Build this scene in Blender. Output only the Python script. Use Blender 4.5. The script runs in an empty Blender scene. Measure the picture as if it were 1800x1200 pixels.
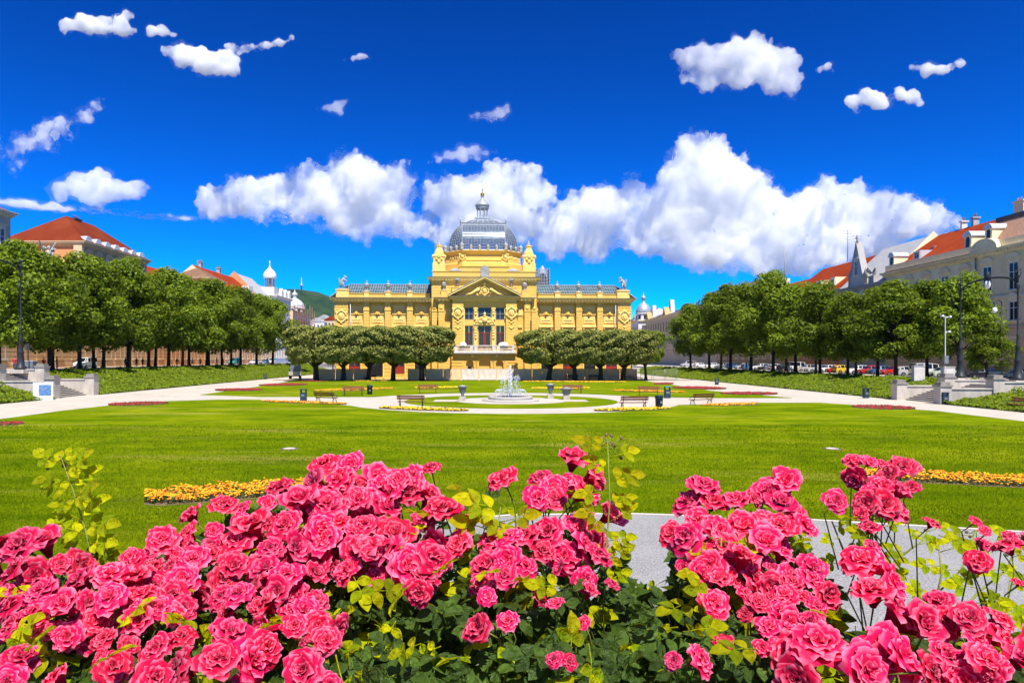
import bpy, bmesh, math, random
import numpy as np
from mathutils import Vector, Matrix, noise as mnoise

# ---------------------------------------------------------------- scene, camera, sky, sun
random.seed(11)
RNG = np.random.default_rng(7)
SC = bpy.context.scene
COL = SC.collection
SC.render.engine = 'CYCLES'
SC.cycles.use_denoising = True
SC.cycles.max_bounces = 28
SC.cycles.diffuse_bounces = 3
SC.cycles.glossy_bounces = 2
SC.cycles.transmission_bounces = 3
SC.cycles.volume_bounces = 28
SC.cycles.transparent_max_bounces = 96
SC.cycles.caustics_reflective = False
SC.cycles.caustics_refractive = False
SC.cycles.sample_clamp_indirect = 4.0
SC.render.resolution_x, SC.render.resolution_y = 1024, 682

EYE = 4.1          # eye height over the sunken lawn
FPX, VX, VY = 1200.0, 850.0, 630.0
cam = bpy.data.cameras.new('camera')
cam.sensor_width = 36.0
cam.lens = 24.0
cam.shift_x = 50.0 / 1800
cam.shift_y = 30.0 / 1800
cam.clip_start = 0.05
cam.clip_end = 40000
co = bpy.data.objects.new('camera', cam)
COL.objects.link(co)
co.location = (0, 0, EYE)
co.rotation_euler = (math.pi / 2, 0, 0)
SC.camera = co

SUN_EL, SUN_AZ = math.radians(61), math.radians(16)   # azimuth: behind the camera, to its right
sun_dir = Vector((math.sin(SUN_AZ) * math.cos(SUN_EL), -math.cos(SUN_AZ) * math.cos(SUN_EL), math.sin(SUN_EL)))
world = bpy.data.worlds.new('World')
SC.world = world
world.use_nodes = True
wn, wl = world.node_tree.nodes, world.node_tree.links
wn.clear()
w_out = wn.new('ShaderNodeOutputWorld')
w_bg = wn.new('ShaderNodeBackground')
w_sky = wn.new('ShaderNodeTexSky')
w_sky.sky_type = 'NISHITA'
w_sky.sun_disc = False
w_sky.sun_elevation = SUN_EL
w_sky.sun_rotation = math.atan2(sun_dir.x, sun_dir.y)
w_sky.air_density = 1.0
w_sky.altitude = 1500
w_sky.dust_density = 0.0
w_sky.ozone_density = 6.0
w_hsv = wn.new('ShaderNodeHueSaturation')
w_hsv.inputs['Saturation'].default_value = 1.42
w_hsv.inputs['Hue'].default_value = 0.512
w_hsv.inputs['Value'].default_value = 0.49
w_bg.inputs['Strength'].default_value = 0.072
w_gam = wn.new('ShaderNodeGamma')
w_gam.inputs['Gamma'].default_value = 1.68
wl.new(w_sky.outputs[0], w_gam.inputs['Color'])
wl.new(w_gam.outputs[0], w_hsv.inputs['Color'])
wl.new(w_hsv.outputs[0], w_bg.inputs['Color'])
wl.new(w_bg.outputs[0], w_out.inputs['Surface'])

sun = bpy.data.lights.new('sun', 'SUN')
sun.energy = 5.0
sun.angle = math.radians(0.55)
sun.color = (1.0, 0.955, 0.88)
so = bpy.data.objects.new('sun', sun)
COL.objects.link(so)
so.rotation_euler = sun_dir.to_track_quat('Z', 'Y').to_euler()
so.location = (40, -60, 120)

vs = SC.view_settings
vs.view_transform = 'Standard'
vs.look = 'None'
vs.exposure = 0.80
vs.gamma = 1.0
vs.use_curve_mapping = False


# ---------------------------------------------------------------- helpers
def W(px, py, d):
    """point seen at pixel (px,py) of the 1800x1200 photograph at depth d"""
    return Vector(((px - VX) * d / FPX, d, EYE - (py - VY) * d / FPX))


def G(px, py, z=0.0):
    """point of the horizontal plane z seen at pixel (px,py)"""
    d = FPX * (EYE - z) / (py - VY)
    return Vector(((px - VX) * d / FPX, d, z))


class MB:
    """collects faces and builds ONE mesh object"""
    def __init__(s):
        s.v, s.f, s.m, s.sm = [], [], [], []

    def add(s, vs, fs, mat=0, smooth=False):
        o = len(s.v)
        s.v.extend([tuple(p) for p in vs])
        for f in fs:
            s.f.append(tuple(i + o for i in f))
            s.m.append(mat)
            s.sm.append(smooth)
        return s

    def box(s, x0, x1, y0, y1, z0, z1, mat=0):
        vs = [(x0, y0, z0), (x1, y0, z0), (x1, y1, z0), (x0, y1, z0), (x0, y0, z1), (x1, y0, z1), (x1, y1, z1), (x0, y1, z1)]
        return s.add(vs, [(0, 3, 2, 1), (4, 5, 6, 7), (0, 1, 5, 4), (1, 2, 6, 5), (2, 3, 7, 6), (3, 0, 4, 7)], mat)

    def cbox(s, c, d, mat=0, rz=0.0):
        x, y, z = d[0] / 2, d[1] / 2, d[2] / 2
        ca, sa = math.cos(rz), math.sin(rz)
        vs = [(c[0] + a * ca - b * sa, c[1] + a * sa + b * ca, c[2] + e) for e in (-z, z) for a, b in ((-x, -y), (x, -y), (x, y), (-x, y))]
        return s.add(vs, [(0, 3, 2, 1), (4, 5, 6, 7), (0, 1, 5, 4), (1, 2, 6, 5), (2, 3, 7, 6), (3, 0, 4, 7)], mat)

    def prism(s, poly, ext, mat=0):
        """poly: list of 3-D points, extruded by vector ext"""
        n = len(poly)
        e = Vector(ext)
        vs = [Vector(p) for p in poly] + [Vector(p) + e for p in poly]
        fs = [tuple(range(n)), tuple(range(2 * n - 1, n - 1, -1))]
        fs += [(i, i + n, (i + 1) % n + n, (i + 1) % n) for i in range(n)]
        return s.add(vs, fs, mat)

    def lathe(s, prof, c=(0, 0, 0), seg=12, mat=0, smooth=True, sy=1.0):
        """prof: list of (r,z)"""
        n = len(prof)
        vs = []
        for r, z in prof:
            for k in range(seg):
                a = 2 * math.pi * k / seg
                vs.append((c[0] + r * math.cos(a), c[1] + r * math.sin(a) * sy, c[2] + z))
        fs = []
        for i in range(n - 1):
            for k in range(seg):
                k2 = (k + 1) % seg
                fs.append((i * seg + k, i * seg + k2, (i + 1) * seg + k2, (i + 1) * seg + k))
        if prof[0][0] > 1e-4:
            fs.append(tuple(range(seg - 1, -1, -1)))
        if prof[-1][0] > 1e-4:
            fs.append(tuple(range((n - 1) * seg, n * seg)))
        return s.add(vs, fs, mat, smooth)

    def tube(s, pts, r, seg=6, mat=0, smooth=True, cap=True):
        """tube along pts, r a number or a list"""
        pts = [Vector(p) for p in pts]
        n = len(pts)
        rs = [r] * n if not hasattr(r, '__len__') else list(r)
        vs = []
        span = (pts[-1] - pts[0])
        if span.length < 1e-6:
            span = pts[n // 2] - pts[0]
        ref = min((Vector((1, 0, 0)), Vector((0, 1, 0)), Vector((0, 0, 1))), key=lambda q: max(abs(q.dot((pts[i + 1] - pts[i]).normalized())) for i in range(n - 1)))
        for i, p in enumerate(pts):
            t = (pts[min(i + 1, n - 1)] - pts[max(i - 1, 0)])
            if t.length < 1e-9:
                t = Vector((0, 0, 1))
            t.normalize()
            u = t.cross(ref).normalized()
            w = t.cross(u)
            for k in range(seg):
                an = 2 * math.pi * k / seg
                vs.append(p + u * (rs[i] * math.cos(an)) + w * (rs[i] * math.sin(an)))
        fs = []
        for i in range(n - 1):
            for k in range(seg):
                k2 = (k + 1) % seg
                fs.append((i * seg + k, (i + 1) * seg + k, (i + 1) * seg + k2, i * seg + k2))
        if cap:
            fs.append(tuple(range(seg)))
            fs.append(tuple(range(n * seg - 1, (n - 1) * seg - 1, -1)))
        return s.add(vs, fs, mat, smooth)

    def ball(s, c, r, seg=8, rings=6, mat=0):
        r = (r, r, r) if not hasattr(r, '__len__') else r
        prof = [(math.sin(math.pi * i / rings), -math.cos(math.pi * i / rings)) for i in range(rings + 1)]
        vs = []
        for q, z in prof:
            for k in range(seg):
                a = 2 * math.pi * k / seg
                vs.append((c[0] + r[0] * q * math.cos(a), c[1] + r[1] * q * math.sin(a), c[2] + r[2] * z))
        fs = [(i * seg + k, i * seg + (k + 1) % seg, (i + 1) * seg + (k + 1) % seg, (i + 1) * seg + k) for i in range(rings) for k in range(seg)]
        return s.add(vs, fs, mat, True)

    def mesh(s, name, mats):
        me = bpy.data.meshes.new(name)
        me.from_pydata(s.v, [], s.f)
        for m in (mats if isinstance(mats, (list, tuple)) else [mats]):
            me.materials.append(m)
        me.polygons.foreach_set('material_index', s.m)
        me.polygons.foreach_set('use_smooth', s.sm)
        me.update()
        return me

    def build(s, name, mats, parent=None):
        return put(name, s.mesh(name, mats), parent)


def put(name, me, parent=None, loc=None, rot=None, scale=None):
    o = bpy.data.objects.new(name, me)
    COL.objects.link(o)
    if parent is not None:
        o.parent = parent
    if loc is not None:
        o.location = loc
    if rot is not None:
        o.rotation_euler = rot
    if scale is not None:
        o.scale = (scale,) * 3 if not hasattr(scale, '__len__') else scale
    return o


def tag(o, label=None, cat=None, group=None, kind=None):
    for k, v in (('label', label), ('category', cat), ('group', group), ('kind', kind)):
        if v:
            o[k] = v
    return o


def thing(name, label, cat, loc=(0, 0, 0), rz=0.0, group=None):
    o = put(name, None, None, loc, (0, 0, rz))
    o.empty_display_size = 0.2
    return tag(o, label, cat, group)


def copy_tree(o, parent=None):
    c = o.copy()
    COL.objects.link(c)
    c.parent = parent
    for ch in list(o.children):
        copy_tree(ch, c)
    return c


def big_mesh(name, verts, faces_flat, nper, mat, smooth=False, idx=None):
    """fast numpy mesh; verts (n,3), faces (m,nper); idx: material index for each face"""
    me = bpy.data.meshes.new(name)
    verts = np.ascontiguousarray(verts, np.float32)
    faces = np.ascontiguousarray(faces_flat, np.int32)
    m = len(faces)
    me.vertices.add(len(verts))
    me.vertices.foreach_set('co', verts.ravel())
    me.loops.add(m * nper)
    me.loops.foreach_set('vertex_index', faces.ravel())
    me.polygons.add(m)
    me.polygons.foreach_set('loop_start', np.arange(0, m * nper, nper, dtype=np.int32))
    me.polygons.foreach_set('loop_total', np.full(m, nper, np.int32))
    if smooth:
        me.polygons.foreach_set('use_smooth', np.ones(m, bool))
    for q in (mat if isinstance(mat, (list, tuple)) else [mat]):
        me.materials.append(q)
    if idx is not None:
        me.polygons.foreach_set('material_index', np.ascontiguousarray(idx, np.int32))
    me.update(calc_edges=True)
    me.validate()
    return me


# ---------------------------------------------------------------- materials
def mat_new(name):
    m = bpy.data.materials.new(name)
    m.use_nodes = True
    nt = m.node_tree
    nt.nodes.clear()
    return m, nt.nodes, nt.links


def surf(name, c1, c2=None, scale=4.0, rough=0.8, bump=0.0, bscale=None, detail=6.0, spec=0.15, metal=0.0, lo=0.35, hi=0.65,
         c3=None, s3=0.6, amt3=0.5, stretch=None, rand=0.0, coat=0.0):
    """procedural surface: two colours mixed by noise, a third by a larger noise, noise bump"""
    m, n, l = mat_new(name)
    out = n.new('ShaderNodeOutputMaterial')
    p = n.new('ShaderNodeBsdfPrincipled')
    p.inputs['Roughness'].default_value = rough
    p.inputs['Specular IOR Level'].default_value = spec
    p.inputs['Metallic'].default_value = metal
    p.inputs['Coat Weight'].default_value = coat
    l.new(p.outputs[0], out.inputs[0])
    tc = n.new('ShaderNodeTexCoord')
    vec = tc.outputs['Object']
    if stretch:
        mp = n.new('ShaderNodeMapping')
        mp.inputs['Scale'].default_value = stretch
        l.new(vec, mp.inputs[0])
        vec = mp.outputs[0]
    col = None
    if c2 is None:
        c2 = tuple(x * 0.82 for x in c1)
    nz = n.new('ShaderNodeTexNoise')
    nz.inputs['Scale'].default_value = scale
    nz.inputs['Detail'].default_value = detail
    nz.inputs['Roughness'].default_value = 0.65
    l.new(vec, nz.inputs['Vector'])
    mr = n.new('ShaderNodeMapRange')
    mr.inputs['From Min'].default_value = lo
    mr.inputs['From Max'].default_value = hi
    l.new(nz.outputs[0], mr.inputs[0])
    mx = n.new('ShaderNodeMix')
    mx.data_type = 'RGBA'
    mx.inputs['A'].default_value = (*c1, 1)
    mx.inputs['B'].default_value = (*c2, 1)
    l.new(mr.outputs[0], mx.inputs['Factor'])
    col = mx.outputs['Result']
    if c3 is not None:
        n3 = n.new('ShaderNodeTexNoise')
        n3.inputs['Scale'].default_value = s3
        n3.inputs['Detail'].default_value = 5
        n3.inputs['Roughness'].default_value = 0.6
        l.new(vec, n3.inputs['Vector'])
        m3 = n.new('ShaderNodeMapRange')
        m3.inputs['From Min'].default_value = 0.45
        m3.inputs['From Max'].default_value = 0.7
        m3.inputs['To Max'].default_value = amt3
        l.new(n3.outputs[0], m3.inputs[0])
        x3 = n.new('ShaderNodeMix')
        x3.data_type = 'RGBA'
        x3.inputs['B'].default_value = (*c3, 1)
        l.new(col, x3.inputs['A'])
        l.new(m3.outputs[0], x3.inputs['Factor'])
        col = x3.outputs['Result']
    if rand:
        oi = n.new('ShaderNodeObjectInfo')
        hs = n.new('ShaderNodeHueSaturation')
        rr = n.new('ShaderNodeMapRange')
        rr.inputs['To Min'].default_value = 1 - rand
        rr.inputs['To Max'].default_value = 1 + rand
        l.new(oi.outputs['Random'], rr.inputs[0])
        l.new(rr.outputs[0], hs.inputs['Value'])
        l.new(col, hs.inputs['Color'])
        col = hs.outputs[0]
    l.new(col, p.inputs['Base Color'])
    if bump:
        nb = n.new('ShaderNodeTexNoise')
        nb.inputs['Scale'].default_value = bscale or scale * 3
        nb.inputs['Detail'].default_value = 5
        l.new(vec, nb.inputs['Vector'])
        bp = n.new('ShaderNodeBump')
        bp.inputs['Strength'].default_value = 1.0
        bp.inputs['Distance'].default_value = bump
        l.new(nb.outputs[0], bp.inputs['Height'])
        l.new(bp.outputs[0], p.inputs['Normal'])
    return m


def leafmat(name, c1, c2, trans, tamt=0.35, rough=0.5, rand=0.0, spec=0.3, mottle=0.0):
    """foliage: diffuse + translucent, colour varied from leaf to leaf"""
    m, n, l = mat_new(name)
    out = n.new('ShaderNodeOutputMaterial')
    p = n.new('ShaderNodeBsdfPrincipled')
    p.inputs['Roughness'].default_value = rough
    p.inputs['Specular IOR Level'].default_value = spec
    t = n.new('ShaderNodeBsdfTranslucent')
    t.inputs['Color'].default_value = (*trans, 1)
    mix = n.new('ShaderNodeMixShader')
    mix.inputs[0].default_value = tamt
    geo = n.new('ShaderNodeNewGeometry')
    mx = n.new('ShaderNodeMix')
    mx.data_type = 'RGBA'
    mx.inputs['A'].default_value = (*c1, 1)
    mx.inputs['B'].default_value = (*c2, 1)
    l.new(geo.outputs['Random Per Island'], mx.inputs['Factor'])
    col = mx.outputs['Result']
    if mottle:
        tc = n.new('ShaderNodeTexCoord')
        nz = n.new('ShaderNodeTexNoise')
        nz.inputs['Scale'].default_value = mottle
        nz.inputs['Detail'].default_value = 6
        l.new(tc.outputs['Object'], nz.inputs['Vector'])
        nr = n.new('ShaderNodeMapRange')
        nr.inputs['From Min'].default_value, nr.inputs['From Max'].default_value = 0.3, 0.7
        nr.inputs['To Min'].default_value, nr.inputs['To Max'].default_value = 0.6, 1.3
        l.new(nz.outputs[0], nr.inputs[0])
        hm = n.new('ShaderNodeHueSaturation')
        l.new(nr.outputs[0], hm.inputs['Value'])
        l.new(col, hm.inputs['Color'])
        col = hm.outputs[0]
        bp = n.new('ShaderNodeBump')
        bp.inputs['Distance'].default_value = 0.072
        bp.inputs['Strength'].default_value = 0.6
        l.new(nz.outputs[0], bp.inputs['Height'])
        l.new(bp.outputs[0], p.inputs['Normal'])
        l.new(bp.outputs[0], t.inputs['Normal'])
    if rand:
        oi = n.new('ShaderNodeObjectInfo')
        hs = n.new('ShaderNodeHueSaturation')
        rr = n.new('ShaderNodeMapRange')
        rr.inputs['To Min'].default_value = 1 - rand
        rr.inputs['To Max'].default_value = 1 + rand
        l.new(oi.outputs['Random'], rr.inputs[0])
        l.new(rr.outputs[0], hs.inputs['Value'])
        l.new(col, hs.inputs['Color'])
        col = hs.outputs[0]
    l.new(col, p.inputs['Base Color'])
    l.new(p.outputs[0], mix.inputs[1])
    l.new(t.outputs[0], mix.inputs[2])
    l.new(mix.outputs[0], out.inputs[0])
    return m


M = {}
# ---------------------------------------------------------------- the setting: ground, lawns, paths, slopes, streets
def grassmat():
    m, n, l = mat_new('lawn_grass')
    out = n.new('ShaderNodeOutputMaterial')
    p = n.new('ShaderNodeBsdfPrincipled')
    p.inputs['Roughness'].default_value = 0.85
    p.inputs['Specular IOR Level'].default_value = 0.0
    l.new(p.outputs[0], out.inputs[0])
    tc = n.new('ShaderNodeTexCoord')

    def noise(sc, det, stretch=None):
        v = tc.outputs['Object']
        if stretch:
            mp = n.new('ShaderNodeMapping')
            mp.inputs['Scale'].default_value = stretch
            l.new(v, mp.inputs[0])
            v = mp.outputs[0]
        z = n.new('ShaderNodeTexNoise')
        z.inputs['Scale'].default_value = sc
        z.inputs['Detail'].default_value = det
        z.inputs['Roughness'].default_value = 0.7
        l.new(v, z.inputs['Vector'])
        return z.outputs[0]

    def mixc(fac, a, b, lo, hi, amt=1.0):
        mr = n.new('ShaderNodeMapRange')
        mr.inputs['From Min'].default_value = lo
        mr.inputs['From Max'].default_value = hi
        mr.inputs['To Max'].default_value = amt
        l.new(fac, mr.inputs[0])
        x = n.new('ShaderNodeMix')
        x.data_type = 'RGBA'
        l.new(mr.outputs[0], x.inputs['Factor'])
        for k, c in (('A', a), ('B', b)):
            if isinstance(c, tuple):
                x.inputs[k].default_value = (*c, 1)
            else:
                l.new(c, x.inputs[k])
        return x.outputs['Result']
    c = mixc(noise(9, 8), (0.062, 0.115, 0.001), (0.175, 0.240, 0.003), 0.3, 0.7)
    c = mixc(noise(0.16, 5), c, (0.245, 0.275, 0.006), 0.42, 0.66, 0.75)        # drier, yellower swathes
    c = mixc(noise(0.5, 6, (0.35, 1.0, 1.0)), c, (0.028, 0.080, 0.002), 0.46, 0.7, 0.85)
    c = mixc(noise(0.11, 6, (0.5, 2.2, 1.0)), c, (0.30, 0.26, 0.05), 0.56, 0.70, 0.85)  # scorched patches
    l.new(c, p.inputs['Base Color'])
    bp = n.new('ShaderNodeBump')
    bp.inputs['Distance'].default_value = 0.07
    l.new(noise(16, 8), bp.inputs['Height'])
    l.new(bp.outputs[0], p.inputs['Normal'])
    return m


def bladed(name, c1, c2, trans, tamt, spec=0.1):
    """blades vary one by one and in broad patches across the lawn"""
    m = leafmat(name, c1, c2, trans, tamt, spec=spec)
    n, l = m.node_tree.nodes, m.node_tree.links
    p = [q for q in n if q.type == 'BSDF_PRINCIPLED'][0]
    src = p.inputs['Base Color'].links[0].from_socket
    tc = n.new('ShaderNodeTexCoord')
    for sc, st, col, lo, hi, amt in ((0.22, (1, 1, 1), (0.250, 0.280, 0.006), 0.45, 0.68, 0.7), (0.45, (0.4, 1, 1), (0.026, 0.075, 0.002), 0.46, 0.68, 0.85), (0.16, (0.5, 2.2, 1), (0.30, 0.26, 0.05), 0.57, 0.70, 0.85)):
        mp = n.new('ShaderNodeMapping')
        mp.inputs['Scale'].default_value = st
        l.new(tc.outputs['Object'], mp.inputs[0])
        z = n.new('ShaderNodeTexNoise')
        z.inputs['Scale'].default_value = sc
        z.inputs['Detail'].default_value = 6
        z.inputs['Roughness'].default_value = 0.68
        l.new(mp.outputs[0], z.inputs['Vector'])
        r = n.new('ShaderNodeMapRange')
        r.inputs['From Min'].default_value, r.inputs['From Max'].default_value, r.inputs['To Max'].default_value = lo, hi, amt
        l.new(z.outputs[0], r.inputs[0])
        x = n.new('ShaderNodeMix')
        x.data_type = 'RGBA'
        x.inputs['B'].default_value = (*col, 1)
        l.new(src, x.inputs['A'])
        l.new(r.outputs[0], x.inputs['Factor'])
        src = x.outputs['Result']
    l.new(src, p.inputs['Base Color'])
    return m


M['lawn'] = grassmat()
M['earth'] = surf('earth', (0.16, 0.12, 0.08), (0.10, 0.075, 0.05), 0.8, 0.95, 0.02, 8)
M['gravel'] = surf('gravel_path', (0.50, 0.45, 0.375), (0.39, 0.35, 0.285), 1.3, 0.95, 0.02, 22, c3=(0.34, 0.30, 0.245), s3=0.22, amt3=0.6, spec=0.1)
M['gravel_near'] = surf('gravel_near', (0.42, 0.41, 0.395), (0.12, 0.12, 0.12), 26, 0.95, 0.03, 34, lo=0.3, hi=0.66, c3=(0.32, 0.315, 0.30), s3=0.7, amt3=0.6, spec=0.1)
M['asphalt'] = surf('asphalt', (0.26, 0.25, 0.235), (0.20, 0.19, 0.18), 1.5, 0.9, 0.004, 40)
M['promenade'] = surf('promenade', (0.60, 0.53, 0.42), (0.50, 0.44, 0.34), 0.8, 0.95, 0.004, 20)
M['kerb'] = surf('kerb_stone', (0.60, 0.55, 0.47), (0.50, 0.45, 0.38), 3, 0.85)
M['stone'] = surf('stair_stone', (0.56, 0.50, 0.41), (0.42, 0.37, 0.30), 1.6, 0.85, 0.006, 18, c3=(0.28, 0.25, 0.21), s3=0.7, amt3=0.55, stretch=(1, 1, 0.5))
M['stone_dark'] = surf('step_stone', (0.30, 0.27, 0.23), (0.22, 0.20, 0.17), 1.8, 0.9, 0.006, 18)
M['slope_soil'] = surf('slope_soil', (0.05, 0.065, 0.02), (0.03, 0.04, 0.015), 2.0, 0.95)
M['cover'] = leafmat('ground_cover', (0.06, 0.11, 0.006), (0.21, 0.27, 0.012), (0.32, 0.38, 0.015), 0.3, spec=0.1)
M['blade'] = bladed('grass_blades', (0.055, 0.110, 0.001), (0.190, 0.255, 0.003), (0.24, 0.33, 0.003), 0.3, spec=0.0)


def sheet(name, pts, z, mat, thick=0.0, kind='structure'):
    """flat polygon sheet with optional rim of the given thickness"""
    bm = bmesh.new()
    vs = [bm.verts.new((p[0], p[1], z)) for p in pts]
    f = bm.faces.new(vs)
    f.normal_update()
    if f.normal.z < 0:
        f.normal_flip()
    if thick:
        n = len(vs)
        lo = [bm.verts.new((p[0], p[1], z - thick)) for p in pts]
        for i in range(n):
            bm.faces.new((vs[i], vs[(i + 1) % n], lo[(i + 1) % n], lo[i]))
    bmesh.ops.triangulate(bm, faces=[q for q in bm.faces if len(q.verts) > 4])
    me = bpy.data.meshes.new(name)
    bm.to_mesh(me)
    bm.free()
    me.materials.append(mat)
    o = put(name, me)
    if kind:
        o['kind'] = kind
    return o


def arc(cx, cy, r, a0, a1, n=24):
    return [(cx + r * math.cos(math.radians(a0 + (a1 - a0) * i / n)), cy + r * math.sin(math.radians(a0 + (a1 - a0) * i / n))) for i in range(n + 1)]


FCX, FCY = 2.6, 66.0          # fountain
RING = 15.7
ZL, ZR = 2.5, 1.6             # street levels at the two sides of the sunken park
XLB, XLT = -43.5, -54.0       # left slope: base and top
XRB, XRT = 41.0, 51.5         # right slope

sheet('ground', [(-6000, -300), (6000, -300), (6000, 9000), (-6000, 9000)], -0.08, M['earth'])
sheet('park_path', [(-46, -8), (44, -8), (44, 176), (-46, 176)], 0.0, M['gravel'])
near_path = [(-13.5, 3)] + [(-10.2, 8.2), (-8.2, 11.7), (-6, 14.1), (-3, 16.5), (0.75, 17.85), (3.75, 18.0), (8, 17.4), (12.8, 16.1), (20, 13.2), (36, 5), (36, -6), (-13.5, -6)]
sheet('gravel_path', near_path, 0.006, M['gravel_near'])
sheet('gravel_edging', [(x, y + 0.0) for x, y in near_path[1:10]] + [(x, y + 0.14) for x, y in near_path[1:10]][::-1], 0.012, M['kerb'])

g2 = lambda a, b: tuple(G(a, b)[:2])
near_lawn = ([(-36.5, 12), (-35.8, 30)] + [g2(0, 737), g2(110, 722), g2(200, 712), g2(290, 705.5), g2(380, 702.5), g2(455, 702.5)]
             + arc(FCX, FCY, RING, 205, 338, 30)
             + [g2(1245, 711), g2(1340, 708), g2(1440, 708), g2(1520, 713), g2(1650, 723), g2(1800, 741), (34.5, 30), (34, 8)]
             + [(20, 13.35), (12.8, 16.25), (8, 17.55), (3.75, 18.15), (0.75, 18.0), (-3, 16.65), (-6, 14.25), (-8.3, 11.8), (-10.4, 8.2), (-14, 3), (-36.5, 3)])
sheet('lawn', near_lawn, 0.035, M['lawn'], 0.035)
far_lawn = ([g2(352, 694), g2(430, 683), g2(475, 676), g2(520, 668.5), (0, 127.5), g2(1130, 669), g2(1180, 676), g2(1250, 687), g2(1330, 694), g2(1392, 699.5), g2(1250, 699.5)]
            + arc(FCX, FCY, RING, 28, 155, 30) + [g2(460, 697.5)])
sheet('lawn', far_lawn, 0.035, M['lawn'], 0.035)
sheet('lawn', arc(FCX, FCY, 10.2, 0, 352, 46), 0.035, M['lawn'], 0.035)
sheet('lawn', [(-40, 131.5), (40, 131.5), (40, 128.6), (-40, 128.6)], 0.02, M['earth'])

# streets on both sides and behind the pavilion
STAIR_L, STAIR_R = (69.6, 77.4), (61.2, 68.4)


def bank(name, xb, xt, zt, cuts, y0, y1, mat):
    """sloping bank between park path and street, broken by the stair"""
    mb = MB()
    for a, b in ((y0, cuts[0]), (cuts[1], y1)):
        n = max(2, int((b - a) / 6))
        for i in range(n):
            ya, yb = a + (b - a) * i / n, a + (b - a) * (i + 1) / n
            for k in range(4):
                s0, s1 = k / 4, (k + 1) / 4
                f = lambda s: zt * (s * s * (3 - 2 * s) * 0.5 + s * 0.5)
                x0, x1 = xb + (xt - xb) * s0, xb + (xt - xb) * s1
                q = [(x0, ya, f(s0)), (x1, ya, f(s1)), (x1, yb, f(s1)), (x0, yb, f(s0))]
                mb.add(q if xt > xb else q[::-1], [(0, 1, 2, 3)])
    for yc in cuts:
        mb.add([(xb, yc, 0), (xt, yc, zt), (xt, yc, 0)], [(0, 1, 2)])
    o = mb.build(name, mat)
    o['kind'] = 'structure'
    return o


bank('bank_west', XLB, XLT, ZL, STAIR_L, 30, 205, M['slope_soil'])
bank('bank_east', XRB, XRT, ZR, STAIR_R, 24, 205, M['slope_soil'])


def slab(name, x0, x1, y0, y1, z, mat, low=-0.1):
    o = MB().box(x0, x1, y0, y1, low, z).build(name, mat)
    o['kind'] = 'structure'
    return o


slab('promenade', -66, XLT, 30, 420, ZL, M['promenade'])
slab('promenade', XRT, 60.5, 24, 420, ZR, M['promenade'])
slab('street', -72, -66.15, 30, 420, ZL - 0.12, M['asphalt'])
slab('street', 60.65, 74, 24, 420, ZR - 0.12, M['asphalt'])
slab('kerb', -66.15, -66, 30, 420, ZL + 0.004, M['kerb'])
slab('kerb', 60.5, 60.65, 24, 420, ZR + 0.004, M['kerb'])
slab('pavement', -74.5, -72, 30, 420, ZL, M['kerb'])
slab('pavement', 74, 82, 24, 420, ZR, M['kerb'])
slab('street', XLT, XRT, 205, 235, 1.2, M['asphalt'])
MB().add([(-46, 176, 0.0), (44, 176, 0.0), (XRT, 205, 1.2), (XLT, 205, 1.2)], [(0, 1, 2, 3)]).build('park_path', M['gravel'])['kind'] = 'structure'
# raised terrace the roses grow on, hidden below the blossoms
MB().add([(-12, -3, 2.35), (12, -3, 2.35), (12, 3.4, 2.35), (-12, 3.4, 2.35), (-12, 6.6, 0.0), (12, 6.6, 0.0)], [(0, 1, 2, 3), (3, 2, 5, 4)]).build('rose_terrace', M['slope_soil'])['kind'] = 'structure'


# ---- scattered leaves -------------------------------------------------------
def unit(a):
    return a / np.maximum(np.linalg.norm(a, axis=1, keepdims=True), 1e-9)


def leaf_quads(pos, nrm, size, aspect=0.6, rng=RNG):
    """a rhombic leaf at every position, facing nrm, of individual size"""
    n = len(pos)
    nrm = unit(nrm)
    t = unit(np.cross(nrm, rng.normal(size=(n, 3))))
    b = np.cross(nrm, t)
    s = size[:, None] if hasattr(size, '__len__') else np.full((n, 1), size)
    v = np.empty((n, 4, 3), np.float32)
    fold = nrm * s * 0.18
    v[:, 0] = pos - t * s * 0.5
    v[:, 1] = pos + b * s * aspect * 0.5 + fold
    v[:, 2] = pos + t * s * 0.5
    v[:, 3] = pos - b * s * aspect * 0.5 + fold
    return v.reshape(-1, 3), np.arange(n * 4, dtype=np.int32).reshape(-1, 4)


def bank_leaves(name, label, xb, xt, zt, cuts, y0, y1, n, seed):
    rng = np.random.default_rng(seed)
    y = y0 + (y1 - y0) * rng.random(n) ** 1.25
    s = rng.random(n)
    keep = ~((y > cuts[0] - 0.1) & (y < cuts[1] + 0.1))
    y, s = y[keep], s[keep]
    x = xb + (xt - xb) * s
    z = zt * (s * s * (3 - 2 * s) * 0.5 + s * 0.5)
    # shrubs of the ground cover swell in cushions
    cush = 0.16 + 0.22 * np.abs(np.sin(x * 1.3 + 0.7 * np.sin(y * 0.9))) * np.abs(np.sin(y * 0.83 + 1.1 * np.sin(x * 0.7))) + 0.10 * np.sin(x * 2.9 + y * 2.3) * np.sin(y * 3.7 - x)
    pos = np.stack([x, y, z + cush * (0.4 + 0.7 * rng.random(len(x)) ** 0.5)], 1)
    nrm = np.stack([-np.sign(xt) * 0.35 + rng.normal(0, 0.55, len(x)), rng.normal(-0.25, 0.55, len(x)), np.full(len(x), 0.9)], 1)
    v, f = leaf_quads(pos, nrm, rng.uniform(0.16, 0.34, len(x)), 0.75, rng)
    o = put(name, big_mesh(name, v, f, 4, M['cover']))
    tag(o, label, 'ground cover', kind='stuff')
    return o


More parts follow.
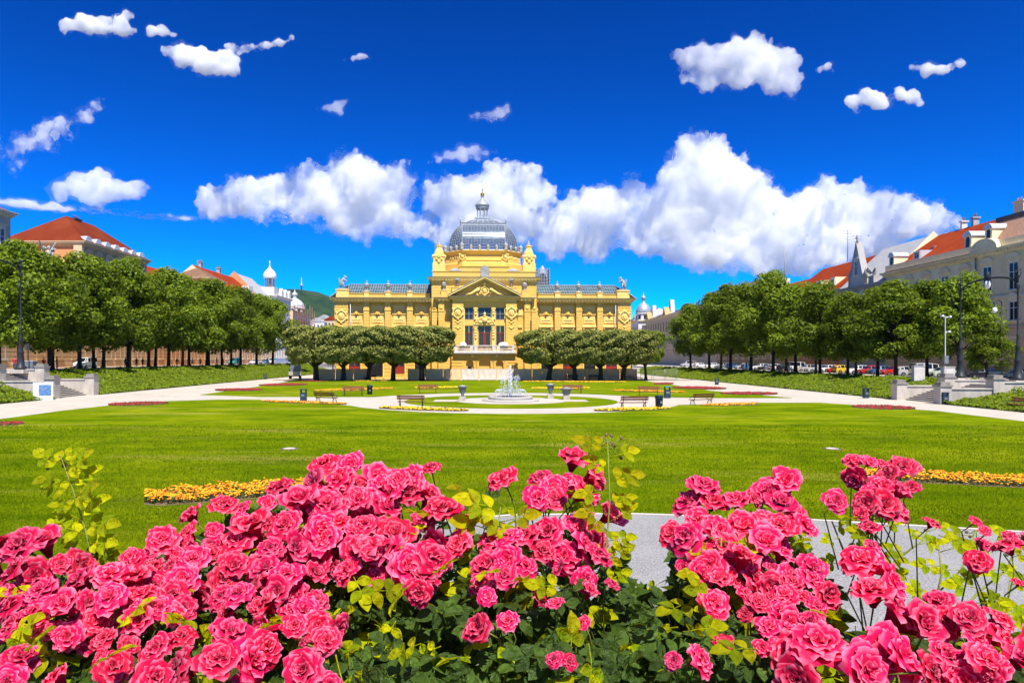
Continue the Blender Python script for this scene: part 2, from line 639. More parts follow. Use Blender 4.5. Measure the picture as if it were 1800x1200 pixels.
bank_leaves('ground_cover', 'green ground cover shrubs on the bank below the left row of trees', XLB, XLT, ZL, STAIR_L, 40, 204, 75000, 3)
bank_leaves('ground_cover', 'green ground cover shrubs on the bank below the right row of trees', XRB, XRT, ZR, STAIR_R, 36, 204, 75000, 4)


def in_poly(px, py, poly):
    inside = np.zeros(len(px), bool)
    j = len(poly) - 1
    for i in range(len(poly)):
        xi, yi = poly[i]
        xj, yj = poly[j]
        c = ((yi > py) != (yj > py)) & (px < (xj - xi) * (py - yi) / (yj - yi + 1e-12) + xi)
        inside ^= c
        j = i
    return inside


BEDS = []      # (x, y, half length, half width, angle) rectangles without grass, filled below


def bed_xy(px0, py0, px1, py1, hw):
    a, b = Vector(G(px0, py0)[:2]), Vector(G(px1, py1)[:2])
    c = (a + b) / 2
    return (c.x, c.y, (b - a).length / 2, hw, math.atan2(b.y - a.y, b.x - a.x))


NEAR_BEDS = [bed_xy(255, 881, 548, 859, 0.95), bed_xy(1482, 836, 1840, 854, 0.8), bed_xy(676, 842, 716, 840, 0.4)]


def grass_blades():
    rng = np.random.default_rng(21)
    n = 420000
    u = rng.uniform(-60, 1860, n)
    # spread evenly over the picture rows, so that near grass is denser per metre
    q = rng.uniform(748, 1090, n)
    d = FPX * EYE / (q - VY)
    x = (u - VX) * d / FPX
    keep = in_poly(x, d + rng.normal(0, 0.05, n), near_lawn)
    for bx, by, hl, hw, an in NEAR_BEDS:
        ca, sa = math.cos(an), math.sin(an)
        lx, ly = (x - bx) * ca + (d - by) * sa, -(x - bx) * sa + (d - by) * ca
        keep &= ~((np.abs(lx) < hl) & (np.abs(ly) < hw))
    for mx_, my_ in ((-8.75, 30.75), (15.7, 30.75)):
        keep &= (np.hypot(x - mx_, d - my_) > 0.40 + 0.1 * np.sin(x * 9 + d * 7))
    x, d = x[keep], d[keep]
    n = len(x)
    tuft = 0.6 + 0.4 * np.sin(x * 1.7 + 2 * np.sin(d * 0.9)) * np.sin(d * 2.1 + np.sin(x))
    h = rng.uniform(0.025, 0.07, n) * (0.7 + 0.5 * tuft) * (d / 22) ** 0.35
    w = 0.006 * (d / 14)
    an = rng.uniform(0, math.pi, n)
    lean = rng.normal(0, 0.45, (n, 2)) * h[:, None]
    v = np.empty((n, 3, 3), np.float32)
    v[:, 0] = np.stack([x - np.cos(an) * w, d - np.sin(an) * w, np.full(n, 0.034)], 1)
    v[:, 1] = np.stack([x + np.cos(an) * w, d + np.sin(an) * w, np.full(n, 0.034)], 1)
    v[:, 2] = np.stack([x + lean[:, 0], d + lean[:, 1], 0.035 + h], 1)
    o = put('grass', big_mesh('grass', v.reshape(-1, 3), np.arange(n * 3, dtype=np.int32).reshape(-1, 3), 3, M['blade']))
    tag(o, 'short mown grass of the broad lawn behind the roses', 'grass', kind='stuff')


grass_blades()
# ---------------------------------------------------------------- the yellow art pavilion
M['yellow'] = surf('yellow_render', (0.78, 0.505, 0.115), (0.72, 0.445, 0.092), 0.9, 0.85, 0.004, 12, c3=(0.70, 0.46, 0.13), s3=0.35, amt3=0.6, spec=0.15)
M['yellow_trim'] = surf('yellow_trim', (0.85, 0.62, 0.20), (0.78, 0.54, 0.15), 1.2, 0.8, 0.003, 14, spec=0.15)
M['yellow_deep'] = surf('yellow_ground_floor', (0.78, 0.47, 0.10), (0.72, 0.42, 0.08), 0.9, 0.85, 0.004, 12, spec=0.15)
M['lead'] = surf('lead_sheet', (0.42, 0.44, 0.47), (0.30, 0.32, 0.35), 1.2, 0.45, 0.004, 10, metal=0.3)
M['capping'] = surf('weathered_capping', (0.20, 0.17, 0.14), (0.13, 0.11, 0.09), 2.0, 0.7)
M['zinc'] = surf('pale_zinc', (0.62, 0.63, 0.65), (0.48, 0.50, 0.53), 1.0, 0.45, 0.003, 9, metal=0.2)
M['statue'] = surf('zinc_statue', (0.42, 0.40, 0.37), (0.24, 0.23, 0.21), 3, 0.6)
M['white_stone'] = surf('white_stone', (0.72, 0.66, 0.58), (0.58, 0.52, 0.45), 1.5, 0.8, c3=(0.42, 0.37, 0.32), s3=0.8, amt3=0.4)
M['white_paint'] = surf('white_paint', (0.78, 0.78, 0.76), (0.68, 0.68, 0.66), 2.0, 0.5)
M['red_paint'] = surf('red_door_paint', (0.30, 0.035, 0.025), (0.24, 0.03, 0.022), 2.0, 0.45)
M['dark'] = surf('dark_opening', (0.018, 0.017, 0.016), (0.010, 0.010, 0.010), 2.0, 0.6)
M['gold'] = surf('gilded_ball', (0.70, 0.45, 0.10), (0.55, 0.33, 0.06), 3.0, 0.25, metal=1.0)


def glassmat(name, col, rough=0.08, spec=0.8, metal=0.0, c2=None, scale=0.6):
    return surf(name, col, c2 or tuple(x * 0.6 for x in col), scale, rough, 0.0, spec=spec, metal=metal)


M['glass'] = glassmat('window_glass', (0.022, 0.026, 0.032), 0.1, 0.4)
M['dome_glass'] = glassmat('dome_glass', (0.18, 0.24, 0.30), 0.15, 0.9, 0.4, c2=(0.07, 0.11, 0.16), scale=1.6)
M['roof_glass'] = glassmat('green_roof_glass', (0.07, 0.14, 0.15), 0.25, 0.5, 0.1)

pav = thing('art_pavilion', 'long yellow exhibition pavilion with glazed dome and pediment', 'building', (0.1, 136.0, 0.0), math.radians(2.4))
VC, VB, VA = -3.0, -1.8, -1.0      # front planes of portico, projection and central block


def part(name, mb, mat, parent=pav, label=None):
    o = mb.build(name, mat, parent)
    if label:
        o['label'] = label
    return o


def rust(mb, u0, u1, v0, v1, z0, z1, h=0.62, gap=0.07, deep=0.07):
    """masonry courses with recessed joints"""
    mb.box(u0 + deep, u1 - deep, v0 + deep, v1, z0, z1)
    n = max(1, round((z1 - z0) / h))
    for i in range(n):
        a, b = z0 + (z1 - z0) * i / n, z0 + (z1 - z0) * (i + 1) / n
        mb.box(u0, u1, v0, v1 - 0.01, a + gap / 2, b - gap / 2)


CAPS = []


def cornice(mb, u0, u1, v, z0, z1, out, back=0.3, dent=True, ends=True):
    """stepped cornice along u, front plane v, with dentils"""
    steps = ((0.0, 0.30, 0.25), (0.30, 0.62, 0.55), (0.62, 0.85, 0.9), (0.85, 1.0, 1.0))
    h = z1 - z0
    for a, b, k in steps:
        e = out * k if ends else 0.0
        mb.box(u0 - e, u1 + e, v - out * k, v + back, z0 + h * a, z0 + h * b - 0.004)
    CAPS.append((u0 - (out + 0.06 if ends else 0), u1 + (out + 0.06 if ends else 0), v - out - 0.06, v + min(back, 1.2), z1 - 0.004, z1 + 0.07))
    if dent:
        n = int((u1 - u0) / 0.62)
        for i in range(n):
            uc = u0 + (i + 0.5) * (u1 - u0) / n
            mb.box(uc - 0.16, uc + 0.16, v - out * 0.80, v - out * 0.50, z0 + h * 0.32, z0 + h * 0.60)


def urn(parent, u, v, z, s=1.0):
    mb = MB()
    mb.lathe([(0.42 * s, 0), (0.42 * s, 0.12 * s), (0.2 * s, 0.2 * s), (0.14 * s, 0.45 * s), (0.42 * s, 0.8 * s), (0.5 * s, 1.05 * s), (0.44 * s, 1.2 * s), (0.5 * s, 1.26 * s),
              (0.42 * s, 1.35 * s), (0.16 * s, 1.55 * s), (0.12 * s, 1.75 * s), (0.18 * s, 1.85 * s), (0.1 * s, 2.0 * s), (0, 2.1 * s)], (u, v, z), 10)
    return part('urn', mb, M['statue'], parent)


def cartouche(mb, u, v, z, s=1.0):
    """round medallion with scrolled shield"""
    n = 16
    ring = [(u + 0.95 * s * math.cos(2 * math.pi * k / n), v, z + 1.0 * s * math.sin(2 * math.pi * k / n)) for k in range(n + 1)]
    mb.tube(ring, 0.15 * s, 6)
    mb.ball((u, v + 0.02, z), (0.62 * s, 0.16 * s, 0.72 * s), 10, 6)
    mb.prism([(u - 0.35 * s, v - 0.12, z + 0.32 * s), (u + 0.35 * s, v - 0.12, z + 0.32 * s), (u, v - 0.12, z - 0.42 * s)], (0, -0.08, 0))
    for sx in (-1, 1):
        mb.ball((u + sx * 0.95 * s, v, z + 0.75 * s), (0.26 * s, 0.14 * s, 0.3 * s), 6, 5)
        mb.ball((u + sx * 1.05 * s, v, z - 0.35 * s), (0.2 * s, 0.14 * s, 0.42 * s), 6, 5)
    mb.ball((u, v, z + 1.12 * s), (0.38 * s, 0.2 * s, 0.26 * s), 8, 5)
    mb.ball((u, v, z - 1.2 * s), (0.3 * s, 0.16 * s, 0.26 * s), 8, 5)


def window(u0, u1, v, z0, z1, parent=pav, frame='white_paint', rows=2, cols=2, glass='glass'):
    """window: glass set in a frame with glazing bars, front plane v"""
    w = MB().box(u0, u1, v, v + 0.06, z0, z1).build('window', M[glass], parent)
    f = MB()
    b = min(0.08, (u1 - u0) * 0.06)
    f.box(u0, u0 + b, v - 0.06, v + 0.03, z0, z1).box(u1 - b, u1, v - 0.06, v + 0.03, z0, z1)
    f.box(u0 + b, u1 - b, v - 0.06, v + 0.03, z0, z0 + b).box(u0 + b, u1 - b, v - 0.06, v + 0.03, z1 - b, z1)
    for i in range(1, cols):
        uc = u0 + (u1 - u0) * i / cols
        f.box(uc - b * 0.45, uc + b * 0.45, v - 0.05, v + 0.03, z0 + b, z1 - b)
    for i in range(1, rows):
        zc = z0 + (z1 - z0) * i / rows
        f.box(u0 + b, u1 - b, v - 0.045, v + 0.03, zc - b * 0.4, zc + b * 0.4)
    f.build('window_frame', M[frame], w)
    return w


def statue(parent, u, v, z, s, flip=1):
    """rearing winged beast on a plinth"""
    mb = MB()
    mb.box(u - 0.9 * s, u + 0.9 * s, v - 0.6 * s, v + 0.6 * s, z, z + 0.25 * s)
    mb.tube([(u - 0.5 * s * flip, v, z + 0.25 * s), (u - 0.45 * s * flip, v, z + 0.9 * s), (u - 0.2 * s * flip, v, z + 1.5 * s), (u + 0.1 * s * flip, v, z + 2.1 * s), (u + 0.35 * s * flip, v, z + 2.4 * s)],
            [0.22 * s, 0.36 * s, 0.46 * s, 0.34 * s, 0.24 * s], 8)
    for dv in (-0.25, 0.25):
        mb.tube([(u + 0.1 * s * flip, v + dv * s, z + 0.25 * s), (u + 0.2 * s * flip, v + dv * s, z + 0.8 * s), (u, v + dv * s, z + 1.5 * s)], [0.1 * s, 0.12 * s, 0.2 * s], 6)
        mb.tube([(u + 0.1 * s * flip, v + dv * s, z + 2.0 * s), (u + 0.7 * s * flip, v + dv * s, z + 1.9 * s), (u + 0.75 * s * flip, v + dv * s, z + 1.5 * s)], [0.14 * s, 0.1 * s, 0.07 * s], 6)
        mb.prism([(u - 0.1 * s * flip, v + dv * s, z + 1.7 * s), (u - 0.9 * s * flip, v + dv * s, z + 2.5 * s), (u - 0.75 * s * flip, v + dv * s, z + 1.6 * s), (u - 0.4 * s * flip, v + dv * s, z + 1.2 * s)], (0, 0.08 * s, 0))
    mb.ball((u + 0.4 * s * flip, v, z + 2.6 * s), (0.3 * s, 0.22 * s, 0.3 * s), 8, 6)
    mb.ball((u + 0.68 * s * flip, v, z + 2.52 * s), (0.2 * s, 0.13 * s, 0.13 * s), 6, 5)
    return part('statue', mb, M['statue'], parent)


# ---- wings
for s in (-1, 1):
    a, b = (-29.5, -10.4) if s < 0 else (10.4, 29.5)
    mb = MB()
    mb.box(a, b, 0.75, 18.0, 6.6, 16.04)
    part('wall', mb, M['yellow'])
    mb = MB()
    rust(mb, a, b, 0.1, 18.0, 0.0, 6.2, 0.66, 0.09, 0.08)
    part('ground_floor', mb, M['yellow_deep'])
    mb = MB().box(a - 0.12, b + 0.12, -0.15, 1.0, 6.2, 6.62)
    part('string_course', mb, M['yellow_trim'])
    # openings of the ground floor
    for k, uc in enumerate((25.6, 21.2, 16.9, 12.6)):
        wdt = 1.15
        dm = M['dark'] if k in (1, 3) else M['red_paint']
        d = MB().box(s * uc - wdt, s * uc + wdt, 0.0, 0.09, 0.6 if k % 2 else 1.2, 4.6).build('door', dm, pav)
        f = MB()
        f.box(s * uc - wdt - 0.22, s * uc - wdt, -0.06, 0.09, 0.3, 4.8).box(s * uc + wdt, s * uc + wdt + 0.22, -0.06, 0.09, 0.3, 4.8)
        f.box(s * uc - wdt - 0.3, s * uc + wdt + 0.3, -0.1, 0.09, 4.8, 5.15)
        f.build('door_frame', M['yellow_trim'], d)
        g = MB()
        for q in (-0.55, 0.55):
            g.box(s * uc + q - 0.42, s * uc + q + 0.42, -0.03, 0.0, 2.6, 4.4)
        g.build('pane', M['glass'], d)
    # corner pilaster and three pilasters between the panels
    for (p0, p1, big) in ((26.85, 29.5, True), (22.75, 23.85, False), (18.5, 19.65, False), (14.15, 15.3, False), (10.4, 10.75, False)):
        mb = MB()
        u0, u1 = min(s * p0, s * p1), max(s * p0, s * p1)
        rust(mb, u0, u1, -0.25 if big else -0.1, 0.8, 6.62, 14.1 if not big else 14.3, 0.62, 0.05, 0.04)
        mb.box(u0 - 0.08, u1 + 0.08, -0.32 if big else -0.18, 0.8, 13.6, 13.85)
        mb.box(u0, u1, -0.25 if big else -0.1, 0.8, 14.1, 15.2)
        part('pilaster', mb, M['yellow'])
        if big:
            mb = MB()
            cartouche(mb, (u0 + u1) / 2, -0.3, 12.4, 1.05)
            mb.ball(((u0 + u1) / 2, -0.28, 10.4), (0.35, 0.1, 0.22), 8, 5)
            for dz in (0, 0.4):
                mb.ball(((u0 + u1) / 2 - 0.25 + dz, -0.28, 9.9), (0.12, 0.08, 0.12), 6, 4)
            part('medallion', mb, M['yellow_trim'])
    # blind panels with lion mask, tablet and sill
    for uc in (25.35, 21.2, 16.9, 12.45):
        c = s * uc
        mb = MB()
        mb.prism([(c - 1.35, 0.35, 14.6), (c + 1.35, 0.35, 14.6), (c + 0.95, 0.35, 13.25), (c - 0.95, 0.35, 13.25)], (0, -0.12, 0))
        mb.box(c - 1.35, c + 1.35, 0.12, 0.36, 12.85, 13.02)
        mb.box(c - 1.15, c + 1.15, 0.2, 0.36, 11.2, 12.6)
        mb.box(c - 0.85, c + 0.85, 0.12, 0.2, 11.75, 11.87)
        mb.box(c - 1.45, c + 1.45, -0.1, 0.36, 10.35, 10.62)
        mb.box(c - 1.35, c + 1.35, 0.05, 0.36, 10.62, 10.95)
        for q in (-1.1, 1.1):
            mb.box(c + q - 0.14, c + q + 0.14, 0.0, 0.36, 9.95, 10.35)
        for q in (-0.45, -0.15, 0.15, 0.45):
            mb.ball((c + q, 0.14, 11.35), (0.1, 0.08, 0.1), 6, 4)
        mb.box(c - 1.25, c + 1.25, 0.2, 0.36, 7.2, 9.7)
        mb.v = [(p[0], p[1] + 0.4, p[2]) for p in mb.v]
        part('panel', mb, M['yellow_trim'])
        mb = MB()
        mb.ball((c, 0.1, 13.1), (0.36, 0.25, 0.46), 8, 6)
        mb.ball((c, -0.1, 12.92), (0.2, 0.16, 0.18), 6, 5)
        for q in (-1, 1):
            mb.ball((c + q * 0.36, 0.12, 13.42), (0.2, 0.14, 0.24), 6, 5)
            mb.ball((c + q * 0.4, 0.16, 12.95), (0.2, 0.14, 0.3), 6, 5)
        mb.v = [(p[0], p[1] + 0.4, p[2]) for p in mb.v]
        part('lion_mask', mb, M['yellow_deep'])
    mb = MB()
    cornice(mb, a, b, 0.0, 15.2, 16.05, 0.95)
    part('cornice', mb, M['yellow_trim'])
    mb = MB().box(a + 0.3, b - 0.3, 0.25, 1.0, 16.05, 16.95)
    mb.box(a + 0.25, b - 0.25, 0.15, 1.1, 16.95, 17.08)
    part('parapet', mb, M['yellow'])
    for uc in (23.3, 19.05, 14.75):
        mb = MB().box(s * uc - 0.52, s * uc + 0.52, -0.02, 1.15, 16.05, 17.25)
        mb.box(s * uc - 0.62, s * uc + 0.62, -0.12, 1.25, 17.25, 17.4)
        part('pier', mb, M['yellow_trim'])
        urn(pav, s * uc, 0.55, 17.4, 1.08)
    mb = MB().box(s * 28.0 - 1.25, s * 28.0 + 1.25, -0.1, 1.6, 16.05, 17.6)
    mb.box(s * 28.0 - 1.35, s * 28.0 + 1.35, -0.2, 1.7, 17.6, 17.8)
    part('pier', mb, M['yellow_trim'])
    statue(pav, s * 28.0, 0.6, 17.8, 0.95, -s)
    # glazed roof with hip at the outer end
    e0, e1 = s * 29.6, s * 10.4
    zr0, zr1, vr = 17.0, 19.3, 5.2
    mb = MB().add([(e0, 1.1, zr0), (e1, 1.1, zr0), (e1, vr, zr1), (e0 - s * 2.2, vr, zr1), (e0, 17.5, zr0), (e1, 17.5, zr0), (e1, 13.4, zr1), (e0 - s * 2.2, 13.4, zr1)],
                  [(0, 1, 2, 3), (4, 7, 6, 5), (3, 2, 6, 7)])
    part('roof', mb, M['roof_glass'])
    mb = MB().add([(e0, 1.1, zr0), (e0 - s * 2.2, vr, zr1), (e0 - s * 2.2, 13.4, zr1), (e0, 17.5, zr0)], [(0, 1, 2, 3)])
    mb.prism([(e0 + s * 0.9, -0.9, 16.06), (e0 - s * 1.2, 0.2, 17.9), (e0 - s * 2.2, vr, zr1), (e0 + s * 0.9, vr, 16.06)], (-s * 0.1, 0, 0.02))
    part('roof_end', mb, M['zinc'])
    mb = MB()
    n = 34
    for i in range(n + 1):
        u = e1 + (e0 - s * 2.2 - e1) * i / n
        mb.tube([(u, 1.05, zr0 + 0.03), (u, vr, zr1 + 0.05)], 0.05, 4, smooth=False)
    for k in (0.0, 0.35, 0.7, 1.0):
        v, z = 1.1 + (vr - 1.1) * k, zr0 + (zr1 - zr0) * k
        mb.box(min(e1, e0 - s * 2.2), max(e1, e0 - s * 2.2), v - 0.05, v + 0.05, z, z + 0.1)
    o = part('glazing_bars', mb, M['lead'])
    o['kind'] = 'stuff'
    mb = MB().tube([(s * 26.4, -0.3, 6.7), (s * 26.4, -0.3, 15.2)], 0.07, 6)
    part('rain_pipe', mb, M['zinc'])

# ---- central block
mb = MB()
rust(mb, -10.4, 10.4, VA, 20, 0, 19.3, 0.62, 0.05, 0.04)
part('wall', mb, M['yellow'], label='upper wall of the central block')
mb = MB()
cornice(mb, -10.4, 10.4, VA, 19.25, 20.1, 0.75, back=21)
part('cornice', mb, M['yellow_trim'])
mb = MB().box(-10.2, 10.2, VA + 0.2, 20, 20.1, 21.25)
mb.box(-10.3, 10.3, VA + 0.1, 20, 21.25, 21.42)
mb.box(-4.9, 4.9, VA + 0.12, 4, 21.42, 22.25)
mb.box(-5.05, 5.05, VA + 0.0, 4, 22.25, 22.4)
part('attic', mb, M['yellow'])
for s in (-1, 1):
    mb = MB().prism([(s * 5.7 - 1.3, VA + 0.05, 21.43), (s * 5.7 + 1.3, VA + 0.05, 21.43), (s * 5.7, VA + 0.05, 22.0)], (0, 1.2, 0))
    part('small_pediment', mb, M['zinc'])
    # corner turret
    c = s * 8.95
    mb = MB()
    mb.box(c - 1.25, c + 1.25, VA + 0.15, VA + 2.65, 21.42, 23.0)
    mb.box(c - 1.1, c + 1.1, VA + 0.3, VA + 2.5, 23.0, 24.4)
    mb.prism([(c - 1.1, VA + 0.28, 24.4), (c + 1.1, VA + 0.28, 24.4)] + [(c + 1.1 * math.cos(t), VA + 0.28, 24.4 + 0.75 * math.sin(t)) for t in [math.pi * k / 8 for k in range(1, 8)]], (0, 2.2, 0))
    mb.box(c - 1.22, c + 1.22, VA + 0.18, VA + 2.62, 24.25, 24.45)
    mb.lathe([(1.0, 0), (0.95, 0.5), (0.72, 1.1), (0.62, 1.6), (0.75, 1.7), (0.75, 1.9), (0.3, 2.0)], (c, VA + 1.4, 24.7), 8, smooth=False)
    for q in (-1, 1):
        mb.ball((c + q * 1.15, VA + 0.5, 24.2), (0.28, 0.3, 0.5), 6, 5)
        mb.ball((c + q * 0.45, VA + 0.2, 23.8), (0.3, 0.16, 0.3), 6, 5)
    mb.ball((c, VA + 0.15, 24.3), (0.42, 0.25, 0.5), 8, 6)
    mb.ball((c, VA + 0.15, 23.3), (0.35, 0.18, 0.5), 8, 6)
    part('turret', mb, M['yellow_trim'])
    mb = MB().lathe([(0.55, 0), (0.5, 0.25), (0.22, 0.5), (0.26, 0.75), (0.1, 1.0), (0, 1.3)], (c, VA + 1.4, 26.6), 8)
    part('finial', mb, M['statue'])

# drum: octagon
VD = 8.5


def octo(w, c=4.35):
    return [(-c, -w), (c, -w), (w, -c), (w, c), (c, w), (-c, w), (-w, c), (-w, -c)]


def octa_ring(mb, levels):
    """levels: (half width, z); closed octagonal shell"""
    n = len(levels)
    vs = [(x, VD + y, z) for w, z in levels for x, y in octo(w)]
    fs = [(i * 8 + k, i * 8 + (k + 1) % 8, (i + 1) * 8 + (k + 1) % 8, (i + 1) * 8 + k) for i in range(n - 1) for k in range(8)]
    fs.append(tuple(range((n - 1) * 8, n * 8)))
    mb.add(vs, fs)


mb = MB()
octa_ring(mb, [(7.9, 20.2), (7.9, 23.2), (7.7, 23.4), (7.55, 25.0), (7.75, 25.15), (8.05, 25.4), (8.2, 25.62), (8.2, 25.75), (7.3, 25.9)])
part('drum', mb, M['yellow'])
mb = MB()
for s in (-1, 1):
    cartouche(mb, s * 4.3, VD - 7.75, 24.5, 0.62)
    for k in range(4):
        mb.ball((s * (5.2 + 0.45 * k), VD - 6.7 + 0.45 * k, 24.45 + 0.15 * math.sin(k * 2)), (0.28, 0.2, 0.34), 6, 5)
mb.box(-3.6, 3.6, VD - 7.8, VD - 7.5, 23.75, 23.83)
for q in (-0.35, 0, 0.35):
    mb.ball((q, VD - 7.66, 24.0), (0.1, 0.08, 0.1), 6, 4)
part('relief', mb, M['yellow_trim'])
TH1 = math.radians(66)


def dome_wz(t):
    th = t * TH1
    return 7.15 - 2.7 * (1 - math.cos(th)) / (1 - math.cos(TH1)), 25.95 + 5.5 * math.sin(th) / math.sin(TH1)


NL = 14
mb = MB()
octa_ring(mb, [dome_wz(i / NL) for i in range(NL + 1)])
dome = part('dome', mb, M['dome_glass'])
mb = MB()
CF = 4.35
for face in range(4):          # bars over the four broad faces, quarter turn each
    ca, sa = round(math.cos(face * math.pi / 2)), round(math.sin(face * math.pi / 2))
    R = lambda x, y: (x * ca - y * sa, VD + x * sa + y * ca)
    for i in range(15):
        x = -CF + 2 * CF * i / 14
        mb.tube([(*R(x, -dome_wz(t / 12)[0] - 0.03), dome_wz(t / 12)[1]) for t in range(13)], 0.13 if i in (0, 14) else 0.028, 4, smooth=False)
    for t in range(0, 13):
        w, z = dome_wz(t / 12)
        mb.tube([(*R(-CF, -w - 0.03), z), (*R(CF, -w - 0.03), z)], 0.16 if t in (6, 12) else 0.035, 4, smooth=False)  # thick bar at mid height stands in for a bright reflection on the glass
        mb.tube([(*R(CF, -w - 0.02), z), (*R(w + 0.02, -CF), z)], 0.05, 4, smooth=False)
    for k in range(1, 6):
        q = k / 6
        pts = []
        for t in range(13):
            w, z = dome_wz(t / 12)
            pts.append((*R(CF + (w - CF) * q + 0.02, -w + (w - CF) * q - 0.02), z))
        mb.tube(pts, 0.045, 4, smooth=False)
part('dome_ribs', mb, M['lead'], dome)['kind'] = 'stuff'
mb = MB()
for face in range(4):
    ca, sa = round(math.cos(face * math.pi / 2)), round(math.sin(face * math.pi / 2))
    R = lambda x, y: (x * ca - y * sa, VD + x * sa + y * ca)
    for x, r in ((-4.4, 1.25), (-2.55, 0.9), (-0.85, 0.9), (0.85, 0.9), (2.55, 0.9), (4.4, 1.25)):
        q = R(x, -7.75)
        mb.lathe([(0.3 * r, 0), (0.34 * r, 0.3 * r), (0.2 * r, 0.4 * r), (0.4 * r, 0.75 * r), (0.36 * r, 1.0 * r), (0.12 * r, 1.2 * r), (0, 1.4 * r)], (q[0], q[1], 25.75), 8)
    for k in (0.33, 0.67):
        q = R(4.4 + 3.3 * k, -7.7 + 3.3 * k)
        mb.lathe([(0.3, 0), (0.2, 0.35), (0.4, 0.7), (0.34, 0.95), (0, 1.2)], (q[0], q[1], 25.75), 8)
part('finial_ring', mb, M['statue'])['kind'] = 'stuff'
mb = MB()
octa_ring(mb, [(7.75, 25.74), (7.75, 25.98), (7.3, 26.02)])
part('dome_kerb', mb, M['zinc'], dome)
w1, z1 = dome_wz(1.0)
mb = MB().box(-w1 - 0.2, w1 + 0.2, VD - w1 - 0.2, VD + w1 + 0.2, z1 - 0.02, z1 + 0.2)
mb.box(-w1 - 0.3, w1 + 0.3, VD - w1 - 0.3, VD + w1 + 0.3, z1 + 0.42, z1 + 0.52)
for i in range(22):
    x = -w1 + 2 * w1 * i / 21
    for y in (-w1 - 0.2, w1 + 0.2):
        mb.box(x - 0.05, x + 0.05, VD + y - 0.04, VD + y + 0.04, z1 + 0.2, z1 + 0.42)
        mb.box(y - 0.04, y + 0.04, VD + x - 0.05, VD + x + 0.05, z1 + 0.2, z1 + 0.42)
for sx in (-1, 1):
    for sy in (-1, 1):
        mb.lathe([(0.16, 0), (0.1, 0.4), (0.22, 0.7), (0, 1.2)], (sx * (w1 + 0.2), VD + sy * (w1 + 0.2), z1 + 0.5), 6)
part('dome_gallery', mb, M['zinc'], dome)
# flared roof over the gallery and lantern
mb = MB()
lv = [(w1 - 0.1, z1 + 0.3), (3.2, z1 + 1.0), (2.1, z1 + 1.5), (1.5, z1 + 1.7), (1.42, z1 + 1.8)]
vs = [(sx * w, VD + sy * w, z) for w, z in lv for sx, sy in ((-1, -1), (1, -1), (1, 1), (-1, 1))]
mb.add(vs, [(i * 4 + k, i * 4 + (k + 1) % 4, (i + 1) * 4 + (k + 1) % 4, (i + 1) * 4 + k) for i in range(4) for k in range(4)])
part('cupola_roof', mb, M['dome_glass'], dome)
mb = MB()
for i in range(-3, 4):
    k = i / 3
    for y in (-1,):
        mb.tube([(k * w * 0.98, VD + y * w - 0.03, z + 0.03) for w, z in lv], 0.06 if abs(i) < 3 else 0.1, 4, smooth=False)
mb.add([(-1.15 * 0.98, VD - lv[0][0] - 0.05, lv[0][1] + 0.06), (1.15 * 0.98, VD - lv[0][0] - 0.05, lv[0][1] + 0.06), (1.3, VD - 1.55, lv[3][1] + 0.03), (-1.3, VD - 1.55, lv[3][1] + 0.03)], [(0, 1, 2, 3)])
part('cupola_ribs', mb, M['zinc'], dome)['kind'] = 'stuff'
ZB = z1 + 1.75
mb = MB().box(-1.5, 1.5, VD - 1.5, VD + 1.5, ZB - 0.9, ZB + 0.3)
mb.box(-1.65, 1.65, VD - 1.65, VD + 1.65, ZB + 0.3, ZB + 0.48)
mb.box(-1.62, 1.62, VD - 1.62, VD + 1.62, ZB - 0.35, ZB - 0.25)
lant = part('lantern', mb, M['zinc'])
mb = MB()
for k in range(8):
    an = math.pi / 8 + k * math.pi / 4
    mb.lathe([(0.17, 0), (0.12, 0.15), (0.11, 1.7), (0.19, 1.9), (0.19, 2.05)], (1.12 * math.cos(an), VD + 1.12 * math.sin(an), ZB + 0.48), 6)
part('lantern_columns', mb, M['lead'], lant)['kind'] = 'stuff'
mb = MB().lathe([(0.4, 2.0), (1.35, 2.0), (1.4, 2.2), (1.3, 2.45), (1.5, 2.55), (1.52, 2.8), (1.35, 3.1), (0.9, 3.5), (0.5, 3.9), (0.3, 4.3), (0.28, 4.55), (0.36, 4.6), (0.2, 4.75)], (0, VD, ZB + 0.48), 12)
part('lantern_cap', mb, M['lead'], lant)
mb = MB().ball((0, VD, ZB + 5.55), 0.42, 12, 8)
mb.lathe([(0.1, 0), (0.07, 0.5), (0.14, 0.7), (0.03, 0.9), (0.0, 1.3)], (0, VD, ZB + 5.9), 6)
part('gilded_ball', mb, M['gold'], lant)

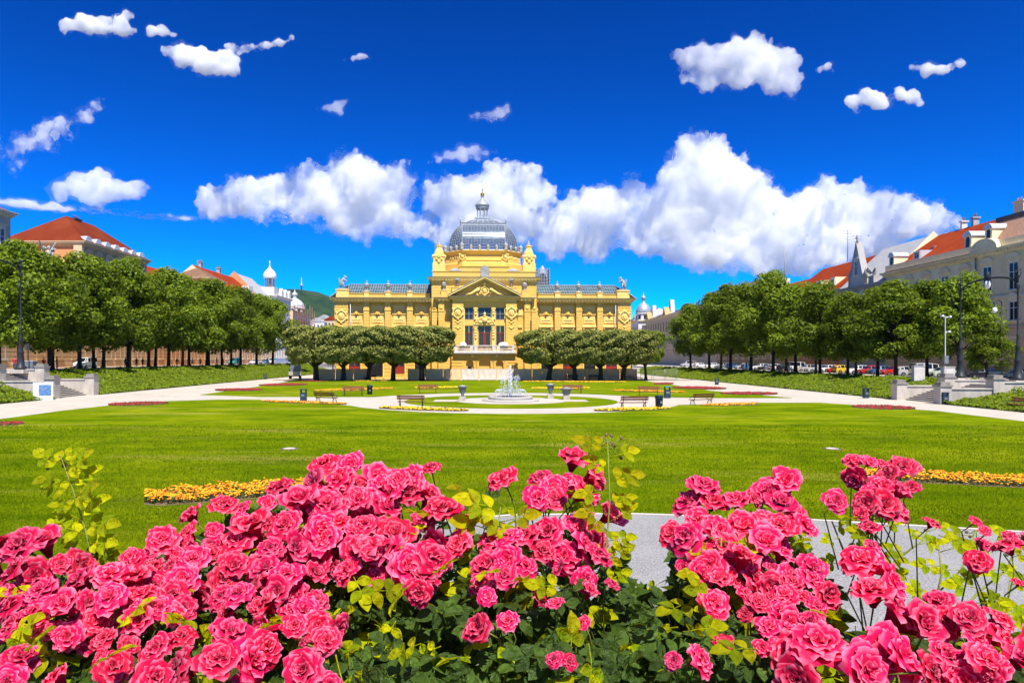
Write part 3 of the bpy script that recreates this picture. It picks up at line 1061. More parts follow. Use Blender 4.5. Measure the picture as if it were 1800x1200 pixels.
# projection beside the portico and the portico itself
for s in (-1, 1):
    u0, u1 = (-9.1, -6.3) if s < 0 else (6.3, 9.1)
    mb = MB()
    rust(mb, u0, u1, VA - 0.15, VA + 0.5, 0, 15.3, 0.62, 0.05, 0.04)
    part('wall', mb, M['yellow'])
    for p0, p1 in ((7.9, 9.05), (9.35, 10.35)):
        mb = MB()
        a, b = min(s * p0, s * p1), max(s * p0, s * p1)
        rust(mb, a, b, VB if p0 < 9 else VA - 0.35, VA + 0.2, 0, 13.3, 0.62, 0.05, 0.04)
        mb.box(a - 0.06, b + 0.06, (VB if p0 < 9 else VA - 0.35) - 0.08, VA + 0.2, 13.3, 13.55)
        mb.box(a, b, VB if p0 < 9 else VA - 0.35, VA + 0.2, 13.55, 15.3)
        mb.ball(((a + b) / 2, (VB if p0 < 9 else VA - 0.35) - 0.02, 14.0), (0.4, 0.12, 0.3), 8, 5)
        part('pilaster', mb, M['yellow'])
    MB().box(s * 9.2 - 0.12, s * 9.2 + 0.12, VA - 0.2, VA - 0.12, 9.6, 11.6).build('slit_window', M['dark'], pav)
    mb = MB().box(s * 7.1 - 0.5, s * 7.1 + 0.5, VA - 0.28, VA, 12.6, 14.0)
    mb.box(s * 7.1 - 0.4, s * 7.1 + 0.4, VA - 0.38, VA, 10.2, 10.6)
    part('tablet', mb, M['yellow_trim'])
    mb = MB()
    cornice(mb, u0 - (0.15 if s < 0 else -0.6), u1 + (0.15 if s > 0 else -0.6), VB + 0.1, 15.3, 16.0, 0.7, back=1.2, dent=True)
    part('cornice', mb, M['yellow_trim'])
    mb = MB().box(u0 + 0.2, u1 - 0.2, VB + 0.3, VA + 0.05, 16.0, 16.7)
    mb.box(s * 8.0 - 0.55, s * 8.0 + 0.55, VB + 0.15, VA + 0.05, 16.0, 17.35)
    mb.box(s * 8.0 - 0.65, s * 8.0 + 0.65, VB + 0.1, VA + 0.05, 17.35, 17.5)
    mb.box(s * 5.35 - 1.05, s * 5.35 + 1.05, VB + 0.0, VA + 0.05, 16.0, 18.0)
    mb.box(s * 5.35 - 1.15, s * 5.35 + 1.15, VB - 0.1, VA + 0.05, 18.0, 18.18)
    part('parapet', mb, M['yellow'])
    urn(pav, s * 8.0, VB + 0.55, 17.5, 1.05)
    mb = MB()
    for q in range(3):
        an = q * 2.094 + 0.5
        mb.tube([(s * 5.35 + 0.45 * math.cos(an), VB + 0.5 + 0.45 * math.sin(an), 18.18), (s * 5.35 + 0.12 * math.cos(an), VB + 0.5 + 0.12 * math.sin(an), 18.9), (s * 5.35 + 0.3 * math.cos(an), VB + 0.5 + 0.3 * math.sin(an), 19.5)], 0.09, 5)
    mb.lathe([(0.2, 0), (0.5, 0.15), (0.55, 0.5), (0.3, 0.6), (0.35, 0.75), (0, 0.85)], (s * 5.35, VB + 0.5, 19.3), 9)
    part('tripod', mb, M['statue'])
    # portico pier with medallion
    mb = MB()
    a, b = (-6.3, -4.15) if s < 0 else (4.15, 6.3)
    rust(mb, a, b, VC, VA, 5.2, 14.2, 0.62, 0.05, 0.04)
    mb.box(a, b, VC, VA, 14.2, 15.3)
    part('pier', mb, M['yellow'])
    mb = MB()
    rust(mb, a - 0.15, b + 0.15, VC - 0.15, VA, 0, 5.2, 0.66, 0.12, 0.12)
    part('pier_base', mb, M['yellow_deep'])
    mb = MB()
    cartouche(mb, (a + b) / 2, VC - 0.1, 13.0, 0.98)
    for q in (0, 1):
        mb.ball(((a + b) / 2, VC - 0.05, 11.1 - q * 1.1), (0.3, 0.12, 0.2), 6, 5)
        mb.ball(((a + b) / 2 - 0.4, VC - 0.05, 11.3 - q * 1.1), (0.14, 0.1, 0.12), 6, 5)
        mb.ball(((a + b) / 2 + 0.4, VC - 0.05, 11.3 - q * 1.1), (0.14, 0.1, 0.12), 6, 5)
    part('medallion', mb, M['yellow_trim'])

# recessed window wall of the portico
VW = VC + 0.75
mb = MB().box(-4.15, 4.15, VW + 0.1, VW + 1.0, 5.2, 15.3)
mb.box(-4.15, 4.15, VW - 0.12, VW + 0.1, 10.55, 11.65)
mb.box(-4.15, 4.15, VW - 0.3, VW + 0.1, 14.1, 15.3)
part('window_wall', mb, M['yellow'])
for (u0, u1) in ((-3.92, -2.2), (-1.28, 1.28), (2.2, 3.92)):
    window(u0, u1, VW + 0.03, 11.7, 14.05, rows=2, cols=2, frame='statue')
    big = u0 > -2 and u0 < 0
    w = window(u0, u1, VW + 0.03, 6.3, 10.5, rows=1, cols=2, frame='yellow_trim')
    f = MB().box(u0 + 0.1, u1 - 0.1, VW - 0.06, VW + 0.02, 9.0, 9.14)
    f.box((u0 + u1) / 2 - (0.24 if big else 0.1), (u0 + u1) / 2 + (0.24 if big else 0.1), VW - 0.08, VW + 0.02, 6.3, 9.0)
    if big:
        f.box(u0 + 0.1, u0 + 0.28, VW - 0.08, VW + 0.02, 6.3, 9.0).box(u1 - 0.28, u1 - 0.1, VW - 0.08, VW + 0.02, 6.3, 9.0)
    f.build('door_leaf', M['red_paint'], w)
for s in (-1, 1):
    for z0, z1_ in ((6.3, 10.5), (11.7, 14.05)):
        mb = MB()
        mb.box(s * 1.74 - 0.34, s * 1.74 + 0.34, VW - 0.35, VW + 0.1, z0, z1_)
        mb.box(s * 1.74 - 0.42, s * 1.74 + 0.42, VW - 0.45, VW + 0.1, z1_ - 0.3, z1_)
        for k in range(4 if z0 < 8 else 2):
            mb.ball((s * 1.74, VW - 0.42, z1_ - 0.7 - 0.55 * k), (0.24, 0.16, 0.26), 6, 5)
        part('caryatid' if z0 < 8 else 'window_pier', mb, M['yellow_trim'])
    mb = MB().box(s * 4.03 - 0.14, s * 4.03 + 0.14, VW - 0.25, VW + 0.1, 6.3, 14.1)
    part('window_pier', mb, M['yellow_trim'])
# arched hood with bust over the middle door
mb = MB()
for r, t in ((1.75, 0.16), (1.45, 0.1)):
    mb.tube([(r * math.cos(a), VW - 0.5, 10.9 + r * 0.75 * math.sin(a)) for a in [math.pi * k / 12 for k in range(13)]], t, 6)
mb.box(-2.1, 2.1, VW - 0.6, VW + 0.1, 10.7, 10.95)
mb.ball((0, VW - 0.62, 11.6), (0.55, 0.4, 0.6), 10, 8)
mb.ball((0, VW - 0.65, 12.4), (0.3, 0.3, 0.38), 8, 6)
mb.lathe([(0.3, 0), (0.26, 0.3), (0.12, 0.5)], (0, VW - 0.65, 12.6), 6)
for s in (-1, 1):
    mb.ball((s * 0.8, VW - 0.55, 11.2), (0.45, 0.25, 0.35), 8, 6)
part('bust', mb, M['yellow_trim'])
# entablature and pediment
mb = MB().box(-6.3, 6.3, VC + 0.02, VA, 15.3, 15.62)
cornice(mb, -6.3, 6.3, VC, 15.6, 16.15, 0.7, back=1.5)
part('cornice', mb, M['yellow_trim'])
mb = MB().prism([(-6.2, VC + 0.35, 16.15), (6.2, VC + 0.35, 16.15), (0, VC + 0.35, 19.5)], (0, 1.8, 0))
ped = part('pediment', mb, M['yellow_deep'])
mb = MB()
for s in (-1, 1):
    mb.prism([(s * 7.1, VC - 0.75, 16.16), (s * 7.1, VC - 0.75, 16.5), (0, VC - 0.75, 20.1), (0, VC - 0.75, 19.72)], (0, 2.9, 0))
    mb.prism([(s * 6.6, VC - 0.4, 16.16), (s * 6.5, VC - 0.4, 16.2), (0, VC - 0.4, 19.73), (0, VC - 0.4, 19.35)], (0, 1.0, 0))
part('raking_cornice', mb, M['yellow_trim'], ped)
mb = MB()
for s in (-1, 1):
    mb.prism([(s * 7.2, VC - 0.85, 16.5), (s * 7.2, VC - 0.85, 16.56), (0, VC - 0.85, 20.18), (0, VC - 0.85, 20.1)], (0, 3.1, 0))
part('pediment_flashing', mb, M['zinc'], ped)
mb = MB()
cartouche(mb, 0, VC + 0.15, 17.3, 0.75)
mb.ball((0, VC + 0.1, 18.7), (0.4, 0.3, 0.45), 8, 6)
rr = random.Random(5)
for s in (-1, 1):
    mb.tube([(s * 1.0, VC + 0.1, 17.7), (s * 1.7, VC + 0.1, 17.3), (s * 2.6, VC + 0.1, 16.75), (s * 3.8, VC + 0.12, 16.5)], [0.3, 0.34, 0.25, 0.12], 7)
    mb.ball((s * 1.5, VC + 0.0, 17.85), (0.2, 0.2, 0.24), 7, 6)
    mb.tube([(s * 1.5, VC, 17.5), (s * 0.9, VC, 18.1)], [0.14, 0.08], 6)
    for k in range(12):
        x = s * rr.uniform(0.9, 4.3)
        mb.ball((x, VC + 0.2, 16.4 + rr.uniform(0.0, max(0.05, 2.1 - abs(x) * 0.52))), (rr.uniform(0.15, 0.35), 0.16, rr.uniform(0.1, 0.22)), 6, 5)
part('tympanum_relief', mb, M['yellow_trim'], ped)
mb = MB()
for k in range(7):
    an = math.pi * (k + 0.5) / 7
    mb.prism([(0, VC - 0.3, 20.9), (0.95 * math.cos(an - 0.2), VC - 0.3, 20.9 + 1.25 * math.sin(an - 0.2)), (1.05 * math.cos(an), VC - 0.3, 20.9 + 1.4 * math.sin(an)), (0.95 * math.cos(an + 0.2), VC - 0.3, 20.9 + 1.25 * math.sin(an + 0.2))], (0, 0.4 - 0.01 * k, 0))
mb.box(-0.85, 0.85, VC - 0.5, VC + 0.5, 20.0, 20.9)
part('shell_ornament', mb, M['statue'], ped)
# balcony and arcaded base
mb = MB().box(-6.1, 6.1, VC - 0.95, VC + 0.8, 5.15, 5.45)
mb.box(-5.9, 5.9, VC - 0.8, VC + 0.5, 4.95, 5.15)
balc = part('balcony', mb, M['white_stone'])
mb = MB()
for q in (-5.6, -2.6, -1.75, 1.75, 2.6, 5.6):
    mb.box(q - 0.3, q + 0.3, VC - 0.88, VC - 0.5, 5.45, 6.6)
mb.box(-5.95, 5.95, VC - 0.9, VC - 0.48, 6.5, 6.68)
mb.box(-5.85, 5.85, VC - 0.82, VC - 0.55, 5.45, 5.6)
for g0, g1, n in ((-5.3, -2.9, 12), (-1.45, 1.45, 14), (2.9, 5.3, 12)):
    for i in range(n):
        x = g0 + (g1 - g0) * (i + 0.5) / n
        mb.lathe([(0.05, 0), (0.09, 0.25), (0.04, 0.55), (0.07, 0.9)], (x, VC - 0.7, 5.6), 6)
part('balustrade', mb, M['white_stone'], balc)
mb = MB()
for q in (-2.4, 2.4):
    part('bracket', MB().box(q - 0.25, q + 0.25, VC - 0.55, VC + 0.1, 4.4, 4.94), M['yellow_trim'], balc)


def arch_wall(mb, u0, u1, v, z0, z1, openings, deep):
    """wall plane with round arched recesses: openings (centre, half width, spring height)"""
    edges = [u0]
    for c, r, sp in openings:
        edges += [c - r, c + r]
    edges.append(u1)
    for i in range(0, len(edges), 2):
        mb.box(edges[i], edges[i + 1], v, v + deep, z0, z1)
    for c, r, sp in openings:
        n = 10
        for k in range(n):
            a0, a1 = math.pi - math.pi * k / n, math.pi - math.pi * (k + 1) / n
            p = [(c + r * math.cos(a0), v, sp + r * math.sin(a0)), (c + r * math.cos(a1), v, sp + r * math.sin(a1)), (c + r * math.cos(a1), v, z1), (c + r * math.cos(a0), v, z1)]
            mb.prism(p[::-1], (0, deep, 0))


mb = MB()
arch_wall(mb, -4.2, 4.2, VC + 0.0, 0, 4.95, ((-2.9, 0.72, 3.05), (0, 1.12, 3.15), (2.9, 0.72, 3.05)), 0.5)
part('arcade', mb, M['yellow_deep'])
mb = MB()
for c, r, sp in ((-2.9, 0.72, 3.05), (0, 1.12, 3.15), (2.9, 0.72, 3.05)):
    n = 9
    for k in range(n):
        a0, a1 = math.pi * (k + 0.08) / n, math.pi * (k + 0.92) / n
        R0, R1 = r + 0.02, r + 0.85
        p = [(c + q * math.cos(a), VC + 0.0, sp + q * math.sin(a)) for q, a in ((R0, a0), (R1, a0), (R1, a1), (R0, a1))]
        mb.prism(p[::-1], (0, -0.14, 0))
    for sgn in (-1, 1):
        for k in range(4):
            mb.box(min(c + sgn * (r + 0.02), c + sgn * (r + 0.62)), max(c + sgn * (r + 0.02), c + sgn * (r + 0.62)), VC - 0.13, VC + 0.01, sp - 0.7 * (k + 1) + 0.05, sp - 0.7 * k)
part('arch_stones', mb, M['yellow_deep'])
MB().box(-4.2, 4.2, VC + 0.42, VC + 0.6, 0, 4.95).build('niche_wall', M['yellow_deep'], pav)
MB().box(-3.3, -2.5, VC + 0.33, VC + 0.41, 0.8, 2.6).build('niche_window', M['dark'], pav)
for q in (-4.2, 3.6):
    mb = MB()
    mb.ball((q, VC - 0.4, 6.75), (1.0 if q > 0 else 0.7, 0.6, 0.55), 10, 6)
    part('balcony_cover', mb, M['white_paint'], balc)

for c in CAPS:
    MB().box(*c).build('cornice_capping', M['capping'], pav)
# ---------------------------------------------------------------- trees
M['leaf_street'] = leafmat('street_tree_leaves', (0.032, 0.066, 0.004), (0.215, 0.285, 0.022), (0.32, 0.42, 0.015), 0.33, rand=0.28, spec=0.12)
M['leaf_clip'] = leafmat('clipped_tree_leaves', (0.085, 0.105, 0.012), (0.36, 0.37, 0.090), (0.30, 0.32, 0.03), 0.26, rand=0.08, spec=0.15)
M['leaf_lime'] = leafmat('pale_tree_leaves', (0.13, 0.19, 0.015), (0.22, 0.28, 0.03), (0.30, 0.38, 0.03), 0.3)
M['bark'] = surf('bark', (0.050, 0.040, 0.030), (0.026, 0.021, 0.016), 5, 0.95, 0.03, 14, stretch=(1, 1, 0.25))


def crown_mesh(name, clumps, per, size, mat, seed, up=0.35):
    """leaves on the shells of many overlapping clumps; clumps: (x,y,z,r)"""
    rng = np.random.default_rng(seed)
    P, N = [], []
    for (x, y, z, r) in clumps:
        k = int(per * (r / 1.5) ** 2)
        d = unit(rng.normal(size=(k, 3)) + np.array([0, 0, 0.25]))
        rad = r * (0.55 + 0.5 * rng.random((k, 1)) ** 0.5) * (1 + 0.16 * np.sin(d[:, :1] * 7 + z) * np.sin(d[:, 1:2] * 6 + x))
        P.append(np.array([x, y, z]) + d * rad * np.array([1, 1, 0.82]))
        N.append(d + np.array([0, 0, up]) + rng.normal(0, 0.45, (k, 3)))
    P, N = np.concatenate(P), np.concatenate(N)
    v, f = leaf_quads(P, N, rng.uniform(size * 0.7, size * 1.3, len(P)), 0.72, rng)
    return big_mesh(name, v, f, 4, mat)


def street_tree_meshes(seed):
    rnd = random.Random(seed)
    H, h0 = 17.0, 2.7
    fat, low = rnd.uniform(3.9, 5.2), rnd.uniform(0.10, 0.26)
    clumps = []
    lean = (rnd.uniform(-0.5, 0.5), rnd.uniform(-0.5, 0.5))
    for k in range(86):
        t = rnd.random() ** 0.85
        z = h0 + 0.9 + (H - h0 - 2.0) * t
        rr = fat * math.sin(math.pi * (low + (0.96 - low) * t) ** 0.85) ** 0.75
        a = k * 2.399 + rnd.uniform(-0.4, 0.4)
        q = rr * math.sqrt(rnd.uniform(0.18, 1.0)) * rnd.uniform(0.74, 1.2)
        clumps.append((q * math.cos(a) + lean[0] * t, q * math.sin(a) + lean[1] * t, z + rnd.uniform(-0.4, 0.4), rnd.uniform(0.95, 1.75)))
    crown = crown_mesh('crown', clumps, 190, 0.42, M['leaf_street'], seed)
    mb = MB()
    mb.tube([(0, 0, -0.15), (0.02, 0.0, 0.5), (0.05, 0.04, 2.2), (0.1, 0.05, 4.4), (lean[0] * 0.3, lean[1] * 0.3, 8), (lean[0] * 0.7, lean[1] * 0.7, 12), (lean[0], lean[1], 15)], [0.42, 0.30, 0.25, 0.23, 0.17, 0.1, 0.03], 9)
    for c in clumps[::3]:
        z0 = max(3.6, c[2] * 0.62)
        mb.tube([(0.06, 0.04, z0), (c[0] * 0.45, c[1] * 0.45, (z0 + c[2]) / 2 + 0.2), (c[0], c[1], c[2])], [0.11, 0.075, 0.02], 5)
    return mb.mesh('trunk', M['bark']), crown


STREET = [street_tree_meshes(40 + i) for i in range(7)]


def place_tree(name, meshes, loc, rz, sc, label, group, cat='tree'):
    t = thing(name, label, cat, loc, rz, group)
    t.scale = sc
    put('trunk', meshes[0], t)
    put('crown', meshes[1], t)
    return t


ORD = ['first', 'second', 'third', 'fourth', 'fifth', 'sixth', 'seventh', 'eighth', 'ninth', 'tenth', 'eleventh', 'twelfth', 'thirteenth', 'fourteenth', 'fifteenth', 'sixteenth', 'seventeenth', 'eighteenth']
rnd = random.Random(77)
# left street: front row and back row, by distance along the park
for i, (Y, h) in enumerate(((81.5, 15.7), (88, 14.8), (94.5, 16.6), (100.5, 15.8), (107, 17.3), (114, 16.2), (121, 17.6), (129, 16.6), (137, 17.8), (146, 17.0), (156, 18.0), (167, 17.4), (179, 18))):
    s = h / 17.0
    place_tree('street_tree', STREET[i % 7], (-55.6 + rnd.uniform(-0.4, 0.4), Y, ZL), rnd.uniform(0, 6.28), (s * rnd.uniform(0.98, 1.16), s * rnd.uniform(0.98, 1.16), s),
               '%s tree from the left stairs in the front row above the left bank' % ORD[i], 'trees along the left street')
for i, (Y, h) in enumerate(((88, 16.2), (99, 16.5), (109, 16.5), (119, 17), (130, 17), (142, 17.4), (155, 17.4), (168, 17.6))):
    s = h / 17.0
    place_tree('street_tree', STREET[(i + 3) % 7], (-62.5 + rnd.uniform(-0.5, 0.5), Y, ZL), rnd.uniform(0, 6.28), (s, s, s),
               '%s tree from the left stairs in the shaded back row of the left street' % ORD[i], 'trees along the left street')
# right street
for i, (Y, h) in enumerate(((83.0, 13.0), (88.5, 12.6), (93.5, 12.4), (100.5, 12.4), (108, 14.8), (117, 15.4), (126, 18.6), (136, 17.8), (148, 18.6), (162, 18.2), (177, 17.0))):
    s = h / 17.0
    place_tree('street_tree', STREET[(i + 5) % 7], ((58.2 if i == 0 else 53.6) + rnd.uniform(-0.4, 0.4), Y, ZR), rnd.uniform(0, 6.28), (s * rnd.uniform(0.98, 1.16), s * rnd.uniform(0.98, 1.16), s),
               '%s tree from the right stairs in the front row above the right bank' % ORD[i], 'trees along the right street')
for i, (Y, h) in enumerate(((90, 13.0), (107, 12.2), (120, 13.2), (133, 15.2), (150, 15.6), (168, 16.0))):
    s = h / 17.0
    place_tree('street_tree', STREET[(i + 1) % 7], (58.7 + rnd.uniform(-0.4, 0.4), Y, ZR), rnd.uniform(0, 6.28), (s, s, s),
               '%s tree from the right stairs in the back row beside the parked cars' % ORD[i], 'trees along the right street')
place_tree('street_tree', STREET[4], (59.0, 80.0, ZR), 1.0, (0.55, 0.55, 0.40), 'small young tree between the two lamp posts on the right street', 'trees along the right street')
place_tree('street_tree', STREET[2], (65.0, 72.0, ZR), 2.0, (0.8, 0.8, 0.72), 'street tree cut by the right edge of the picture', 'trees along the right street')
# a few trees beyond the pavilion
for x, y, h, lab in ((32.5, 170, 10.5, 'round green tree behind the right end of the pavilion'), (38.5, 178, 9.0, 'green tree below the distant corner cupola on the right'),
                     (-47.5, 176, 10.0, 'green tree at the far end of the left path'), (-41.0, 186, 9.5, 'dark green tree behind the left end of the pavilion')):
    s = h / 17.0
    place_tree('street_tree', STREET[3], (x, y, 0.4), x, (s * 1.15, s * 1.15, s), lab, 'trees beyond the pavilion')


def clipped_meshes(seed, w=5.0, z0=3.3, z1=9.7):
    """flat topped clipped crown: dense small leaves over a cushion-shaped hull"""
    rng = np.random.default_rng(seed)
    n = 18500
    d = unit(rng.normal(size=(n, 3)))
    ex = 0.5                                     # superellipsoid, boxier than a ball
    p = np.sign(d) * np.abs(d) ** ex
    p = p / np.max(np.abs(p), axis=1, keepdims=True) ** 0.35
    zc, hz = (z0 + z1) / 2, (z1 - z0) / 2
    lump = 1 + 0.04 * np.sin(p[:, :1] * 13 + seed) * np.sin(p[:, 1:2] * 11 + p[:, 2:3] * 6) + 0.05 * np.sin(p[:, 2:3] * 12 + p[:, :1] * 8)
    rad = (0.80 + 0.22 * rng.random((n, 1)) ** 0.5) * lump
    q = p * rad
    low = np.where(q[:, 2] < 0, 1 - 0.22 * np.abs(q[:, 2]) ** 1.5, 1.0)
    P = np.stack([q[:, 0] * w * low, q[:, 1] * w * 0.82 * low, zc + q[:, 2] * hz * 0.97], 1)
    N = d + np.array([0, 0, 0.3]) + rng.normal(0, 0.5, (n, 3))
    # inner leaves, so that the hull is not hollow against the light
    m = 3500
    Pi = np.stack([rng.uniform(-0.75, 0.75, m) * w, rng.uniform(-0.7, 0.7, m) * w * 0.8, zc + rng.uniform(-0.7, 0.7, m) * hz], 1)
    P = np.concatenate([P, Pi])
    N = np.concatenate([N, rng.normal(size=(m, 3))])
    v, f = leaf_quads(P, N, rng.uniform(0.24, 0.46, len(P)), 0.7, rng)
    crown = big_mesh('crown', v, f, 4, M['leaf_clip'])
    rnd = random.Random(seed)
    mb = MB()
    lx = rnd.uniform(-0.4, 0.4)
    mb.tube([(0, 0, -0.1), (0.02, 0, 0.4), (lx * 0.4, 0, 1.6), (lx, 0.05, 2.8), (lx, 0.1, 4.5)], [0.62, 0.46, 0.38, 0.36, 0.28], 10)
    for k in range(8):
        a = k * 0.785 + rnd.uniform(-0.2, 0.2)
        r = w * 0.62
        mb.tube([(lx * 0.9, 0.03, 2.2 + 0.12 * k), (lx + r * 0.45 * math.cos(a), r * 0.4 * math.sin(a), 3.6), (lx + r * math.cos(a), r * 0.8 * math.sin(a), 5.2)], [0.2, 0.15, 0.05], 6)
    return mb.mesh('trunk', M['bark']), crown


CLIP = [clipped_meshes(5), clipped_meshes(9), clipped_meshes(14)]
YT = 125.0
TRX = lambda px: (px - VX) * YT / FPX
for i, (px, w, lab) in enumerate(((560, 0.98, 'clipped flat-topped tree beside the parked truck, outermost on the left'), (606, 0.95, 'clipped flat-topped tree, second from the left end of the pavilion row'),
                                  (648, 0.9, 'thin-trunked clipped tree, third from the left in front of the pavilion'), (692, 0.97, 'stout clipped tree, second to the left of the balcony'),
                                  (742, 1.12, 'clipped broad tree immediately left of the pavilion balcony'),
                                  (966, 1.1, 'clipped broad tree immediately right of the pavilion balcony'), (1012, 0.92, 'clipped tree, second to the right of the balcony'),
                                  (1057, 0.93, 'clipped tree, third to the right of the balcony'), (1098, 1.02, 'clipped tree before the right corner of the pavilion'))):
    x = TRX(px)
    t = place_tree('clipped_tree', CLIP[i % 3], (x, YT + x * 0.042 + rnd.uniform(-0.6, 0.6), 0.0), rnd.choice((0, math.pi)) + rnd.uniform(-0.1, 0.1), (w * 1.06, w * 1.06, 1.0 + (0.02 if px < 850 else -0.04)), lab, 'clipped trees before the pavilion')
place_tree('clipped_tree', CLIP[1], (TRX(532), YT + 9, 0.0), 0.3, (0.8, 0.8, 1.0), 'clipped tree half hidden at the far left behind the parked truck', 'clipped trees before the pavilion')
me2 = CLIP[0][1].copy()
me2.materials[0] = M['leaf_lime']
place_tree('young_tree', (CLIP[2][0], me2), (TRX(1142), YT + 3, 0.2), 0.6, (0.62, 0.62, 0.93), 'pale green young tree at the right end of the pavilion row', 'clipped trees before the pavilion')
# ---------------------------------------------------------------- town houses on both sides
def tilemat(name, c1, c2, c3):
    """clay tile roof: rows of tiles as fine relief"""
    m = surf(name, c1, c2, 3.0, 0.8, 0.0, c3=c3, s3=0.25, amt3=0.6, spec=0.05)
    n, l = m.node_tree.nodes, m.node_tree.links
    p = [q for q in n if q.type == 'BSDF_PRINCIPLED'][0]
    tc = [q for q in n if q.type == 'TEX_COORD'][0]
    wv = n.new('ShaderNodeTexWave')
    wv.bands_direction = 'Z'
    wv.inputs['Scale'].default_value = 1.6
    wv.inputs['Distortion'].default_value = 0.6
    l.new(tc.outputs['Object'], wv.inputs['Vector'])
    bp = n.new('ShaderNodeBump')
    bp.inputs['Distance'].default_value = 0.06
    l.new(wv.outputs[0], bp.inputs['Height'])
    l.new(bp.outputs[0], p.inputs['Normal'])
    return m


M['tile_red'] = tilemat('red_tiles', (0.31, 0.042, 0.010), (0.22, 0.030, 0.008), (0.35, 0.070, 0.020))
M['tile_old'] = tilemat('old_red_tiles', (0.20, 0.034, 0.013), (0.145, 0.026, 0.010), (0.24, 0.055, 0.022))
M['tile_pink'] = tilemat('weathered_tiles', (0.46, 0.27, 0.18), (0.36, 0.20, 0.13), (0.52, 0.34, 0.25))
M['tile_brown'] = tilemat('brown_tiles', (0.22, 0.13, 0.08), (0.16, 0.09, 0.055), (0.28, 0.18, 0.12))
M['slate'] = surf('pale_slate', (0.42, 0.42, 0.42), (0.32, 0.32, 0.32), 1.5, 0.6, 0.01, 6)
M['slate_dark'] = surf('dark_slate', (0.09, 0.09, 0.095), (0.06, 0.06, 0.065), 1.5, 0.6, 0.01, 6)
for nm, c in (('cream', (0.88, 0.70, 0.40)), ('cream_pale', (0.90, 0.76, 0.48)), ('grey_wall', (0.42, 0.40, 0.37)), ('gothic', (0.58, 0.55, 0.50)), ('ochre', (0.55, 0.36, 0.15)), ('orange_wall', (0.66, 0.30, 0.13)),
              ('brown_wall', (0.52, 0.34, 0.20)), ('blue_wall', (0.50, 0.60, 0.74)), ('white_wall', (0.74, 0.70, 0.66)), ('terracotta', (0.62, 0.36, 0.20)), ('sand', (0.68, 0.52, 0.32))):
    M[nm] = surf(nm + '_plaster', c, tuple(x * 0.86 for x in c), 0.8, 0.88, 0.004, 12, c3=tuple(x * 0.72 for x in c), s3=0.22, amt3=0.45, spec=0.15)
M['glass_far'] = glassmat('house_window_glass', (0.022, 0.026, 0.032), 0.12, 0.3)
M['verdigris'] = surf('verdigris', (0.16, 0.24, 0.26), (0.12, 0.17, 0.20), 2, 0.6)

_win_cache = {}


def house_window(root, u, z0, w, h, trim, style, glass='glass_far'):
    """window with frame, surround and hood; meshes shared between alike windows"""
    key = (round(w, 2), round(h, 2), trim, style)
    if key not in _win_cache:
        g = MB().box(-w / 2, w / 2, -0.02, 0.05, 0, h)
        f = MB()
        b = 0.09
        f.box(-w / 2, -w / 2 + b, -0.07, 0.0, 0, h).box(w / 2 - b, w / 2, -0.07, 0.0, 0, h)
        f.box(-w / 2 + b, w / 2 - b, -0.07, 0.0, 0, b).box(-w / 2 + b, w / 2 - b, -0.07, 0.0, h - b, h)
        f.box(-b / 2, b / 2, -0.08, 0.0, b, h - b).box(-w / 2 + b, w / 2 - b, -0.075, 0.0, h * 0.64, h * 0.64 + b)
        s = MB()
        s.box(-w / 2 - 0.28, -w / 2 - 0.01, -0.14, 0.02, 0, h + 0.25).box(w / 2 + 0.01, w / 2 + 0.28, -0.14, 0.02, 0, h + 0.25)
        s.box(-w / 2 - 0.01, w / 2 + 0.01, -0.14, 0.02, h + 0.01, h + 0.25)
        s.box(-w / 2 - 0.4, w / 2 + 0.4, -0.3, 0.02, -0.26, -0.02)
        if style in ('hood', 'pediment', 'arch'):
            s.box(-w / 2 - 0.4, w / 2 + 0.4, -0.36, 0.02, h + 0.55, h + 0.72)
            s.box(-w / 2 - 0.2, w / 2 + 0.2, -0.12, 0.02, h + 0.25, h + 0.55)
        if style == 'pediment':
            s.prism([(-w / 2 - 0.4, -0.36, h + 0.725), (w / 2 + 0.4, -0.36, h + 0.725), (0, -0.36, h + 1.4)], (0, 0.36, 0))
        if style == 'arch':
            s.prism([(-w / 2 - 0.3, -0.3, h + 0.725)] + [(-(w / 2 + 0.3) * math.cos(t), -0.3, h + 0.725 + 0.65 * math.sin(t)) for t in [math.pi * k / 8 for k in range(1, 8)]] + [(w / 2 + 0.3, -0.3, h + 0.725)], (0, 0.3, 0))
        _win_cache[key] = (g.mesh('window', M[glass]), f.mesh('window_frame', M['white_paint'] if style != 'plain' else M['sand']), s.mesh('window_surround', M[trim]))
    g, f, s = _win_cache[key]
    o = put('window', g, root, (u, 0, z0))
    put('window_frame', f, o)
    put('window_surround', s, o)
    return o


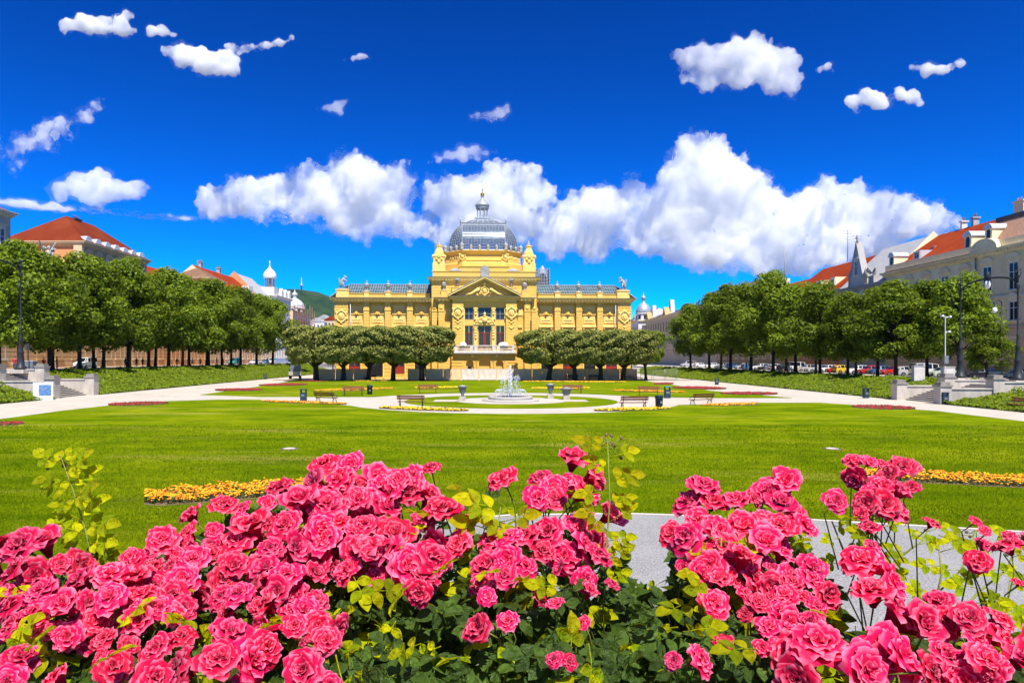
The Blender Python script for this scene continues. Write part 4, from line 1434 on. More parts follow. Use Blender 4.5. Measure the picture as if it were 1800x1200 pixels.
def house(label, side, X, ya, yb, z0, h, wall, trim, roof, ridge, rows, bay, depth=18, bands=(), ground=None, gh=4.5, hip=False, name='town_house', first=None, dent=True, win_to=None):
    """town house with its front on the line x = X from ya (near) to yb (far); rows: (z, height, width, style)"""
    L = yb - ya
    if side > 0:
        root = thing(name, label, 'building', (X, yb, z0), -math.pi / 2)
        conv = lambda Y: yb - Y
    else:
        root = thing(name, label, 'building', (X, ya, z0), math.pi / 2)
        conv = lambda Y: Y - ya
    MB().box(0, L, 0, depth, gh if ground else -0.3, h).build('wall', M[wall], root)
    if ground:
        mb = MB()
        rust(mb, 0.01, L - 0.01, -0.12, depth - 0.02, -0.3, gh, 0.7, 0.09, 0.07)
        mb.box(-0.02, L + 0.02, -0.3, depth, gh, gh + 0.3)
        mb.build('ground_floor', M[ground], root)
    mb = MB()
    for zb in bands:
        mb.box(-0.02, L + 0.02, -0.2, 0.3, zb, zb + 0.35)
    cornice(mb, 0, L, 0.0, h - 0.9, h, 0.8, back=depth, dent=dent)
    mb.build('cornice', M[trim], root)
    n = max(1, int(round(L / bay)))
    for (z, wh, ww, st) in rows:
        for i in range(n):
            u = (i + 0.5) * L / n if first is None else first + i * bay
            if u < 0.8 or u > L - 0.8:
                continue
            house_window(root, u, z, ww, wh, trim, st)
    # roof
    e = 0.45
    if roof:
        d2 = depth / 2
        if hip:
            q = min(d2, L / 2) * 0.95
            rv = [(-e, -e, h), (L + e, -e, h), (L + e, depth + e, h), (-e, depth + e, h), (q, d2, h + ridge), (L - q, d2, h + ridge)]
            r = MB().add(rv, [(0, 1, 5, 4), (1, 2, 5), (2, 3, 4, 5), (3, 0, 4)])
        else:
            rv = [(-0.02, -e, h), (L + 0.02, -e, h), (L + 0.02, depth + e, h), (-0.02, depth + e, h), (-0.02, d2, h + ridge), (L + 0.02, d2, h + ridge)]
            r = MB().add(rv, [(0, 1, 5, 4), (2, 3, 4, 5)])
            g = MB()
            for u in (0.0, L):
                g.add([(u, -e * 0.4, h), (u, depth + e * 0.4, h), (u, d2, h + ridge - 0.05)], [(0, 1, 2)])
            g.build('gable', M[wall], root)
        ro = r.build('roof', M[roof], root)
    else:
        ro = None
    return root, ro, conv


def on_roof(h, depth, ridge, k):
    """height of the front roof plane at fraction k of the way to the ridge: (v, z)"""
    return depth / 2 * k, h + ridge * k


def chimney(ro, u, v, z, w=1.4, h=2.2, wall='cream_pale'):
    mb = MB().box(u - w / 2, u + w / 2, v - 0.5, v + 0.5, z - 1.2, z + h)
    mb.box(u - w / 2 - 0.18, u + w / 2 + 0.18, v - 0.68, v + 0.68, z + h, z + h + 0.22)
    c = mb.build('chimney', M[wall], ro)
    p = MB()
    for q in (-0.35, 0.0, 0.35):
        p.lathe([(0.13, 0), (0.11, 0.5), (0.16, 0.55)], (u + q * w, v, z + h + 0.22), 7)
    p.build('chimney_pot', M['terracotta'], c)


def skylight(ro, u, h, depth, ridge, k, w=1.0, ln=1.5):
    v0, z0 = on_roof(h, depth, ridge, k)
    sl = Vector((0, depth / 2, ridge)).normalized()
    nn = Vector((0, -ridge, depth / 2)).normalized()
    p = Vector((u, v0, z0)) + nn * 0.12
    q = [p + Vector((-w / 2, 0, 0)), p + Vector((w / 2, 0, 0)), p + Vector((w / 2, 0, 0)) + sl * ln, p + Vector((-w / 2, 0, 0)) + sl * ln]
    MB().prism(q, -nn * 0.2).build('skylight', M['zinc'], ro)
    q2 = [a + nn * 0.02 + (p + sl * ln / 2 - a) * 0.18 for a in q]
    MB().add(q2, [(0, 1, 2, 3)]).build('pane', M['glass_far'], ro)


def lucarne(ro, u, v, z, w=1.5, h=1.9, depth=2.6, wall='cream_pale'):
    """round-headed dormer with zinc hood"""
    mb = MB().box(u - w / 2, u + w / 2, v, v + depth, z - 0.3, z + h)
    d = mb.build('dormer', M[wall], ro)
    t = [math.pi * k / 10 for k in range(11)]
    MB().prism([(u - (w / 2 + 0.18) * math.cos(a), v - 0.18, z + h + (w / 2 + 0.1) * math.sin(a)) for a in t], (0, depth + 0.3, 0)).build('dormer_hood', M['zinc'], d)
    MB().prism([(u - w * 0.26, v - 0.03, z + 0.25), (u + w * 0.26, v - 0.03, z + 0.25)] + [(u + w * 0.26 * math.cos(a), v - 0.03, z + h * 0.78 + w * 0.26 * math.sin(a)) for a in t], (0, 0.1, 0)).build('pane', M['glass_far'], d)


# ---- right street
ROWS_R1 = ((12.4, 3.9, 1.75, 'arch'), (8.0, 2.7, 1.6, 'pediment'), (2.9, 2.5, 1.6, 'plain'), (0.25, 0.7, 1.3, 'plain'))
r1, ro, cv = house('cream town house with red roof and dormers, nearest on the right', 1, 76, 78, 105.2, ZR, 18.8, 'cream', 'cream_pale', None, 6.5, ROWS_R1, 5.1, 20, (6.9, 11.4), 'sand', 6.9, first=2.3)
ro = MB().add([(-0.02, 0.5, 19.9), (27.2, 0.5, 19.9), (27.2, 3.2, 23.6), (-0.02, 3.2, 23.6), (27.2, 17, 23.6), (-0.02, 17, 23.6)], [(0, 1, 2, 3), (3, 2, 4, 5)]).build('roof', M['tile_pink'], r1)
MB().box(-0.02, 27.2, 0.0, 0.6, 18.8, 20.0).build('parapet', M['cream_pale'], r1)
MB().box(-0.1, 27.2, 3.0, 3.5, 23.5, 24.1).build('roof_crest', M['slate_dark'], ro)
for u in (2.2, 12.4, 22.6):
    lucarne(ro, u, 0.2, 20.0, 1.5, 2.0)
mb = MB()
mb.prism([(2.3 - 2.8 * math.cos(a), -0.75, 18.82 + 1.7 * math.sin(a)) for a in [math.pi * k / 12 for k in range(13)]], (0, 1.1, 0))
mb.build('arched_pediment', M['cream_pale'], r1)
MB().tube([(0.1, -0.25, 0), (0.1, -0.25, 18)], 0.12, 6).build('rain_pipe', M['verdigris'], r1)
r1b, rob, cv = house('cream town house with steep plain red roof between nearest house and gothic house', 1, 76, 105.2, 129, ZR, 18.6, 'cream_pale', 'cream', 'tile_red', 7.2,
                     ((12.4, 3.6, 1.7, 'arch'), (8.0, 2.7, 1.6, 'hood'), (2.9, 2.5, 1.6, 'plain')), 5.1, 20, (6.9,), 'sand', 6.9)
MB().box(0, 23.8, -0.1, 0.5, 18.6, 19.9).build('parapet', M['cream_pale'], r1b)
for u, k in ((5.5, 0.45), (14, 0.3), (16.5, 0.62), (20.5, 0.62)):
    skylight(rob, u, 18.6, 20, 7.2, k)
lucarne(rob, 21.3, 0.4, 19.6, 1.6, 2.1)
lucarne(rob, 1.2, 0.4, 19.6, 1.5, 1.9)
MB().box(5.0, 6.9, 2.2, 5.2, 20.2, 21.9).build('flat_dormer', M['zinc'], rob)
house_window(rob, 5.95, 20.5, 1.3, 1.1, 'zinc', 'plain').location.y = 2.15
chimney(rob, 19.5, 10.3, 25.6, 2.0, 2.0)
chimney(rob, 9, 10.4, 25.5, 0.6, 1.6, 'slate')
chimney(rob, 6.2, 10.4, 25.5, 0.4, 1.5, 'white_wall')
mb = MB().add([(0, -0.45, 18.6), (0, 20.45, 18.6), (0, 10, 26.2)], [(0, 1, 2)])
chimney(ro, 22, 4.5, 24.5, 2.2, 2.6)
chimney(ro, 8.5, 5.5, 24.0, 2.2, 3.6)

r2, ro2, cv = house('grey gothic house with pointed gable on the right street', 1, 76, 129, 145, ZR, 17.2, 'gothic', 'grey_wall', 'slate', 8.6, ((12.3, 3.0, 1.3, 'hood'), (7.8, 3.0, 1.3, 'plain'), (2.9, 2.5, 1.4, 'plain')), 4.0, 18, (6.9,), 'grey_wall', 5.0)
mb = MB().prism([(4.6, -0.6, 17.2), (9.4, -0.6, 17.2), (9.2, -0.6, 19.0), (7.0, -0.6, 25.4), (4.8, -0.6, 19.0)], (0, 1.1, 0))
gb = mb.build('pointed_gable', M['gothic'], r2)
mb = MB()
for s in (-1, 1):
    mb.prism([(7.0 + s * 2.2, -0.75, 18.9), (7.0 + s * 2.5, -0.75, 18.9), (7.0, -0.75, 26.2), (7.0, -0.75, 25.4)], (0, 1.3, 0))
    mb.lathe([(0.3, 0), (0.3, 1.8), (0.42, 1.9), (0.0, 3.6)], (7.0 + s * 2.9, -0.4, 17.2), 6)
mb.lathe([(0.25, 0), (0.12, 0.6), (0.3, 0.9), (0, 1.7)], (7.0, -0.5, 25.9), 6)
mb.build('gable_coping', M['grey_wall'], gb)
house_window(r2, 7.0, 19.3, 1.2, 2.8, 'white_wall', 'hood').location.y = -0.62
mb = MB()
mb.box(11.4, 13.2, -0.7, 0.6, 17.2, 18.6)
mb.build('plinth', M['grey_wall'], r2)
mb = MB()
mb.tube([(12.3, -0.1, 18.6), (12.3, -0.1, 19.4), (12.6, -0.1, 20.2)], [0.25, 0.4, 0.25], 7)
mb.ball((12.9, -0.1, 20.5), (0.4, 0.25, 0.28), 7, 6)
for s in (-1, 1):
    mb.prism([(12.3, s * 0.2 - 0.1, 19.3), (11.4, s * 0.9 - 0.1, 20.9), (10.9, s * 1.1 - 0.1, 20.0), (11.6, s * 0.5 - 0.1, 19.0)], (0.0, 0.12, 0.05))
mb.v = [(12.3 + (p[0] - 12.3) * 0.75, p[1], 18.6 + (p[2] - 18.6) * 0.75) for p in mb.v]
mb.build('eagle', M['statue'], r2)
MB().add([(16.05, -0.3, 17.2), (16.05, 18.3, 17.2), (16.05, 9, 26.6)], [(0, 1, 2)]).build('party_wall', M['cream_pale'], r2)
r3, ro3, cv = house('ochre town house with red roof left of the gothic gable', 1, 76, 145, 172, ZR, 17.4, 'ochre', 'sand', 'tile_red', 7.6, ((12.6, 2.8, 1.5, 'hood'), (8.0, 2.7, 1.5, 'hood'), (2.6, 2.6, 1.5, 'plain')), 4.5, 19, (6.9,), 'orange_wall', 5.2)
for u in (15.0, 21.5):
    MB().box(u - 1.0, u + 1.0, 1.0, 4.6, 17.6, 20.4).build('flat_dormer', M['cream_pale'], ro3)
    house_window(ro3, u, 18.2, 1.2, 1.6, 'white_wall', 'plain').location.y = 0.98
for (X, Y, z, hgt) in ((80, 150, 25.5, 7.0), (81, 148, 25.5, 5.5), (82, 186, 25.0, 9.5)):
    mb = MB().tube([(0, 0, 0), (0, 0, hgt)], 0.09, 5)
    if hgt < 8:
        for k in range(4):
            mb.tube([(-1.2 + 0.1 * k, -0.3, hgt - 0.4 - k * 0.6), (1.2 - 0.1 * k, 0.3, hgt - 0.4 - k * 0.6)], 0.05, 4)
    o = mb.build('roof_antenna', M['statue'])
    o.location = (X, Y, z)
    tag(o, 'tall thin mast on the far right roofs' if hgt > 8 else ('wide television antenna left of the gothic gable' if hgt > 6 else 'shorter television antenna left of the gothic gable'), 'antenna', 'antennas on the right roofs')
r4, ro4, cv = house('cream house with red roof behind the tallest right trees', 1, 76, 172, 222, ZR, 16.8, 'cream', 'cream_pale', 'tile_red', 6.6, ((12.0, 2.8, 1.5, 'hood'), (7.5, 2.7, 1.5, 'hood'), (2.6, 2.6, 1.5, 'plain')), 5.0, 19, (6.4,), 'ochre', 5.2)
MB().box(10, 26, 4, 12, 20, 25.5).build('roof_storey', M['white_wall'], r4)
chimney(ro4, 14, 9.5, 23.5, 1.6, 2.4, 'slate')
r5, ro5, cv = house('brown stone house with dark roof and tall chimneys far down the right street', 1, 76, 222, 320, ZR, 20.5, 'sand', 'cream', 'slate_dark', 3.6,
                    ((14.0, 4.0, 1.8, 'plain'), (8.0, 3.6, 1.8, 'hood'), (2.6, 3.0, 1.8, 'plain')), 4.2, 20, (6.6, 13.0), 'sand', 5.6)
for u in (4, 34):
    MB().prism([(u - 2.2, 2.0, 20.5), (u + 2.2, 2.0, 20.5), (u + 1.0, 2.0, 27.0), (u - 1.0, 2.0, 27.0)], (0, 1.6, 0)).build('chimney', M['white_wall'], ro5)
    MB().prism([(u - 2.6, -0.5, 20.5), (u + 2.6, -0.5, 20.5), (u, -0.5, 24.0)], (0, 3.0, 0)).build('dormer', M['ochre'], ro5)


def cupola(root, c, z, r, h, roof, finial=True, drum=2.0, wall='white_wall'):
    mb = MB().lathe([(r * 1.02, 0), (r * 1.02, drum), (r * 1.15, drum + 0.1), (r * 1.15, drum + 0.5), (r, drum + 0.55)], (c[0], c[1], z), 12, smooth=False)
    cu = mb.build('cupola_drum', M[wall], root)
    prof = [(r * 1.05, 0), (r * 1.08, h * 0.15), (r * 0.98, h * 0.4), (r * 0.75, h * 0.65), (r * 0.42, h * 0.85), (r * 0.22, h * 0.95), (r * 0.2, h * 1.2), (r * 0.36, h * 1.3), (r * 0.3, h * 1.45), (r * 0.06, h * 1.6), (0.0, h * 1.95)]
    MB().lathe(prof, (c[0], c[1], z + drum + 0.5), 16).build('cupola_roof', M[roof], cu)
    d = MB()
    for k in range(8):
        a = k * math.pi / 4
        d.cbox((c[0] + r * 1.02 * math.cos(a), c[1] + r * 1.02 * math.sin(a), z + drum * 0.5), (0.12, r * 0.32, drum * 0.6), 0, a)
    d.build('cupola_windows', M['glass_far'], cu)
    return cu


r6, ro6, cv = house('corner house with dark round cupola right of the pavilion', 1, 73, 322, 352, ZR, 20.5, 'white_wall', 'cream_pale', 'slate_dark', 6.0, ((14.0, 3.6, 1.8, 'plain'), (8.0, 3.6, 1.8, 'plain')), 4.2, 20, (6.6,))
cupola(r6, (27.5, 3.0), 20.5, 3.3, 5.4, 'lead', drum=3.0)
cupola(r6, (19.0, 2.0), 19.5, 2.2, 3.4, 'lead', drum=1.2)

# ---- left street
XL = -74.0
ROWS_L = ((17.0, 3.0, 1.6, 'arch'), (12.0, 3.2, 1.6, 'hood'), (6.8, 3.2, 1.6, 'hood'), (1.6, 3.0, 1.7, 'plain'))
l1, rl1, cv = house('grey stone house cut by the left edge of the picture', -1, XL, 84, 106.8, ZL, 24.4, 'grey_wall', 'gothic', 'tile_red', 4.5, ((18.0, 3.6, 1.7, 'hood'),) + ROWS_L[1:], 4.5, 18, (5.6, 11.0, 16.4), 'brown_wall', 5.6, hip=True)
l2, rl2, cv = house('low ochre house front with triangular pediments behind the first left trees', -1, XL, 106.8, 126, ZL, 17.4, 'brown_wall', 'ochre', None, 4.0, ROWS_L[1:], 4.6, 14, (5.6, 11.0), 'terracotta', 5.6)
for u in (3.6, 14.8):
    MB().prism([(u - 2.6, -0.8, 17.4), (u + 2.6, -0.8, 17.4), (u, -0.8, 19.4)], (0, 3.0, 0)).build('pediment', M['ochre'], l2)
mb = MB()
mb.box(8.0, 11.4, -0.4, 1.2, 17.4, 19.0)
for q, (du, dz) in enumerate(((0, 0), (0.9, -0.2), (-0.9, -0.3))):
    mb.tube([(9.6 + du, 0.3, 18.9), (9.6 + du, 0.3, 18.8 + dz), (9.7 + du * 1.1, 0.2, 20.0 + dz)], [0.35, 0.5, 0.3], 7)
    mb.ball((9.7 + du * 1.1, 0.2, 20.5 + dz), 0.32, 7, 6)
    mb.tube([(9.6 + du, 0.2, 19.6 + dz), (9.6 + du * 1.8, 0.0, 20.8 + dz)], [0.18, 0.1], 6)
mb.prism([(8.8, 0.3, 19.0), (7.4, 0.3, 21.4), (8.9, 0.3, 20.0)], (0, 0.15, 0))
mb.prism([(10.6, 0.3, 19.0), (11.9, 0.3, 21.8), (10.3, 0.3, 20.0)], (0, 0.15, 0))
mb.build('statue_group', M['statue'], l2)
# the tall red-roofed hall with its orange end wall
l3, rl3, cv = house('tall hall with red hipped roof and orange end wall above the left trees', -1, XL, 126, 150, ZL, 23.2, 'brown_wall', 'sand', 'tile_old', 6.2, ((17.6, 3.2, 1.5, 'arch'),) + ROWS_L[1:], 3.4, 15.0, (5.6, 11.0, 16.2), 'terracotta', 5.6, hip=True)
MB().box(-0.12, -0.02, 0.2, 14.8, 5.6, 22.6).build('end_wall', M['orange_wall'], l3)
MB().box(-0.5, 0.4, -0.15, 1.4, 16.0, 22.8).build('corner_pier', M['sand'], l3)
MB().box(-0.5, 0.4, 9.0, 10.6, 16.0, 23.0).build('corner_pier', M['sand'], l3)
for k in range(7):
    u = 1.6 + k * 3.3
    lucarne(rl3, u, -0.1, 23.0, 1.7, 0.5, 3.0, 'zinc')
chimney(rl3, 10.5, 7.5, 28.5, 2.0, 0.8, 'slate_dark')
l4, rl4, cv = house('terracotta town house hidden behind the left trees', -1, XL, 150, 184, ZL, 19.5, 'terracotta', 'sand', 'tile_red', 4.5, ROWS_L[1:], 4.4, 15, (5.6, 11.0), 'orange_wall', 5.6)
l5, rl5, cv = house('corner pavilion house with brown pyramid roof left', -1, XL, 184, 194.5, ZL, 23.4, 'brown_wall', 'sand', 'tile_brown', 3.4, ROWS_L, 3.4, 10.5, (5.6, 11.0), 'terracotta', 5.6, hip=True)
MB().lathe([(0.15, 0), (0.08, 0.8), (0.18, 1.0), (0, 2.6)], (5.2, 5.2, 26.6), 6).build('roof_finial', M['statue'], rl5)
l6, rl6, cv = house('house with broad red roof right of the brown pyramid roof', -1, XL, 194.5, 226, ZL, 21.0, 'cream', 'cream_pale', 'tile_red', 7.4, ROWS_L[1:], 4.4, 18, (5.6, 11.0), 'terracotta', 5.6)
for u in (6, 20):
    chimney(rl6, u, 9.2, 28.2, 1.4, 1.6, 'slate')
MB().box(20, 24, -0.3, 2.0, 21.0, 24.5).build('attic_gable', M['white_wall'], l6)
l7, rl7, cv = house('house with orange stepped gable and grey roof on the left street', -1, XL, 226, 243, ZL, 21.5, 'ochre', 'cream_pale', 'slate', 8.5, ROWS_L, 4.2, 17, (5.6, 11.0, 16.2), 'sand', 5.6)
MB().add([(-0.1, -0.2, 21.5), (-0.1, 17.2, 21.5), (-0.1, 8.5, 30.6)], [(0, 1, 2)]).build('gable_wall', M['orange_wall'], l7)
l8, rl8, cv = house('pale blue town house with white onion turret on the left street', -1, XL, 243, 262, ZL, 24.2, 'blue_wall', 'white_wall', 'slate', 4.0, ((18.5, 3.2, 1.3, 'hood'), (13.0, 3.2, 1.3, 'hood'), (7.5, 3.2, 1.3, 'hood'), (2.0, 3.0, 1.4, 'plain')), 3.1, 15, (6.0, 11.5, 17.2))
tr = MB().box(-0.5, 4.0, 0.4, 4.9, 24.2, 27.0).build('turret', M['white_wall'], l8)
mb = MB()
for k in range(8):
    a = k * math.pi / 4
    mb.lathe([(0.28, 0), (0.24, 3.0), (0.3, 3.2)], (1.75 + 1.6 * math.cos(a), 2.65 + 1.6 * math.sin(a), 27.0), 6)
mb.lathe([(0.9, 0), (0.9, 3.2)], (1.75, 2.65, 27.0), 8)
mb.build('turret_columns', M['grey_wall'], tr)
MB().lathe([(2.1, 0), (2.2, 0.4), (2.3, 1.0), (2.1, 1.9), (1.4, 2.9), (0.6, 3.6), (0.2, 4.4), (0.12, 5.6), (0.3, 5.9), (0.0, 6.6)], (1.75, 2.65, 30.2), 14).build('onion_roof', M['white_paint'], tr)
for u in (7, 12, 16.5):
    MB().prism([(u - 1.2, -0.5, 24.2), (u + 1.2, -0.5, 24.2), (u + 1.2, -0.5, 26.2), (u, -0.5, 27.2), (u - 1.2, -0.5, 26.2)], (0, 1.2, 0)).build('attic_gable', M['white_wall'], l8)
l9, rl9, cv = house('pinkish house wrapped in scaffolding with a grey cupola', -1, XL, 262, 292, 1.4, 21.5, 'white_wall', 'sand', None, 3.0, ((15.5, 3.0, 1.6, 'plain'), (10.0, 3.0, 1.6, 'plain')), 4.4, 16, (6.0, 13.0))
cupola(l9, (20.0, 4.0), 21.5, 3.6, 4.0, 'zinc', drum=1.8)
mb = MB()
for i in range(9):
    u = i * 30 / 8
    mb.tube([(u, -1.6, 0), (u, -1.6, 24 + 1.2 * math.sin(i * 2.2))], 0.12, 4, smooth=False)
for k in range(9):
    mb.box(0, 30, -1.7, -0.6, 2.4 + k * 2.5, 2.5 + k * 2.5)
    for q in range(5):
        mb.tube([(-0.2, -1.6 + q * 3.6, 0), (-0.2, -1.6 + q * 3.6, 25)], 0.12, 4, smooth=False)
    mb.box(-1.2, -0.2, -1.6, 14, 2.4 + k * 2.5, 2.5 + k * 2.5)
mb.build('scaffolding', M['tile_pink'], l9)
MB().box(-1.35, -1.3, -1.2, 12, 12, 21).build('scaffold_net', M['sand'], l9)

# ---- far town below the mountain and the scaffolded spire
for i, (px, py, d, w, h, mt, lab) in enumerate(((556, 566, 520, 12, 28, 'white_wall', 'small white far house below the mountain, first from the scaffolding'), (569, 560, 560, 11, 32, 'cream_pale', 'small cream far house below the mountain, in the middle of three'),
                                               (582, 563, 540, 12, 30, 'sand', 'small sandy far house below the mountain, next to the pavilion'), (1117, 575, 430, 12, 24, 'white_wall', 'pale far house beside the right end of the pavilion'))):
    p = W(px, py, d)
    root = thing('far_house', lab, 'building', (p.x, p.y, 0), 0, 'far houses')
    hh = p.z
    MB().box(-w / 2, w / 2, 0, 10, -0.1, hh).build('wall', M[mt], root)
    MB().prism([(-w / 2 - 0.3, -0.3, hh), (w / 2 + 0.3, -0.3, hh), (0, -0.3, hh + 3.5)], (0, 10.6, 0)).build('roof', M['tile_red'] if i == 2 else M['slate'], root)
    for r in range(3):
        for c in range(4):
            MB().box(-w / 2 + 1.2 + c * (w - 2.4) / 3.4, -w / 2 + 2.3 + c * (w - 2.4) / 3.4, -0.05, 0.0, hh - 4 - r * 4, hh - 2 - r * 4).build('window', M['glass_far'], root)
p = W(953.5, 467, 420)
root = thing('scaffolded_spire', 'grey scaffolded spire rising behind the pavilion roof', 'tower', (p.x, p.y, 0))
MB().box(-2.4, 2.4, -2.4, 2.4, -0.1, p.z - 9).build('core', M['grey_wall'], root)
MB().lathe([(3.0, 0), (2.0, 6), (0.4, 9)], (0, 0, p.z - 9), 8, smooth=False).build('spire', M['grey_wall'], root)
mb = MB()
for s in (-1, 1):
    for k in range(6):
        mb.box(s * 3.9 - 0.12, s * 3.9 + 0.12, -4 + k * 1.6 - 0.12, -4 + k * 1.6 + 0.12, -0.1, p.z - 3)
        mb.box(-4 + k * 1.6 - 0.12, -4 + k * 1.6 + 0.12, s * 3.9 - 0.12, s * 3.9 + 0.12, -0.1, p.z - 3 + (1 - s) * 0.6)
k = 12.0
while k < p.z - 3:
    mb.box(-4.2, 4.2, -4.2, -3.2, k, k + 0.22).box(-4.2, 4.2, 3.2, 4.2, k, k + 0.22).box(-4.2, -3.2, -4.2, 4.2, k + 0.02, k + 0.2).box(3.2, 4.2, -4.2, 4.2, k + 0.02, k + 0.2)
    k += 2.0
mb.build('scaffolding', M['slate'], root)


# ---- wooded mountain
M['forest'] = surf('mountain_forest', (0.010, 0.030, 0.012), (0.030, 0.060, 0.016), 0.02, 0.95, 6.0, 0.06, c3=(0.06, 0.085, 0.03), s3=0.006, amt3=0.5)


def mountain():
    nx, ny = 90, 26
    prof = [(200, 560), (380, 535), (440, 524), (480, 514), (510, 509), (530, 507), (548, 508), (575, 514), (600, 521), (680, 535), (800, 553), (950, 572), (1100, 590), (1300, 605)]
    D0, D1 = 1900.0, 2550.0
    vs = []
    for j in range(ny):
        t = j / (ny - 1)
        d = D0 + (D1 - D0) * t
        for i in range(nx):
            px = 200 + 1100 * i / (nx - 1)
            X = (px - VX) * D1 / FPX
            y = np.interp(px, [p[0] for p in prof], [p[1] for p in prof])
            top = EYE + (VY - y) * 2450.0 / FPX
            s = math.sin(min(1.0, t / 0.85) * math.pi / 2) if t < 0.85 else math.cos((t - 0.85) / 0.15 * 0.6)
            k = mnoise.fractal(Vector((X * 0.004, d * 0.004, 3.0)), 1.0, 2.0, 5)
            vs.append((X, d, -2 + top * s + k * 16 * (0.3 + math.sin(t * math.pi))))
    fs = [(j * nx + i, j * nx + i + 1, (j + 1) * nx + i + 1, (j + 1) * nx + i) for j in range(ny - 1) for i in range(nx - 1)]
    o = MB().add(vs, fs, 0, True).build('mountain', M['forest'])
    o['kind'] = 'structure'


mountain()
p = W(530, 507, 2430)
t = thing('television_mast', 'thin television mast on the mountain top', 'mast', (p.x, p.y, p.z - 6))
MB().lathe([(3.2, 0), (3.0, 14), (5.5, 15), (5.5, 19), (2.0, 20), (1.6, 36), (0.3, 46)], (0, 0, 0), 8).build('shaft', M['grey_wall'], t)
# ---------------------------------------------------------------- stairs, lamps and park furniture
M['iron'] = surf('cast_iron', (0.040, 0.046, 0.052), (0.025, 0.028, 0.032), 4, 0.45, 0.0, metal=0.2)
M['pole_grey'] = surf('galvanised_pole', (0.24, 0.25, 0.26), (0.18, 0.19, 0.20), 3, 0.45, metal=0.3)
M['bench_wood'] = surf('bench_wood', (0.20, 0.055, 0.030), (0.13, 0.035, 0.020), 5, 0.6, stretch=(0.3, 4, 4))
M['bin_blue'] = surf('bin_paint', (0.028, 0.055, 0.075), (0.020, 0.040, 0.055), 4, 0.5)
M['bin_top'] = surf('bin_lid_paint', (0.04, 0.20, 0.34), (0.03, 0.15, 0.26), 4, 0.5)
M['lamp_globe'] = surf('opal_glass', (0.75, 0.75, 0.72), (0.68, 0.68, 0.66), 4, 0.3)
M['marble'] = surf('fountain_stone', (0.44, 0.41, 0.36), (0.34, 0.315, 0.28), 1.5, 0.7, c3=(0.46, 0.44, 0.40), s3=0.9, amt3=0.4)
M['planter'] = surf('planter_stone', (0.17, 0.19, 0.18), (0.12, 0.135, 0.13), 2.5, 0.8)


def stairs(label, side, X, ys, z1, n1, n2, gname):
    """straight stair up the bank between wing walls with pillars; X is the foot, rising outward"""
    y0, y1 = ys
    root = thing('park_stairs', label, 'stairs', (X, (y0 + y1) / 2, 0))
    hw = (y1 - y0) / 2
    B = lambda a, b, c, d, e, f: MB().box(min(side * a, side * b), max(side * a, side * b), c, d, e, f)
    n = n1 + n2
    rise = z1 / n
    tread, x, z = 0.42, 0.6, 0.0
    for i in range(n):
        if i == n1:
            x += 2.2
        z += rise
        last = i == n1 - 1
        B(x, x + tread + (2.2 if last else 0.0) + (1.6 if i == n - 1 else 0) + 0.06, -hw + 0.75, hw - 0.75, -0.06 if i == 0 else z - rise - 0.12, z - 0.002 * (i % 2)).build('step', M['stone_dark'], root)
        B(x - 0.03, x + 0.10, -hw + 0.76, hw - 0.76, z - 0.055, z + 0.006).build('step_nosing', M['stone'], root)
        x += tread
    xl = 0.6 + n1 * tread
    zl = n1 * rise
    for s in (-1, 1):
        ya, yb = (-hw, -hw + 0.75) if s < 0 else (hw - 0.75, hw)
        B(0.35, xl + 1.3, ya + 0.05, yb - 0.05, -0.06, zl + 0.30).build('wing_wall', M['stone'], root)
        B(0.3, xl + 1.3, ya - 0.03, yb + 0.03, zl + 0.30, zl + 0.42).build('coping', M['stone'], root)
        B(xl + 1.3, x + 2.4, ya + 0.03, yb - 0.03, -0.06, z1 + 0.30).build('wing_wall', M['stone'], root)
        B(xl + 1.25, x + 2.45, ya - 0.05, yb + 0.05, z1 + 0.30, z1 + 0.42).build('coping', M['stone'], root)
        for px_, zz in ((0.2, zl + 0.55), (xl + 1.4, z1 + 0.6)):
            p = B(px_ - 0.5, px_ + 0.5, ya - 0.12, yb + 0.12, -0.06, zz).build('pillar', M['stone'], root)
            m = B(px_ - 0.58, px_ + 0.58, ya - 0.2, yb + 0.2, zz, zz + 0.16)
            m.box(min(side * (px_ - 0.42), side * (px_ + 0.42)), max(side * (px_ - 0.42), side * (px_ + 0.42)), ya - 0.04, yb + 0.04, zz + 0.16, zz + 0.42)
            m.build('pillar_cap', M['stone_dark'], p)
    return root


stairs('pale stone stairs with wing walls up the right bank', 1, 41.2, STAIR_R, ZR, 7, 4, None)
stairs('pale stone stairs with wing walls up the left bank', -1, -44.0, STAIR_L, ZL, 9, 7, None)


def lamp_post(root, y, H):
    mb = MB()
    mb.lathe([(0.62, 0), (0.62, 0.25), (0.40, 0.4), (0.34, 1.2), (0.28, 1.8), (0.34, 1.9), (0.26, 2.1), (0.18, 3.2), (0.25, 3.3), (0.14, 3.5), (0.11, 4.4), (0.16, 4.5), (0.09, 4.6), (0.075, H - 1.0), (0.14, H - 0.9), (0.16, H - 0.5), (0.09, H - 0.3)], (0, y, 0.35), 12)
    p = mb.build('post', M['iron'], root)
    MB().box(-0.9, 0.9, y - 0.9, y + 0.9, -0.05, 0.36).build('plinth', M['stone'], root)
    mb = MB()
    mb.lathe([(0.1, 0), (0.06, 0.5), (0.13, 0.7), (0.05, 0.9), (0.0, 1.7)], (0, y, H), 7)
    for s in (-1, 1):
        mb.tube([(0, y, H + 0.4), (0, y + s * 0.4, H + 0.9), (0, y + s * 0.35, H + 1.4), (0, y + s * 0.1, H + 1.2)], 0.035, 5)
    mb.build('post_finial', M['iron'], p)


